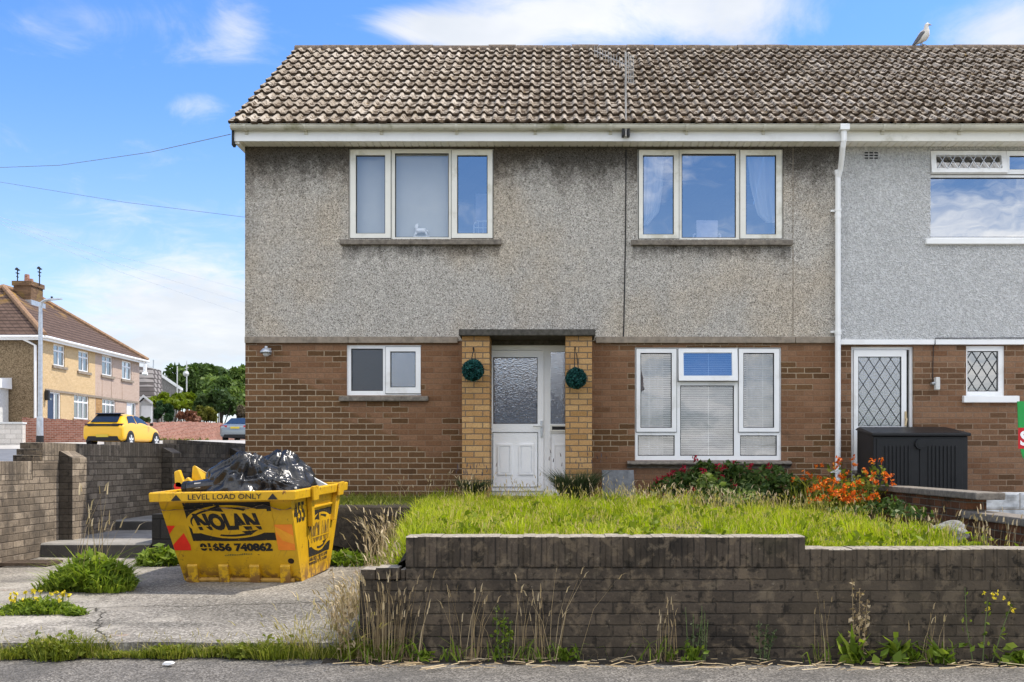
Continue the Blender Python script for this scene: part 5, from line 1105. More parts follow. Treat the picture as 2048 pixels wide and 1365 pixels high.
for p, q_ in ((C_[0], r0), (C_[3], r0), (r0, r1), (C_[1], r1)): b.tube([p + Vector((0, 0, .05)), q_ + Vector((0, 0, .05))], .13, 8)
b.build('hip_tile', hipm, rf)
b = MB(); b.box(xe - .14, xe - .02, e0 + .1, e1 - .1, 6.62, 6.78); b.box(xb_, xe - .15, e0 + .02, e0 + .13, 6.62, 6.78); b.build('fascia', M['white'], sh)
b = MB(); b.tube([(xe + .05, e0, 6.76), (xe + .05, e1, 6.76)], .06, 8); b.tube([(xb_, e0 - .05, 6.76), (xe, e0 - .05, 6.76)], .06, 8); b.tube([(P(70, 676, 45.9).x - .5, 45.7, 6.7), (P(70, 676, 45.9).x, 45.93, 6.4), (P(70, 676, 45.9).x, 45.93, 2.1)], .06, 8); b.build('gutter', M['white'], sh)
cx0, cx1 = P(44, 0, 51.2).x, P(82, 0, 51.2).x
b = MB(); b.box(cx0, cx1 - .1, 50.4, 51.6, 8.6, 9.95); b.box(cx0 - .06, cx1 - .04, 50.34, 51.66, 9.8, 10.02); chm = b.build('chimney', brick('chimney_brick', 'XY', [(0, (.13, .075, .045)), (1, (.25, .15, .085))], (.1, .08, .05), blotch=[(2., .5, .6, (.22, .15, .05), .6)]), rf)
b = MB(); b.box(cx0 - .05, cx1 - .02, 50.3, 51.7, 8.75, 9.1); b.build('lead_flashing', M['metal'], chm)
for (x_, h_) in ((cx0 + .35, .42), (cx1 - .4, .2)): b = MB(); b.tube([(x_, 51, 10.0), (x_, 51, 10.02 + h_)], [.13, .11], 12); b.build('chimney_pot', M['redbrick'], chm)
mast = M['blackmetal']
for (px, y0_, y1_, D, lb) in ((35, 584, 536, 51.8, 'aerial on dark mast on the far side of the chimney'), (79, 572, 534, 51.0, 'aerial on dark mast rising from the chimney stack')):
    a_ = thing('roof_aerial', lb, 'aerial', P(px, y0_, D), 'aerials on the cream house'); b = MB(); b.tube([P(px, y0_, D), P(px, y1_, D)], .03, 6); b.build('mast', mast, a_)
    b = MB()
    for k in range(3): b.tube([P(px - 5 + k * 1.5, y1_ + 3 + 7 * k, D), P(px + 5 - k * 1.5, y1_ + 5 + 7 * k, D)], .028, 5)
    b.tube([P(px - 3, y1_ + 1, D), P(px + 2, y1_ + 5, D)], .06, 6); b.build('element', mast, a_)
# carriage lamp beside the navy door
b = MB(); b.box(XF + .02, XF + .2, bD(90) - .08, bD(90) + .08, 4.0, 4.45); b.build('carriage_lamp', M['blackmetal'], sh, bevel=.03)

# red brick garden wall round the corner plot
rb = thing('red_brick_wall', 'low red brick garden wall curving round the cream house plot', 'wall', (-21, 46, 2))
pl = [(44, 44.0, 836, 892), (120, 44.2, 839, 892), (180, 44.5, 842, 892), (240, 48.0, 844, 890), (300, 52.0, 846, 888), (370, 57.0, 843, 888), (445, 62.5, 846, 888), (520, 66, 848, 888)]
b = MB(); cb = MB()
for (a, c) in zip(pl[:-1], pl[1:]):
    p0, p1 = P(a[0], a[3], a[1]), P(c[0], c[3], c[1]); t0, t1 = P(a[0], a[2] + 4, a[1]), P(c[0], c[2] + 4, c[1]); o = Vector((0, .22, 0))
    b.hexa([p0, p1, p1 + o, p0 + o], [t0, t1, t1 + o, t0 + o])
    n = int((t1 - t0).length / .16)
    for i in range(n):
        q0, q1 = t0.lerp(t1, i / n), t0.lerp(t1, (i + .92) / n); hh = .10 + .02 * math.sin(i * 5.1 + a[0])
        cb.hexa([q0, q1, q1 + o, q0 + o], [q0 + Vector((0, -.0, hh)), q1 + Vector((0, 0, hh)), q1 + o + Vector((0, 0, hh)), q0 + o + Vector((0, 0, hh))])
b.build('wall', M['redbrick'], rb); cb.build('coping', M['redbrick'], rb)
wb = thing('white_block_wall', 'low white block wall at the left picture edge before the porch', 'wall', P(10, 890, 42.5))
p = P(-80, 893, 42.5), P(45, 893, 42.5), P(45, 848, 42.5)
b = MB(); b.box(p[0].x, p[1].x, 42.5, 42.75, p[0].z, p[2].z); b.build('wall', M['whiteblock'], wb); b = MB(); b.box(p[0].x, p[1].x + .03, 42.45, 42.8, p[2].z, p[2].z + .07); b.build('coping', M['dull_white'], wb)
pc = thing('porch', 'white trimmed house porch cut off by the left picture edge', 'porch', P(-10, 880, 43.5))
a_, c_ = Vector((-27.5, 43.4, 2)), Vector((-24.12, 43.4, P(10, 776, 45).z))
b = MB(); b.plate(a_.x, c_.x, 2.0, c_.z, [(a_.x + .6, c_.x - .22, 2.9, c_.z - .2)], 43.4, 43.6); b.box(c_.x - .2, c_.x, 43.61, 45.9, 2.0, c_.z); b.build('wall', M['dull_white'], pc)
b = MB(); b.box(a_.x, c_.x + .16, 43.2, 45.9, c_.z + .002, c_.z + .16); b.prism([(43.2, c_.z + .162), (45.9, c_.z + .162), (45.9, c_.z + .5)], lambda p_, q_, tt: (tt, p_, q_), a_.x, c_.x + .15); b.build('roof', M['white'], pc)
b = MB(); b.face([(a_.x + .6, 43.5, 2.9), (c_.x - .22, 43.5, 2.9), (c_.x - .22, 43.5, c_.z - .2), (a_.x + .6, 43.5, c_.z - .2)]); b.build('pane', M['glass_far'], pc)
# street lamp
sl_ = thing('street_lamp', 'grey steel street lamp with curved arm before the cream house', 'street lamp', P(80, 883, 43.2))
b = MB(); D = 43.2; b.tube([P(80, 885, D), P(80, 835, D), P(80.2, 834, D)], [.14, .13, .10], 10); b.tube([P(80.2, 835, D), P(81, 640, D), P(81, 616, D), P(83, 606, D), P(90, 601, D), P(100, 600, D)], [.095, .08, .07, .065, .06, .055], 10); b.build('column', M['metal'], sl_)
b = MB(); b.hexa([P(97, 602.5, D - .12), P(126, 599.5, D - .12), P(126, 599.5, D + .12), P(97, 602.5, D + .12)], [P(100, 597, D - .12), P(124, 596.8, D - .12), P(124, 596.8, D + .12), P(100, 597, D + .12)]); ln = b.build('lantern', M['metal'], sl_, bevel=.02)
b = MB(); b.tube([P(103.5, 597, D), P(103.5, 593.5, D)], .045, 8); b.build('photocell', M['blackmetal'], ln)
b = MB(); b.tube([P(80, 886, D), P(80, 872, D)], .15, 10); b.build('base_sleeve', M['blackmetal'], sl_)
# grey gable house and the tiled one before it, white garage
gh = thing('gabled_house', 'grey roughcast gable house with white verge behind the white garage', 'house', P(335, 830, 72))
D = 72; g4 = [(296, 733), (363, 778), (362, 850), (296, 850)]
b = MB(); b.prism([(P(a, c, D).x, P(a, c, D).z) for a, c in g4], lambda p_, q_, tt: (p_ - .46 * tt, D + tt, q_), 0, 7); b.build('wall', M['render_g'], gh)
b = MB(); v0, v1 = P(292, 727, D - .2), P(366, 777, D - .2); b.hexa([v0 - Vector((0, 0, .22)), v1 - Vector((0, 0, .22)), v1 + Vector((-3.4, 7.4, -.22)), v0 + Vector((-3.4, 7.4, -.22))], [v0, v1, v1 + Vector((-3.4, 7.4, 0)), v0 + Vector((-3.4, 7.4, 0))]); b.build('roof', M['white'], gh)
b = MB(); h = [P(309, 785, D), P(320, 774, D)]; b.box(h[0].x, h[1].x, D - .06, D - .01, h[0].z, h[1].z); b.build('window', plain('pale_blue_blind', (.5, .62, .7), .5), gh)
b = MB(); b.tube([P(364, 779, D - .3), P(358, 790, D - .2), P(357, 815, D - .2)], .06, 6); b.build('downpipe', M['white'], gh)
b = MB(); b.tube([P(306, 745, D - .1), P(307, 720, D - .1)], .04, 6); b.build('flue', M['metal'], gh)
th = thing('tiled_outhouse', 'pale tiled steep roof with white vent between the cream house and grey gable', 'building', P(294, 830, 66))
D = 66; b = MB(); q4 = [P(276, 797, D), P(308, 795, D), P(305, 737, D + 1.5), P(276, 733, D + 1.5)]; b.hexa(q4, [p_ + Vector((0, 1.5, 0)) for p_ in q4]); b.build('roof', M['tile_pale'], th)
b = MB(); b.box(P(278, 0, D).x, P(307, 0, D).x, D + .3, D + 3, 2.4, P(0, 797, D).z + .05); b.build('wall', M['render_g'], th)
b = MB(); b.tube([P(290, 752, D), P(290, 729, D)], .12, 8); b.tube([P(285, 748, D - .1), P(295, 748, D - .1)], .1, 6); b.build('vent_pipe', M['white'], th)
ga = thing('garage', 'white garage with small gabled front beside the cream house', 'garage', P(293, 838, 60))
D = 60; pts_ = [P(275, 850, D), P(306, 850, D), P(306, 810, D), P(290, 797, D), P(275, 810, D)]
b = MB(); b.prism([(p_.x, p_.z) for p_ in pts_], lambda p_, q_, tt: (p_ - .42 * tt, D + tt, q_), 0, 5); b.build('wall', M['dull_white'], ga)
b = MB(); A_, B_, C2 = P(273, 813, D), P(290, 795, D), P(309, 810, D); u_ = Vector((0, 0, .14))
for p_, q_ in ((A_, B_), (B_, C2)): b.hexa([p_ + Vector((0, -.25, 0)), q_ + Vector((0, -.25, 0)), q_ + Vector((-2.1, 5, 0)), p_ + Vector((-2.1, 5, 0))], [p_ + Vector((0, -.25, 0)) + u_, q_ + Vector((0, -.25, 0)) + u_, q_ + Vector((-2.1, 5, 0)) + u_, p_ + Vector((-2.1, 5, 0)) + u_])
b.build('roof', M['white'], ga)
b = MB(); d0, d1 = P(283, 838, D), P(304, 812, D); b.box(d0.x, d1.x, D - .05, D - .001, 2.3, d1.z); b.build('garage_door', M['white'], ga)
for (px, y0_, y1_, D, lb) in ((354, 800, 733, 70.5, 'slim pale pole before the grey gable'), (373, 795, 722, 70.0, 'tall pale aerial pole with small dish before the trees')):
    o = thing('aerial_pole', lb, 'pole', P(px, 840, D)); b = MB(); b.tube([P(px, 845, D), P(px + .5, y1_, D)], [.05, .035], 6); b.build('pole', M['dull_white'], o)
    if px == 373: b = MB(); b.tube([P(372, 748, D), P(372, 748, D - .12)], [.2, .05], 10); b.tube([P(370, 738, D), P(377, 735, D)], .03, 5); b.build('dish', M['dull_white'], o)

# cars
def loft(sts, mats, name, root, T):
    rings = []
    for (y, zs, zb_, zt, wb_, wt) in sts:
        zb2 = min(zb_, zt - .04)
        half = [(wb_ * .90, zs), (wb_ * .985, zs + .10), (wb_, zs + .30 * (zb2 - zs) / .5 if zb2 - zs < .5 else zs + .3), (wb_ * .985, zb2 - .02), (wb_ * .955, zb2 + .01), (wt, zt - .03), (wt * .7, zt)]
        rings.append([(-x, y, z) for x, z in half] + [(x, y, z) for x, z in reversed(half)])
    n = len(rings[0]); vs = [T(p) for r_ in rings for p in r_]; fs = []
    for i in range(len(rings) - 1):
        for k in range(n): fs.append((i * n + k, (i + 1) * n + k, (i + 1) * n + (k + 1) % n, i * n + (k + 1) % n))
    fs.append(tuple(range(n))[::-1][::-1]); fs.append(tuple((len(rings) - 1) * n + k for k in range(n))[::-1])
    b = MB(); b.raw(vs, fs); o = b.build(name, mats, root, smooth=True, weld=True); o.modifiers.new('smooth', 'SUBSURF').levels = 2; o.modifiers[0].render_levels = 2; return o
M['rubber'] = plain('tyre_rubber', (.018, .018, .018), .8)
M['tail'] = plain('red_lamp_lens', (.35, .01, .015), .25, .05, spec=.5); M['plate'] = plain('yellow_number_plate', (.62, .46, .05), .5, .04)
M['carglass'] = plain('dark_car_glass', (.012, .014, .017), .08, .05, spec=.8)
def car(name, label, paint, loc, rz, kind, sc_=1.):
    root = thing(name, label, 'car', loc)
    cr, sr = math.cos(rz), math.sin(rz)
    T = lambda p: (loc[0] + sc_ * (p[0] * cr - p[1] * sr), loc[1] + sc_ * (p[0] * sr + p[1] * cr), loc[2] + sc_ * p[2])
    if kind == 'hatch':
        L, Rw, wy = 4.05, .315, (.72, 3.28)
        sts = [(0., .34, .72, .76, .76, .62), (.03, .27, .8, .88, .84, .72), (.10, .25, .90, 1.0, .87, .74), (.22, .24, .93, 1.09, .875, .70), (.50, .23, .94, 1.30, .88, .62), (.78, .22, .95, 1.425, .88, .585), (1.35, .22, .95, 1.46, .88, .585), (1.95, .22, .94, 1.44, .88, .575), (2.35, .22, .93, 1.33, .88, .60), (2.95, .22, .92, 1.03, .875, .70), (3.3, .22, .86, .95, .865, .70), (3.75, .24, .76, .83, .82, .66), (3.98, .27, .62, .70, .72, .55), (4.05, .34, .55, .60, .62, .45)]
        rg_ = [(.58, .16, 1.035), (-.58, .16, 1.035), (-.50, .66, 1.385), (.50, .66, 1.385)]; lz = .93; lw_ = (.40, .80); band = (.90, .985)
        swp = [((.62, 1.0), (.86, 1.33), (1.42, 1.375), (1.42, .985)), ((1.50, .985), (1.50, 1.375), (1.93, 1.36), (2.36, 1.22), (2.72, .985))]
    else:
        L, Rw, wy = 4.75, .33, (.95, 3.75)
        sts = [(0., .40, .70, .76, .80, .66), (.04, .32, .88, .96, .88, .74), (.14, .28, .98, 1.05, .915, .76), (.45, .26, 1.0, 1.12, .93, .72), (1.0, .25, 1.0, 1.36, .935, .62), (1.5, .24, 1.0, 1.49, .935, .60), (2.2, .24, .99, 1.51, .935, .60), (2.8, .24, .98, 1.44, .93, .60), (3.5, .24, .96, 1.06, .92, .72), (4.2, .26, .86, .92, .88, .7), (4.6, .3, .7, .78, .78, .6), (4.75, .38, .6, .66, .66, .5)]
        rg_ = [(.64, .32, 1.075), (-.64, .32, 1.075), (-.53, 1.28, 1.44), (.53, 1.28, 1.44)]; lz = .93; lw_ = (.48, .90); band = (.88, .89)
        swp = [((.9, 1.04), (1.35, 1.36), (2.1, 1.43), (2.1, 1.03)), ((2.18, 1.03), (2.18, 1.43), (2.7, 1.38), (3.3, 1.04))]
    loft(sts, paint, 'body', root, T)
    b = MB(); o_ = Vector((0, -.030, .022))
    b.face([T(Vector(p) + o_) for p in rg_]); b.build('rear_window', M['carglass'], root)
    def wz_(z, y):  # side width at height z on the glasshouse
        st = [s_ for s_ in sts]; ys_ = [s_[0] for s_ in st]; wt = np.interp(y, ys_, [s_[5] for s_ in st]); zt = np.interp(y, ys_, [s_[3] for s_ in st]); wb2 = np.interp(y, ys_, [s_[4] for s_ in st]) * .955; zb2 = np.interp(y, ys_, [min(s_[2], s_[3] - .04) for s_ in st])
        return float(wb2 + (wt - wb2) * np.clip((z - zb2) / max(.05, zt - zb2), 0, 1)) + .004
    for sgn in (1, -1):
        for w_ in swp: b = MB(); b.face([T((sgn * wz_(z, y), y, z)) for (y, z) in w_]); b.build('side_window', M['carglass'], root)
    for sgn in (1, -1):
        b = MB(); y0_ = .035 if kind == 'hatch' else .05
        b.hexa([T((sgn * lw_[0], y0_ - .035, lz - .05)), T((sgn * lw_[1], y0_ + .045, lz - .05)), T((sgn * lw_[1], y0_ + .2, lz - .05)), T((sgn * lw_[0], y0_ + .12, lz - .05))], [T((sgn * lw_[0], y0_ - .01, lz + .06)), T((sgn * lw_[1], y0_ + .07, lz + .06)), T((sgn * lw_[1], y0_ + .2, lz + .06)), T((sgn * lw_[0], y0_ + .12, lz + .06))]); b.build('tail_light', M['tail'] if kind != 'hatch' else plain('smoked_lamp', (.05, .012, .014), .3), root)
    if kind == 'hatch':
        b = MB(); b.hexa([T((-.66, -.0, .89)), T((.66, 0, .89)), T((.66, .1, .89)), T((-.66, .1, .89))], [T((-.66, .02, .98)), T((.66, .02, .98)), T((.66, .1, .98)), T((-.66, .1, .98))]); b.build('light_bar', M['black'], root)
        b = MB(); b.hexa([T((-.56, .52, 1.40)), T((.56, .52, 1.40)), T((.58, .80, 1.43)), T((-.58, .80, 1.43))], [T((-.56, .52, 1.43)), T((.56, .52, 1.43)), T((.58, .80, 1.47)), T((-.58, .80, 1.47))]); b.build('spoiler', M['black'], root, bevel=.01)
    b = MB(); b.hexa([T((-.70, -.025, .26)), T((.70, -.025, .26)), T((.74, .12, .26)), T((-.74, .12, .26))], [T((-.62, -.025, .46)), T((.62, -.025, .46)), T((.66, .12, .46)), T((-.66, .12, .46))]); b.build('bumper_insert', M['black'], root, bevel=.02)
    pz = .42 if kind == 'hatch' else .80
    b = MB(); b.box(-.26, .26, -.045, -.03, pz, pz + .11); b.v = [T(p) for p in b.v]; b.build('number_plate', M['plate'], root)
    if kind == 'hatch':
        b = MB(); b.hexa([T((.92, 2.52, .96)), T((1.05, 2.52, .97)), T((1.05, 2.62, .97)), T((.92, 2.66, .96))], [T((.92, 2.52, 1.07)), T((1.06, 2.52, 1.09)), T((1.05, 2.6, 1.09)), T((.92, 2.64, 1.07))]); b.build('wing_mirror', M['black'], root, bevel=.015)
    for y in wy:
        for sgn in (1, -1):
            b = MB(); c = [T((sgn * .70, y, Rw)), T((sgn * .895, y, Rw))]; b.tube(c, Rw * sc_, 22); w_ = b.build('wheel', M['rubber'], root)
            b = MB(); b.tube([T((sgn * .894, y, Rw)), T((sgn * .902, y, Rw))], Rw * .70 * sc_, 18); b.build('rim', plain('dark_alloy', (.10, .10, .105), .4, metal=.6), w_)
            b = MB()
            for k in range(5):
                a = 2 * math.pi * k / 5 + .3; e1 = Vector((0, math.cos(a), math.sin(a))); e2 = Vector((0, -math.sin(a), math.cos(a)))
                ctr = Vector((sgn * .906, y, Rw)); b.face([T(ctr + e1 * .03 - e2 * .035), T(ctr + e1 * Rw * .68 - e2 * .045), T(ctr + e1 * Rw * .68 + e2 * .045), T(ctr + e1 * .03 + e2 * .035)])
            b.build('spokes', M['alu'], w_)
            b = MB(); b.tube([T((sgn * .80, y, Rw + .03)), T((sgn * .884, y, Rw + .03))], (Rw + .055) * sc_, 22); b.build('wheel_arch', M['black'], root)
    return root
ypaint = plain('bright_yellow_car_paint', (.80, .43, .004), .3, .02, 1., spec=.4, coat=.4); spaint = plain('silver_blue_car_paint', (.20, .24, .27), .3, .03, 1., metal=.35, spec=.5, coat=.6)
zc_ = float(hgt(np.array(-17.5), np.array(41.))) + .03
car('parked_hatchback', 'bright yellow hatchback parked beside the red brick wall', ypaint, ((205 - CX) / F * 40.5, 40.5, zc_), R(-2), 'hatch', .93)
zc2 = ZE + (HY - 885) / F * 56
car('parked_saloon', 'silver blue car parked half hidden by the end house', spaint, ((470 - CX) / F * 56, 56, zc2), R(3), 'saloon', .92)

# trees and shrubs
G_DARK = [(0, (.03, .06, .014)), (.5, (.10, .16, .036)), (1, (.25, .33, .075))]
M['f_dark'] = foliage('dark_tree_leaf', G_DARK, .3); M['f_mid'] = foliage('mid_green_leaf', [(0, (.03, .06, .016)), (.6, (.07, .115, .035)), (1, (.13, .17, .06))], .3)
M['f_lime'] = foliage('lime_conifer_leaf', [(0, (.06, .09, .008)), (.6, (.18, .24, .012)), (1, (.30, .34, .02))], .3); M['f_red'] = foliage('russet_leaf', [(0, (.13, .05, .03)), (.6, (.26, .11, .07)), (1, (.34, .2, .12))], .25)
M['f_olive'] = foliage('olive_leaf', [(0, (.08, .09, .015)), (.6, (.18, .18, .03)), (1, (.28, .25, .05))], .3); M['f_fir'] = foliage('dark_conifer_leaf', [(0, (.012, .035, .012)), (.6, (.03, .07, .025)), (1, (.06, .11, .04))], .2); M['f_brown'] = foliage('dry_brown_leaf', [(0, (.08, .06, .04)), (1, (.25, .2, .14))], .2)
M['bark'] = plain('dark_bark', (.07, .055, .04), .95, .3, 6.)
def crown_pts(c, rx, ry, rz, nb, n, seed):
    """points spread through an uneven crown made of many overlapping clumps"""
    r = np.random.default_rng(seed); k = r.normal(size=(nb, 3)); k /= np.linalg.norm(k, axis=1)[:, None]; k *= (r.uniform(.35, .88, nb) ** .6)[:, None]; k[:, 2] = np.abs(k[:, 2]) * 1.25 - .35
    cl = np.array(c) + k * np.array([rx, ry, rz]); rad = r.uniform(.18, .36, nb)
    i = r.integers(0, nb, n); d = r.normal(size=(n, 3)); d /= np.linalg.norm(d, axis=1)[:, None]; d *= (r.uniform(.25, 1, n) ** .5)[:, None]
    return cl[i] + d * rad[i][:, None] * np.array([rx, ry, rz]) * 1.0, (r.uniform(0, 1, nb)[i] * .55 + r.uniform(0, .45, n)), cl
def tree(name, label, cat, px, py, rpx, rpy, D, fm, leaf, n, nb, seed, zb=2.6, trunk=True, group=None):
    c = P(px, py, D); rx = rpx * D / F; rz = rpy * D / F; o = thing(name, label, cat, (c.x, D, zb), group)
    pts, tone, cl = crown_pts(c, rx, rx * .8, rz, nb, n, seed); a = Acc(); a.leaves(pts, leaf, tone); a.build('crown', M[fm], o)
    b = MB()
    if trunk:
        b.tube([(c.x, D, zb - .3), (c.x + .1, D, (zb + c.z) / 2), (c.x, D, c.z + rz * .3)], [.04 * rz + .12, .03 * rz + .08, .06], 8)
        for p in cl[:: max(1, nb // 9)]: b.tube([(c.x, D, max(zb, c.z - rz * .5)), (np.array([c.x, D, c.z - rz * .3]) * .5 + p * .5), p], [.10, .07, .03], 5)
    else:
        for p in cl[:8]: b.tube([(c.x, D, zb - .2), tuple(p)], [.05, .02], 4)
    b.build('trunk' if trunk else 'stem', M['bark'], o); return o
tree('broadleaf_tree', 'tallest dark green tree rising behind the pale aerial poles', 'tree', 397, 772, 68, 60, 84, 'f_dark', .34, 8500, 46, 11)
tree('broadleaf_tree', 'dark green tree beside the corner of the end house', 'tree', 474, 782, 50, 56, 80, 'f_dark', .34, 6500, 38, 12)
tree('broadleaf_tree', 'lower dark tree filling the gap below the tallest tree', 'tree', 440, 800, 60, 44, 78, 'f_dark', .32, 6000, 30, 17)
tree('conifer', 'spreading lime green conifer behind the brick wall', 'shrub', 338, 806, 40, 22, 66, 'f_lime', .26, 2600, 30, 13, trunk=False); tree('conifer', 'small lime green conifer beside the tall aerial pole', 'shrub', 372, 805, 19, 20, 67, 'f_lime', .24, 1200, 16, 14, trunk=False)
tree('conifer', 'dark green rounded conifer by the white garage', 'shrub', 326, 828, 20, 26, 61.5, 'f_fir', .2, 1800, 16, 15, trunk=False)
tree('shrub', 'russet red shrub leaning over the brick wall', 'shrub', 374, 836, 27, 15, 62.5, 'f_red', .2, 1500, 18, 16, trunk=False)
tree('shrub', 'olive yellow shrub beside the russet shrub', 'shrub', 410, 829, 22, 20, 63.5, 'f_olive', .22, 1500, 16, 18, trunk=False)
tree('shrub', 'large loose mid green shrub behind the brick wall', 'shrub', 436, 812, 44, 36, 66.5, 'f_mid', .26, 3000, 26, 19, trunk=False)
tree('shrub', 'dry brown shrub behind the silver blue car', 'shrub', 486, 832, 15, 24, 67, 'f_brown', .22, 700, 12, 20, trunk=False)
tree('shrub', 'small green bush in front of the white garage door', 'shrub', 287, 842, 12, 10, 57, 'f_mid', .16, 500, 8, 22, trunk=False)
a = Acc(); n = 700; px = U(308, 420, n); D = np.interp(px, [300, 370, 445], [51, 56, 61]); base = np.stack([(px - CX) / F * D, D - .25, ZE + (HY - 889) / F * D], 1); a.blades(base, U(.1, .55, n) * (.5 + .5 * np.sin(px * .23) ** 2), U(.05, .12, n), rng.normal(0, .3, (n, 2)), U(0, .4, n), U(0, 1, n))
tag(a.build('roadside_weeds', M['f_olive']), 'yellow green weeds along the foot of the far brick wall', 'weeds', kind='stuff')

# the house across the road behind the viewpoint: seen in the door and window glass
op = thing('facing_house', 'pale house with dark roof across the road, mirrored in the door glass', 'house', (-2, -26, 0))
ohs = [(-6.0, -4.0, 1.2, 2.6), (-2.2, -.2, 1.2, 2.7), (1.2, 3.0, 1.2, 2.6), (-6.0, -4.2, 3.5, 4.4), (-2.0, .0, 3.5, 4.4)]
b = MB(); b.plate(-9, 4.2, -.2, 5.0, ohs, -26.2, -26.0); b.v = [(x, -52.2 - y, z) for (x, y, z) in b.v]; b.f = [f_[::-1] for f_ in b.f]; b.build('wall', M['dull_white'], op)
for h in ohs:
    b = MB(); xm_ = (h[0] + h[1]) / 2; b.plate(h[0], h[1], h[2], h[3], [(h[0] + .08, xm_ - .05, h[2] + .08, h[3] - .08), (xm_ + .05, h[1] - .08, h[2] + .08, h[3] - .08)], -26.10, -26.04); f_ = b.build('window', M['white'], op)
    b = MB(); b.face([(h[0], -26.12, h[2]), (h[1], -26.12, h[2]), (h[1], -26.12, h[3]), (h[0], -26.12, h[3])]); b.build('pane', M['carglass'], f_)
b = MB(); b.prism([(-25.6, 4.9), (-29.5, 6.9), (-33.5, 4.9)], lambda p_, q_, tt: (tt, p_, q_), -9.4, 4.6); b.build('roof', M['tile_far'], op)
b = MB(); b.box(-9, 4.2, -33, -26.3, -.2, 4.88); b.build('rear_wall', M['render_g'], op)
# ------------------------------------------------------------------ grass, weeds, flowers
M['grass'] = foliage('lawn_grass', [(0, (.10, .135, .010)), (.35, (.26, .325, .012)), (.65, (.46, .52, .02)), (.82, (.54, .52, .06)), (1, (.64, .52, .22))], .5)
M['grass_dk'] = foliage('dark_grass', [(0, (.06, .09, .010)), (.5, (.19, .22, .022)), (.8, (.34, .34, .05)), (1, (.46, .38, .17))], .35)  # darker grass palette for strip, verge and montbretia
M['straw'] = foliage('straw', [(0, (.20, .14, .07)), (.5, (.42, .31, .17)), (1, (.62, .50, .32))], .2)
M['weed'] = foliage('weed_leaf', [(0, (.06, .10, .012)), (.5, (.17, .25, .022)), (1, (.34, .40, .05))], .4)
M['rosebush'] = foliage('shrub_leaf', [(0, (.025, .055, .012)), (.55, (.075, .125, .025)), (.9, (.17, .22, .06)), (1, (.38, .42, .22))], .3)
M['lav'] = foliage('lavender_leaf', [(0, (.03, .05, .018)), (.6, (.075, .10, .04)), (1, (.17, .18, .09))], .25)
M['redfl'] = foliage('crimson_petal', [(0, (.25, .006, .02)), (1, (.50, .02, .06))], .3); M['orfl'] = foliage('orange_petal', [(0, (.50, .07, .008)), (.6, (.75, .15, .012)), (1, (.85, .28, .03))], .35); M['yelfl'] = foliage('yellow_petal', [(0, (.6, .45, .02)), (1, (.8, .65, .05))], .2)
def heads(a, tips, dirs, ln, wd, tone):      # seed heads: short fat blades at stalk tips
    n = len(tips); a.blades(tips, np.full(n, ln) * U(.7, 1.3, n), np.full(n, wd), dirs, U(0, .3, n), tone)
def stalks(a, base, h, lean, tone, wd=.0042, head=(.06, .0075), bend=.05):
    n = len(base); bd_ = np.full(n, bend) * U(.3, 1.6, n); a.blades(base, h, np.full(n, wd), lean, bd_, tone); a.blades(base, h, np.full(n, wd), lean, bd_, tone)
    tip = base + np.stack([lean[:, 0], lean[:, 1], 1 - bd_], 1) * (h * .93)[:, None]; d = lean * 1.6 + rng.normal(0, .1, (n, 2)); heads(a, tip, d, head[0], head[1], np.clip(tone + .2, 0, 1)); heads(a, tip, d, head[0], head[1], np.clip(tone + .2, 0, 1))
# lawn
a = Acc(); n = 62000
d = 6.99 + (13.85 - 6.99) * rng.uniform(0, 1, n) ** 1.25; xl = lawn_left(d); x = xl - .36 + (4.32 - xl) * rng.uniform(0, 1, n); x = np.where(x > 3.98, U(-1, 3.9, n), x)
k = np.clip((xl - x) / .38, 0, 1); dr = np.interp(d, [6.8, 7.2, 9.5, 11.8, 15], [.085, .105, .185, .225, .24]); z = lawn_z(x, d) * (1 - k) + (dr + .02) * k; ok = (d < 11.5) | (x > xl); ok &= (x < np.interp(d, [7, 11.5, 13.9], [2.7, 3.0, 3.6]) + .25 * rng.normal(0, 1, n)) | (rng.uniform(0, 1, n) < .10); ok &= ~((d > 13.3) & (np.abs(x + .3) < .35))
x, d, z = x[ok], d[ok], z[ok]; n = len(x)
pat = np.array([mnoise.noise(Vector((float(p) * 1.4, float(q_) * 1.4, 3.))) for p, q_ in zip(x, d)]); pat2 = np.array([mnoise.noise(Vector((float(p) * .7 + 9, float(q_) * .8, 1.))) for p, q_ in zip(x, d)])
h = (.038 + .068 * rng.uniform(0, 1, n) ** 1.5) * (1 + .7 * np.clip(pat, -.6, 1)) * np.interp(d, [6.95, 7.4, 12, 13.8], [.55, 1, 1.05, 1.0]) * np.interp(x, [-1.6, -.8, 0], [1.7, 1.2, 1.])
thin = np.clip((np.array([mnoise.noise(Vector((float(p) * 2.7, float(q_) * 2.2, 8.))) for p, q_ in zip(x, d)]) + .12) * -4, 0, 1); ed_ = np.clip((x - 3.1) / .5, 0, 1); h *= 1 - .45 * thin; h *= 1 - .4 * ed_; tone = np.clip(rng.normal(.48, .24, n) + thin * .4 * (rng.uniform(0, 1, n) < .55) - .3 * ed_ + pat * .15 + pat2 * .38 * (pat2 > 0), 0, 1)
a.blades(np.stack([x, d, z - .01], 1), h, U(.006, .012, n), rng.normal(0, .42, (n, 2)), U(0, .45, n), tone)
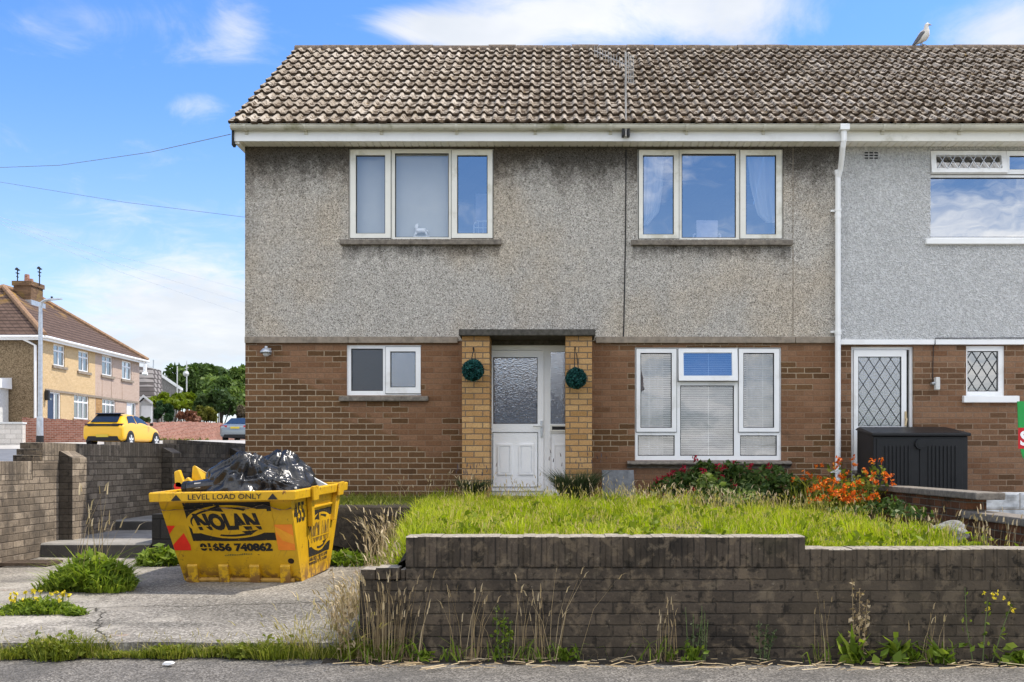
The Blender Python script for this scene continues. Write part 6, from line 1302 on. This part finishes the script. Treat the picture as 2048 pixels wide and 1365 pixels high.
for _ in range(46):      # tussocks and broad-leaved weeds
    cx_, cd_ = U(-1., 3.3, 1)[0], 7.05 + 5.6 * rng.uniform() ** 1.3; m_ = 90; th_ = U(0, 6.28, m_); rr_ = .10 * np.sqrt(U(0, 1, m_)); a.blades(np.stack([cx_ + rr_ * np.cos(th_), cd_ + rr_ * np.sin(th_), np.full(m_, float(lawn_z(cx_, cd_)))], 1), U(.12, .25, m_), U(.005, .009, m_), np.stack([np.cos(th_), np.sin(th_)], 1) * U(.1, .7, m_)[:, None], U(.05, .5, m_), np.clip(rng.normal(.3 + .4 * rng.uniform(), .15, m_), 0, 1))
for _ in range(60):
    cx_, cd_ = U(-1., 3.4, 1)[0], 7.03 + 5. * rng.uniform() ** 1.5; m_ = 14; a.leaves(np.stack([cx_ + rng.normal(0, .05, m_), cd_ + rng.normal(0, .05, m_), float(lawn_z(cx_, cd_)) + U(.03, .13, m_)], 1), .045, U(.05, .4, m_))
n = 1900; d = 7.0 + 6.5 * rng.uniform(0, 1, n); x = U(-1.05, 3.2, n); base = np.stack([x, d, lawn_z(x, d)], 1); stalks(a, base, U(.08, .20, n) * np.interp(d, [7, 9, 13], [.75, 1, 1.2]), rng.normal(0, .2, (n, 2)), U(.65, 1, n), .0035, (.035, .008))
lw_o = M['grass']; o = a.build('lawn_grass', M['grass'], loc=(1.3, 10, .74)); tag(o, 'overgrown sunlit yellow green lawn behind the dark garden wall', 'lawn', kind='stuff')
# straw seed heads as their own stuff: long bents near the porch and the driveway corner
a = Acc(); n = 130; d = U(12.2, 13.5, n); x = U(-1.9, .9, n); stalks(a, np.stack([x, d, lawn_z(x, d)], 1), U(.14, .38, n), rng.normal(0, .3, (n, 2)), U(.2, 1, n), .0045, (.05, .012), .12)
n = 260; d = U(11.2, 12.4, n); x = U(.7, 2.7, n); stalks(a, np.stack([x, d, lawn_z(x, d)], 1), U(.10, .30, n), rng.normal(0, .3, (n, 2)), U(.3, 1, n), .0045, (.05, .010), .15)
n = 170; d = U(8.2, 11.4, n); x = lawn_left(d) - U(0, .45, n); stalks(a, np.stack([x, d, np.full(n, .3)], 1), U(.3, .6, n), rng.normal(0, .35, (n, 2)), U(.3, 1, n), .0045, (.06, .012), .15)
n = 420; d = U(7.0, 7.9, n); x = U(-1.55, -.98, n); stalks(a, np.stack([x, d, np.interp(x, [-1.5, -1.0], [.15, .45])], 1), U(.12, .34, n), rng.normal(0, .4, (n, 2)), U(.3, 1, n), .005, (.05, .011), .25)
n = 90; d = U(7.1, 9.6, n); x = U(2.6, 3.9, n); stalks(a, np.stack([x, d, lawn_z(x, d)], 1), U(.15, .36, n), rng.normal(0, .2, (n, 2)), U(.1, .8, n), .004, (.05, .012), .1)
tag(a.build('seeding_grass', M['straw'], loc=(0, 11, .74)), 'straw coloured seeding grass stalks scattered through the lawn edges', 'grass', kind='stuff')
# grass strip above the black retaining wall
a = Acc(); n = 7000; x = U(-4.2, -1.5, n); d = U(11.75, 13.8, n); z = np.interp(d, [11.7, 13.8], [.70, .76]); a.blades(np.stack([x, d, z], 1), U(.05, .19, n), U(.007, .013, n), rng.normal(0, .4, (n, 2)), U(0, .4, n), np.clip(rng.normal(.5, .2, n), 0, 1))
n = 60; a.leaves(np.stack([U(-3.3, -2.9, n), U(12.0, 13.0, n), U(.75, .93, n)], 1), .06, U(.3, .8, n)); tag(a.build('grass_strip', M['grass_dk'], loc=(-2.8, 12.8, .7)), 'dark grass strip between brickwork and black retaining wall', 'grass', kind='stuff')
# verge of grass and weeds between driveway and pavement
a = Acc()
for _ in range(105):
    cx_ = rng.uniform(-4.3, -1.05); rt_ = np.clip((cx_ + 2.1) / .9, 0, 1); lump = .5 + mnoise.noise(Vector((cx_ * 2.3, 0, 5.))); sz_ = float(np.clip(lump, .12, 1.1)) * rng.uniform(.6, 1.3) * (1 + .8 * rt_); m_ = int(60 + 110 * sz_); kind_ = rng.uniform()
    th_ = U(0, 6.28, m_); rr_ = (.035 + .06 * sz_) * np.sqrt(U(0, 1, m_)); bx, bd_ = cx_ + rr_ * np.cos(th_) * 1.5, 6.87 + rng.normal(0, .035) + rr_ * np.sin(th_); tn_ = np.clip(rng.normal(rng.uniform(.3, .75), .16, m_), 0, 1)
    if kind_ < .30: a.leaves(np.stack([bx, bd_, .02 + np.abs(rng.normal(0, .05 * sz_, m_))], 1), rng.uniform(.02, .04), tn_ * .8)
    else: a.blades(np.stack([bx, bd_, np.full(m_, .012)], 1), U(.03, .05 + .12 * sz_, m_), U(.004, .009, m_), np.stack([np.cos(th_), np.sin(th_) * .7], 1) * U(.1, 1., m_)[:, None], U(.05, .55, m_), tn_)
n = 1500; x = U(-4.3, -1., n); a.blades(np.stack([x, 6.88 + rng.normal(0, .03, n), np.full(n, .012)], 1), U(.02, .06, n), U(.004, .008, n), rng.normal(0, .7, (n, 2)), U(.1, .6, n), np.clip(rng.normal(.5, .25, n), 0, 1))
n = 150; x = U(-3.9, -1.6, n); stalks(a, np.stack([x, U(6.8, 6.95, n), np.full(n, .02)], 1), U(.06, .2, n), rng.normal(0, .4, (n, 2)), U(.85, 1, n), .003, (.03, .006), .2)
n = 130; x = U(-1.75, -1.2, n); stalks(a, np.stack([x, U(6.75, 6.95, n), np.full(n, .01)], 1), U(.15, .42, n), rng.normal(0, .5, (n, 2)), U(.8, 1, n), .004, (.05, .009), .3)
tag(a.build('verge_grass', M['grass_dk'], loc=(-2.6, 6.85, 0)), 'patchy verge of grass and weeds between driveway and pavement', 'grass', kind='stuff')
# dead stalks and clippings lying along the wall foot
a = Acc(); n = 210; x = U(-1.4, 3.3, n); ang = U(-1, 1, n); L_ = U(.03, .17, n); yy = U(6.42, 6.79, n); zz = .016 - .006 * np.maximum(0, x); e = np.stack([np.cos(ang), np.sin(ang), U(-.03, .08, n)], 1) * L_[:, None] / 2; pw = np.stack([-np.sin(ang), np.cos(ang), np.full(n, .6)], 1) * .0024; c = np.stack([x, yy, zz + .012], 1); v = np.stack([c - e - pw, c + e - pw, c + e + pw, c - e + pw], 1).reshape(-1, 3); a.v.append(v); a.q.append(np.arange(n)[:, None] * 4 + np.arange(4)); a.tn.append(np.repeat(U(0, 1, n), 4)); a.n = len(v)
tag(a.build('dead_grass_litter', M['straw'], loc=(1, 6.6, 0)), 'dead grass litter strewn along the wall foot', 'litter', kind='stuff')
# dry grass clumps in front of the wall
def wb_(px, py=1312, dep=None): D = dep or 6.76; return (px - CX) / F * D, D
def clump(px, n, hmax, spread, label, green=25, seed=0, dense=.05, name='dry_grass_clump', lean=.14):
    x0, D = wb_(px); o = thing(name, label, 'grass clump', (x0, D, 0), 'dry grass clumps along the garden wall'); z0 = -.006 * max(0, x0)
    a = Acc(); base = np.stack([x0 + rng.normal(0, dense, n), D + rng.normal(-.01, .03, n), np.full(n, z0 + .01)], 1); ln = rng.normal(0, lean, (n, 2)) * np.array([1, .35]) + np.stack([(base[:, 0] - x0) * spread, np.zeros(n)], 1); ln[:, 1] = np.minimum(ln[:, 1], .03); stalks(a, base, hmax * rng.uniform(.45, 1, n), ln, U(.15, .8, n), .0046, (.06, .0085), .04)
    m_ = n * 2; base = np.stack([x0 + rng.normal(0, dense * 1.2, m_), D + rng.normal(-.02, .03, m_), np.full(m_, z0 + .01)], 1); a.blades(base, U(.04, .16, m_), np.full(m_, .0035), rng.normal(0, .5, (m_, 2)) * np.array([1, .4]), U(.1, .7, m_), U(0, .7, m_)); a.build('stalks', M['straw'], o)
    a = Acc(); base = np.stack([x0 + rng.normal(0, dense * 1.4, green), D + rng.normal(-.03, .03, green), np.full(green, z0 + .01)], 1); a.blades(base, U(.06, .24, green), U(.008, .014, green), rng.normal(0, .6, (green, 2)) * np.array([1, .5]), U(.1, .6, green), U(.2, .8, green)); a.build('green_blades', M['weed'], o)
clump(772, 70, .60, .9, 'densest tall dry grass clump against the broken low end of the wall', 60, dense=.085, lean=.05)
clump(935, 16, .56, 1.2, 'dry grass clump with nodding heads left of the small nettle', 20, dense=.07)
clump(1085, 26, .62, .8, 'wide dry grass clump with tallest crossing stalks right of the small nettle', 40, dense=.11, lean=.2)
clump(1325, 14, .42, 1.0, 'dry grass clump with bent broken stalk midway along the wall', 26, dense=.06, lean=.12)
clump(1640, 5, .46, .5, 'sparse dry grass clump of three long straws below the coping step', 14, dense=.03, lean=.1)
clump(1855, 7, .42, .8, 'sparse dry grass clump beside the rosette weeds', 16, dense=.05)
def rosette(px, n, L_, w_, label, py=1312, fm='weed', name='rosette_weed', group='rosette weeds at the wall foot', up=.55):
    x0, D = wb_(px); z0 = -.006 * max(0, x0); a = Acc(); an = np.linspace(0, 2 * math.pi, n, endpoint=False) + U(0, .5, n); u_ = U(up * .6, up * 1.3, n)
    ln = np.stack([np.cos(an), np.sin(an) * .5], 1) * .75; base = np.stack([np.full(n, x0) + rng.normal(0, .01, n), np.full(n, D - .03), np.full(n, z0 + .01)], 1); v, q_, t_, tn = blades(base, L_ * U(.6, 1.1, n), np.full(n, w_), ln, 1 - u_, U(.2, .9, n)); a.v.append(v); a.q.append(q_); a.t.append(t_); a.tn.append(tn); a.n = len(v)
    m_ = n * 2; a.leaves(np.stack([x0 + rng.normal(0, L_ * .35, m_), D - .04 + rng.normal(0, .03, m_), z0 + .02 + np.abs(rng.normal(0, L_ * .25, m_))], 1), w_ * 1.5, U(.2, .9, m_))
    return tag(a.build(name, M[fm], loc=(x0, D, 0)), label, 'weed', group)
rosette(1130, 16, .16, .02, 'grassy green weed at the right foot of the crossing stalks', up=.4)
rosette(1384, 14, .17, .024, 'dark green rosette weed beside the bent broken stalk', up=.5)
rosette(1703, 12, .22, .045, 'upright broad leaved rosette weed below the withered thistle', up=.9)
rosette(1792, 16, .22, .048, 'largest leafy rosette weed at the wall foot', up=.7)
rosette(1880, 14, .19, .03, 'feathery green weed right of the largest rosette weed', up=.8)
rosette(2035, 12, .16, .042, 'leafy rosette weed cut by the picture edge', up=.5)
rosette(850, 12, .12, .024, 'low green weed right of the densest dry grass clump', up=.5)
def sprig(px, h, nl, leaf, label, fm, lean=0., dry=False, name='upright_weed', spread=.02):
    x0, D = wb_(px); z0 = -.006 * max(0, x0); o = thing(name, label, 'weed', (x0, D - .01, 0), 'upright weeds against the wall'); b = MB(); tops = []
    for k in range(3):
        dx = (k - 1) * spread; p = [(x0 + dx, D, z0), (x0 + dx * 2 + lean * h * .4, D - .01, z0 + h * .5), (x0 + dx * 2.5 + lean * h, D - .015, z0 + h * (1 - .12 * k))]; b.tube(p, [.004, .003, .0018], 4); tops.append(p)
    b.build('stem', M['stemdry'] if dry else M['stemgreen'], o); a = Acc(); t_ = U(.12, 1, nl); i = rng.integers(0, 3, nl); T_ = np.array(tops); mid = np.where(t_[:, None] < .5, T_[i, 0] + (T_[i, 1] - T_[i, 0]) * (t_ * 2)[:, None], T_[i, 1] + (T_[i, 2] - T_[i, 1]) * (t_ * 2 - 1)[:, None]); a.leaves(mid + rng.normal(0, leaf * .5, (nl, 3)) * np.array([1, .5, .6]), leaf * (1.15 - .6 * t_), U(0, 1, nl)); a.build('leaves', M[fm], o); return o, T_
M['stemgreen'] = plain('green_stem', (.12, .16, .05), .7); M['stemdry'] = plain('dry_stem', (.30, .22, .12), .8)
sprig(1006, .36, 130, .028, 'small leafy nettle standing between two dry grass clumps', 'weed', .02)
sprig(1386, .36, 60, .022, 'thin dark weed standing above the dark rosette', 'lav', 0)
sprig(1408, .37, 40, .02, 'thin seeding weed right of the bent broken stalk', 'lav', .01, spread=.008)
sprig(1528, .28, 80, .026, 'drab bushy weed on the bare stretch of wall', 'lav', .05)
sprig(1718, .55, 120, .03, 'withered brown thistle with pale fluffy top', 'straw', .0, True)
o, T_ = sprig(1965, .50, 40, .03, 'tall yellow flowered weed standing near the right picture edge', 'weed', .06, spread=.06)
a = Acc(); tp = T_[:, 2]; c = tp[rng.integers(0, 3, 9)] + rng.normal(0, .028, (9, 3)) * np.array([1, .5, 1.2])
for c_ in c: a_ = Acc(); a_.leaves(c_[None] + rng.normal(0, .006, (5, 3)), .016, U(0, 1, 5)); a_.build('flower', M['yelfl'], o)
# big green weeds on the driveway
def drive_weed(px, py, D, rx, hz, n, leaf, label, fm='weed', fl=0, stk=0, blade=0):
    c = P(px, py, D); z0 = drz(D); o = thing('driveway_weed', label, 'weed', (c.x, D, z0)); a = Acc(); th = U(0, 2 * math.pi, n); rr = rx * np.sqrt(U(0, 1, n)); hh = hz * (1 - (rr / rx) ** 2 * .7) * U(.15, 1, n)
    a.leaves(np.stack([c.x + rr * np.cos(th), D + rr * np.sin(th) * .7, z0 + hh], 1), leaf, np.clip(.2 + hh / hz * .5 + rng.normal(0, .18, n), 0, 1), .3, 2.4)
    if blade: th = U(0, 2 * math.pi, blade); rr = rx * 1.05 * np.sqrt(U(0, 1, blade)) * (1 + .3 * np.sin(th * 3 + px)); a.blades(np.stack([c.x + rr * np.cos(th), D + rr * np.sin(th) * .7, np.full(blade, z0)], 1), U(hz * .3, hz * 1.5, blade) * (1.1 - .65 * rr / rx), U(.008, .020, blade), np.stack([np.cos(th), np.sin(th)], 1) * U(.0, 1.0, blade)[:, None] + rng.normal(0, .25, (blade, 2)), U(.05, .6, blade), U(.25, 1, blade))
    a.build('leaves', M[fm], o)
    if stk: a = Acc(); base = np.stack([c.x + rng.normal(0, rx * .35, stk), D + rng.normal(0, .08, stk), np.full(stk, z0)], 1); ln = rng.normal(0, .22, (stk, 2)) * np.array([1, .3]) + np.array([.08, 0]); stalks(a, base, U(.55, .98, stk), ln, U(.4, 1, stk), .0055, (.12, .014), .03); a.build('seed_stalks', M['straw'], o)
    if fl:
        a = Acc(); th = U(0, 6.28, fl); rr = rx * np.sqrt(U(0, 1, fl)); pc_ = np.stack([c.x + rr * np.cos(th) * .95, D + rr * np.sin(th) * .6, z0 + hz * U(.75, 1.35, fl)], 1); b = MB()
        for c_ in pc_: a_ = Acc(); a_.leaves(c_[None] + rng.normal(0, .006, (4, 3)), .024, U(0, 1, 4)); a_.build('flower', M['yelfl'], o)
        for p in pc_: b = MB(); b.tube([(p[0], p[1], z0 + .02), tuple(p)], .0022, 3); b.build('flower_stem', M['stemgreen'], o)
    return o
drive_weed(186, 1165, 9.15, .36, .33, 900, .05, 'large leafy green weed with tall seed stalks in front of the steps', stk=15, blade=1500)
drive_weed(78, 1210, 8.05, .27, .12, 700, .022, 'low spreading ragwort with small yellow flowers on the driveway', fl=26, blade=900)
drive_weed(152, 1214, 7.95, .09, .05, 90, .035, 'small green weed tuft trailing from the ragwort', blade=40)
drive_weed(318, 1100, 10.9, .22, .22, 260, .055, 'pale green weed between steps and skip', stk=0, blade=70)
drive_weed(690, 1108, 11.0, .34, .16, 260, .05, 'weeds at the foot of black retaining wall right of the skip', fm='weed', blade=160)
# climber stem and leaves at the end of the front wall
sp_, T_ = sprig(690, .62, 90, .035, 'withered climbing weed beside the broken wall end', 'straw', -.05, True, 'withered_weed')
# lavender either side of the porch
def lavender(px, D, rx, h, n, label):
    x0 = (px - CX) / F * D; z0 = float(lawn_z(x0, D)); o = thing('lavender_bush', label, 'lavender', (x0, D, z0), 'lavender bushes beside the porch'); a = Acc(); th = U(0, 6.28, n); rr = np.sqrt(U(0, 1, n)); base = np.stack([x0 + rx * .35 * rr * np.cos(th), D + rx * .35 * rr * np.sin(th), np.full(n, z0)], 1); a.blades(base, h * U(.5, 1, n), np.full(n, .008), np.stack([np.cos(th) * rr, np.sin(th) * rr], 1) * .75, U(.05, .3, n), U(0, .9, n)); a.blades(base, h * U(.4, .9, n), np.full(n, .010), np.stack([np.cos(th) * rr, np.sin(th) * rr], 1) * .6, U(.05, .3, n), U(0, .9, n)); a.build('foliage', M['lav'], o); a = Acc(); k = 26; th = U(0, 6.28, k); rr = U(.3, 1, k); tp = np.stack([x0 + rx * rr * np.cos(th), D + rx * .6 * rr * np.sin(th), z0 + h * U(.85, 1.25, k)], 1); a.blades(tp, np.full(k, .06), np.full(k, .013), rng.normal(0, .2, (k, 2)), U(0, .2, k), U(0, .5, k)); a = None
    for i_ in range(k): a_ = Acc(); a_.blades(tp[i_:i_ + 1], np.array([.06]), np.array([.013]), rng.normal(0, .2, (1, 2)), np.array([.1]), U(0, .5, 1)); a_.build('flower_spike', M['lavfl'], o)
M['lavfl'] = foliage('faded_lavender_flower', [(0, (.06, .045, .07)), (1, (.22, .18, .14))], .2)
lavender(948, 13.15, .30, .34, 700, 'lavender bush at the foot of the porch pillar near the small window'); lavender(1150, 13.1, .42, .52, 1100, 'taller lavender bush half covering the side panel by the door')
# flowering shrub under the living room window
def bush(name, label, cat, spots, leaf, n, fm, fl=None, nfl=0, flsize=.03, group=None, blades_=0):
    x0 = np.mean([s_[0] for s_ in spots]); o = thing(name, label, cat, (x0, np.mean([s_[1] for s_ in spots]), .75), group); a = Acc(); w_ = np.array([s_[3] * s_[4] for s_ in spots]); i = rng.choice(len(spots), n, p=w_ / w_.sum()); S_ = np.array(spots); d = rng.normal(size=(n, 3)); d /= np.linalg.norm(d, axis=1)[:, None]; d *= (U(.1, 1, n) ** .45)[:, None]; pts = S_[i, :3] + d * np.stack([S_[i, 3], S_[i, 3] * .7, S_[i, 4]], 1); pts[:, 2] = np.maximum(pts[:, 2], .76); tn = np.clip(rng.normal(.42, .2, n) + (rng.uniform(0, 1, n) > .96) * .5, 0, 1); a.leaves(pts, leaf, tn, .2)
    if blades_: b_ = np.stack([S_[rng.integers(0, len(spots), blades_), 0] + rng.normal(0, .14, blades_), S_[0, 1] + rng.normal(0, .16, blades_), np.full(blades_, .74)], 1); a.blades(b_, U(.25, .52, blades_), U(.013, .022, blades_), rng.normal(0, .42, (blades_, 2)), U(.1, .45, blades_), U(.4, 1, blades_))
    a.build('foliage', M[fm], o); b = MB()
    for s_ in spots: b.tube([(s_[0], s_[1], .72), (s_[0] + .03, s_[1], s_[2] * .5 + .4), (s_[0], s_[1], s_[2] + s_[4] * .5)], [.012, .008, .004], 5)
    b.build('stem', M['stemdry'], o)
    if nfl:
        a = Acc(); i = rng.integers(0, len(spots), nfl); d = rng.normal(size=(nfl, 3)); d[:, 1] = -np.abs(d[:, 1]); d /= np.linalg.norm(d, axis=1)[:, None]; c = S_[i, :3] + d * np.stack([S_[i, 3], S_[i, 3] * .7, S_[i, 4]], 1) * U(.9, 1.35, nfl)[:, None]; c[:, 2] = np.maximum(c[:, 2], .86); 
        for c_ in c: a_ = Acc(); a_.leaves(c_[None] + rng.normal(0, flsize * .6, (13, 3)), flsize, U(0, 1, 13)); a_.build('flower', M[fl], o)
    return o
def sp(px, py, D, rx, rz): p_ = P(px, py, D); return (p_.x, p_.y, p_.z, rx, rz)
bush('flowering_shrub', 'leafy shrub with crimson flower clusters under the living room window', 'shrub', [sp(1335, 985, 13.0, .26, .19), sp(1372, 978, 13.1, .24, .24), sp(1408, 962, 13.0, .22, .26), sp(1430, 985, 12.7, .24, .2)], .052, 1900, 'rosebush', 'redfl', 26, .034)
bush('leafy_shrub', 'sprawling dark green shrub with red tips beneath the broken sill', 'shrub', [sp(1478, 958, 13.1, .28, .22), sp(1520, 972, 13.0, .28, .2), sp(1565, 975, 12.9, .26, .2), sp(1600, 985, 12.8, .2, .16), sp(1500, 990, 12.6, .25, .16), sp(1455, 945, 13.2, .2, .14), sp(1545, 950, 13.2, .2, .14)], .05, 2100, 'rosebush', 'redfl', 7, .03, blades_=160)
bush('montbretia_clump', 'montbretia clump with massed orange flowers near the downpipe', 'flower clump', [sp(1622, 975, 12.7, .24, .2), sp(1680, 965, 12.6, .26, .26), sp(1742, 962, 12.4, .22, .22), sp(1655, 1005, 12.1, .24, .2), sp(1705, 990, 12.2, .24, .22)], .05, 420, 'grass_dk', 'orfl', 98, .027, blades_=420)
M['palefol'] = foliage('pale_shrub_leaf', [(0, (.06, .10, .02)), (.5, (.18, .24, .05)), (1, (.42, .46, .26))], .35)
bush('pale_leaved_shrub', 'pale green leafy shrub in sun before the crimson flowered shrub', 'shrub', [sp(1412, 972, 12.3, .13, .2), sp(1440, 990, 12.2, .15, .15), sp(1395, 1000, 12.2, .13, .12), sp(1480, 1000, 12.1, .22, .12)], .05, 420, 'palefol')
bush('bramble', 'straggly green bramble at the foot of the dividing wall', 'shrub', [sp(1775, 1015, 11.2, .25, .14), sp(1825, 1030, 10.4, .22, .1), sp(1700, 1030, 11.3, .3, .1)], .045, 500, 'rosebush')
# small litter
for (px, py, D, s_, lb) in ((326, 1306, 6.5, .02, 'small white paper scrap on the pavement by the verge'),):
    p_ = P(px, py, D); b = MB(); b.prism([(-.03, 0), (.01, -.006), (.04, .004), (.02, .014), (-.02, .012)], lambda p, q_, tt: (p_.x + p, tt, .02 + q_), 6.56, 6.6); tag(b.build('paper_scrap', M['white']), lb, 'litter')
# drain grate in the driveway
b = MB(); gx, gd = P(62, 1130, 10.9).x, 10.9; z0 = drz(gd) + .012
b.plate(0, .5, 0, .36, [(.03 + i * .055, .06 + i * .055, .04, .32) for i in range(8)], 0, .03); b.v = [(gx - .25 + x, gd - .18 + z, z0 + .03 - y) for (x, y, z) in b.v]
tag(b.build('drain_grate', plain('rusty_iron', (.09, .065, .045), .9, .4, 20.)), 'flat rusty drain grate in the driveway by the boundary wall', 'drain grate')
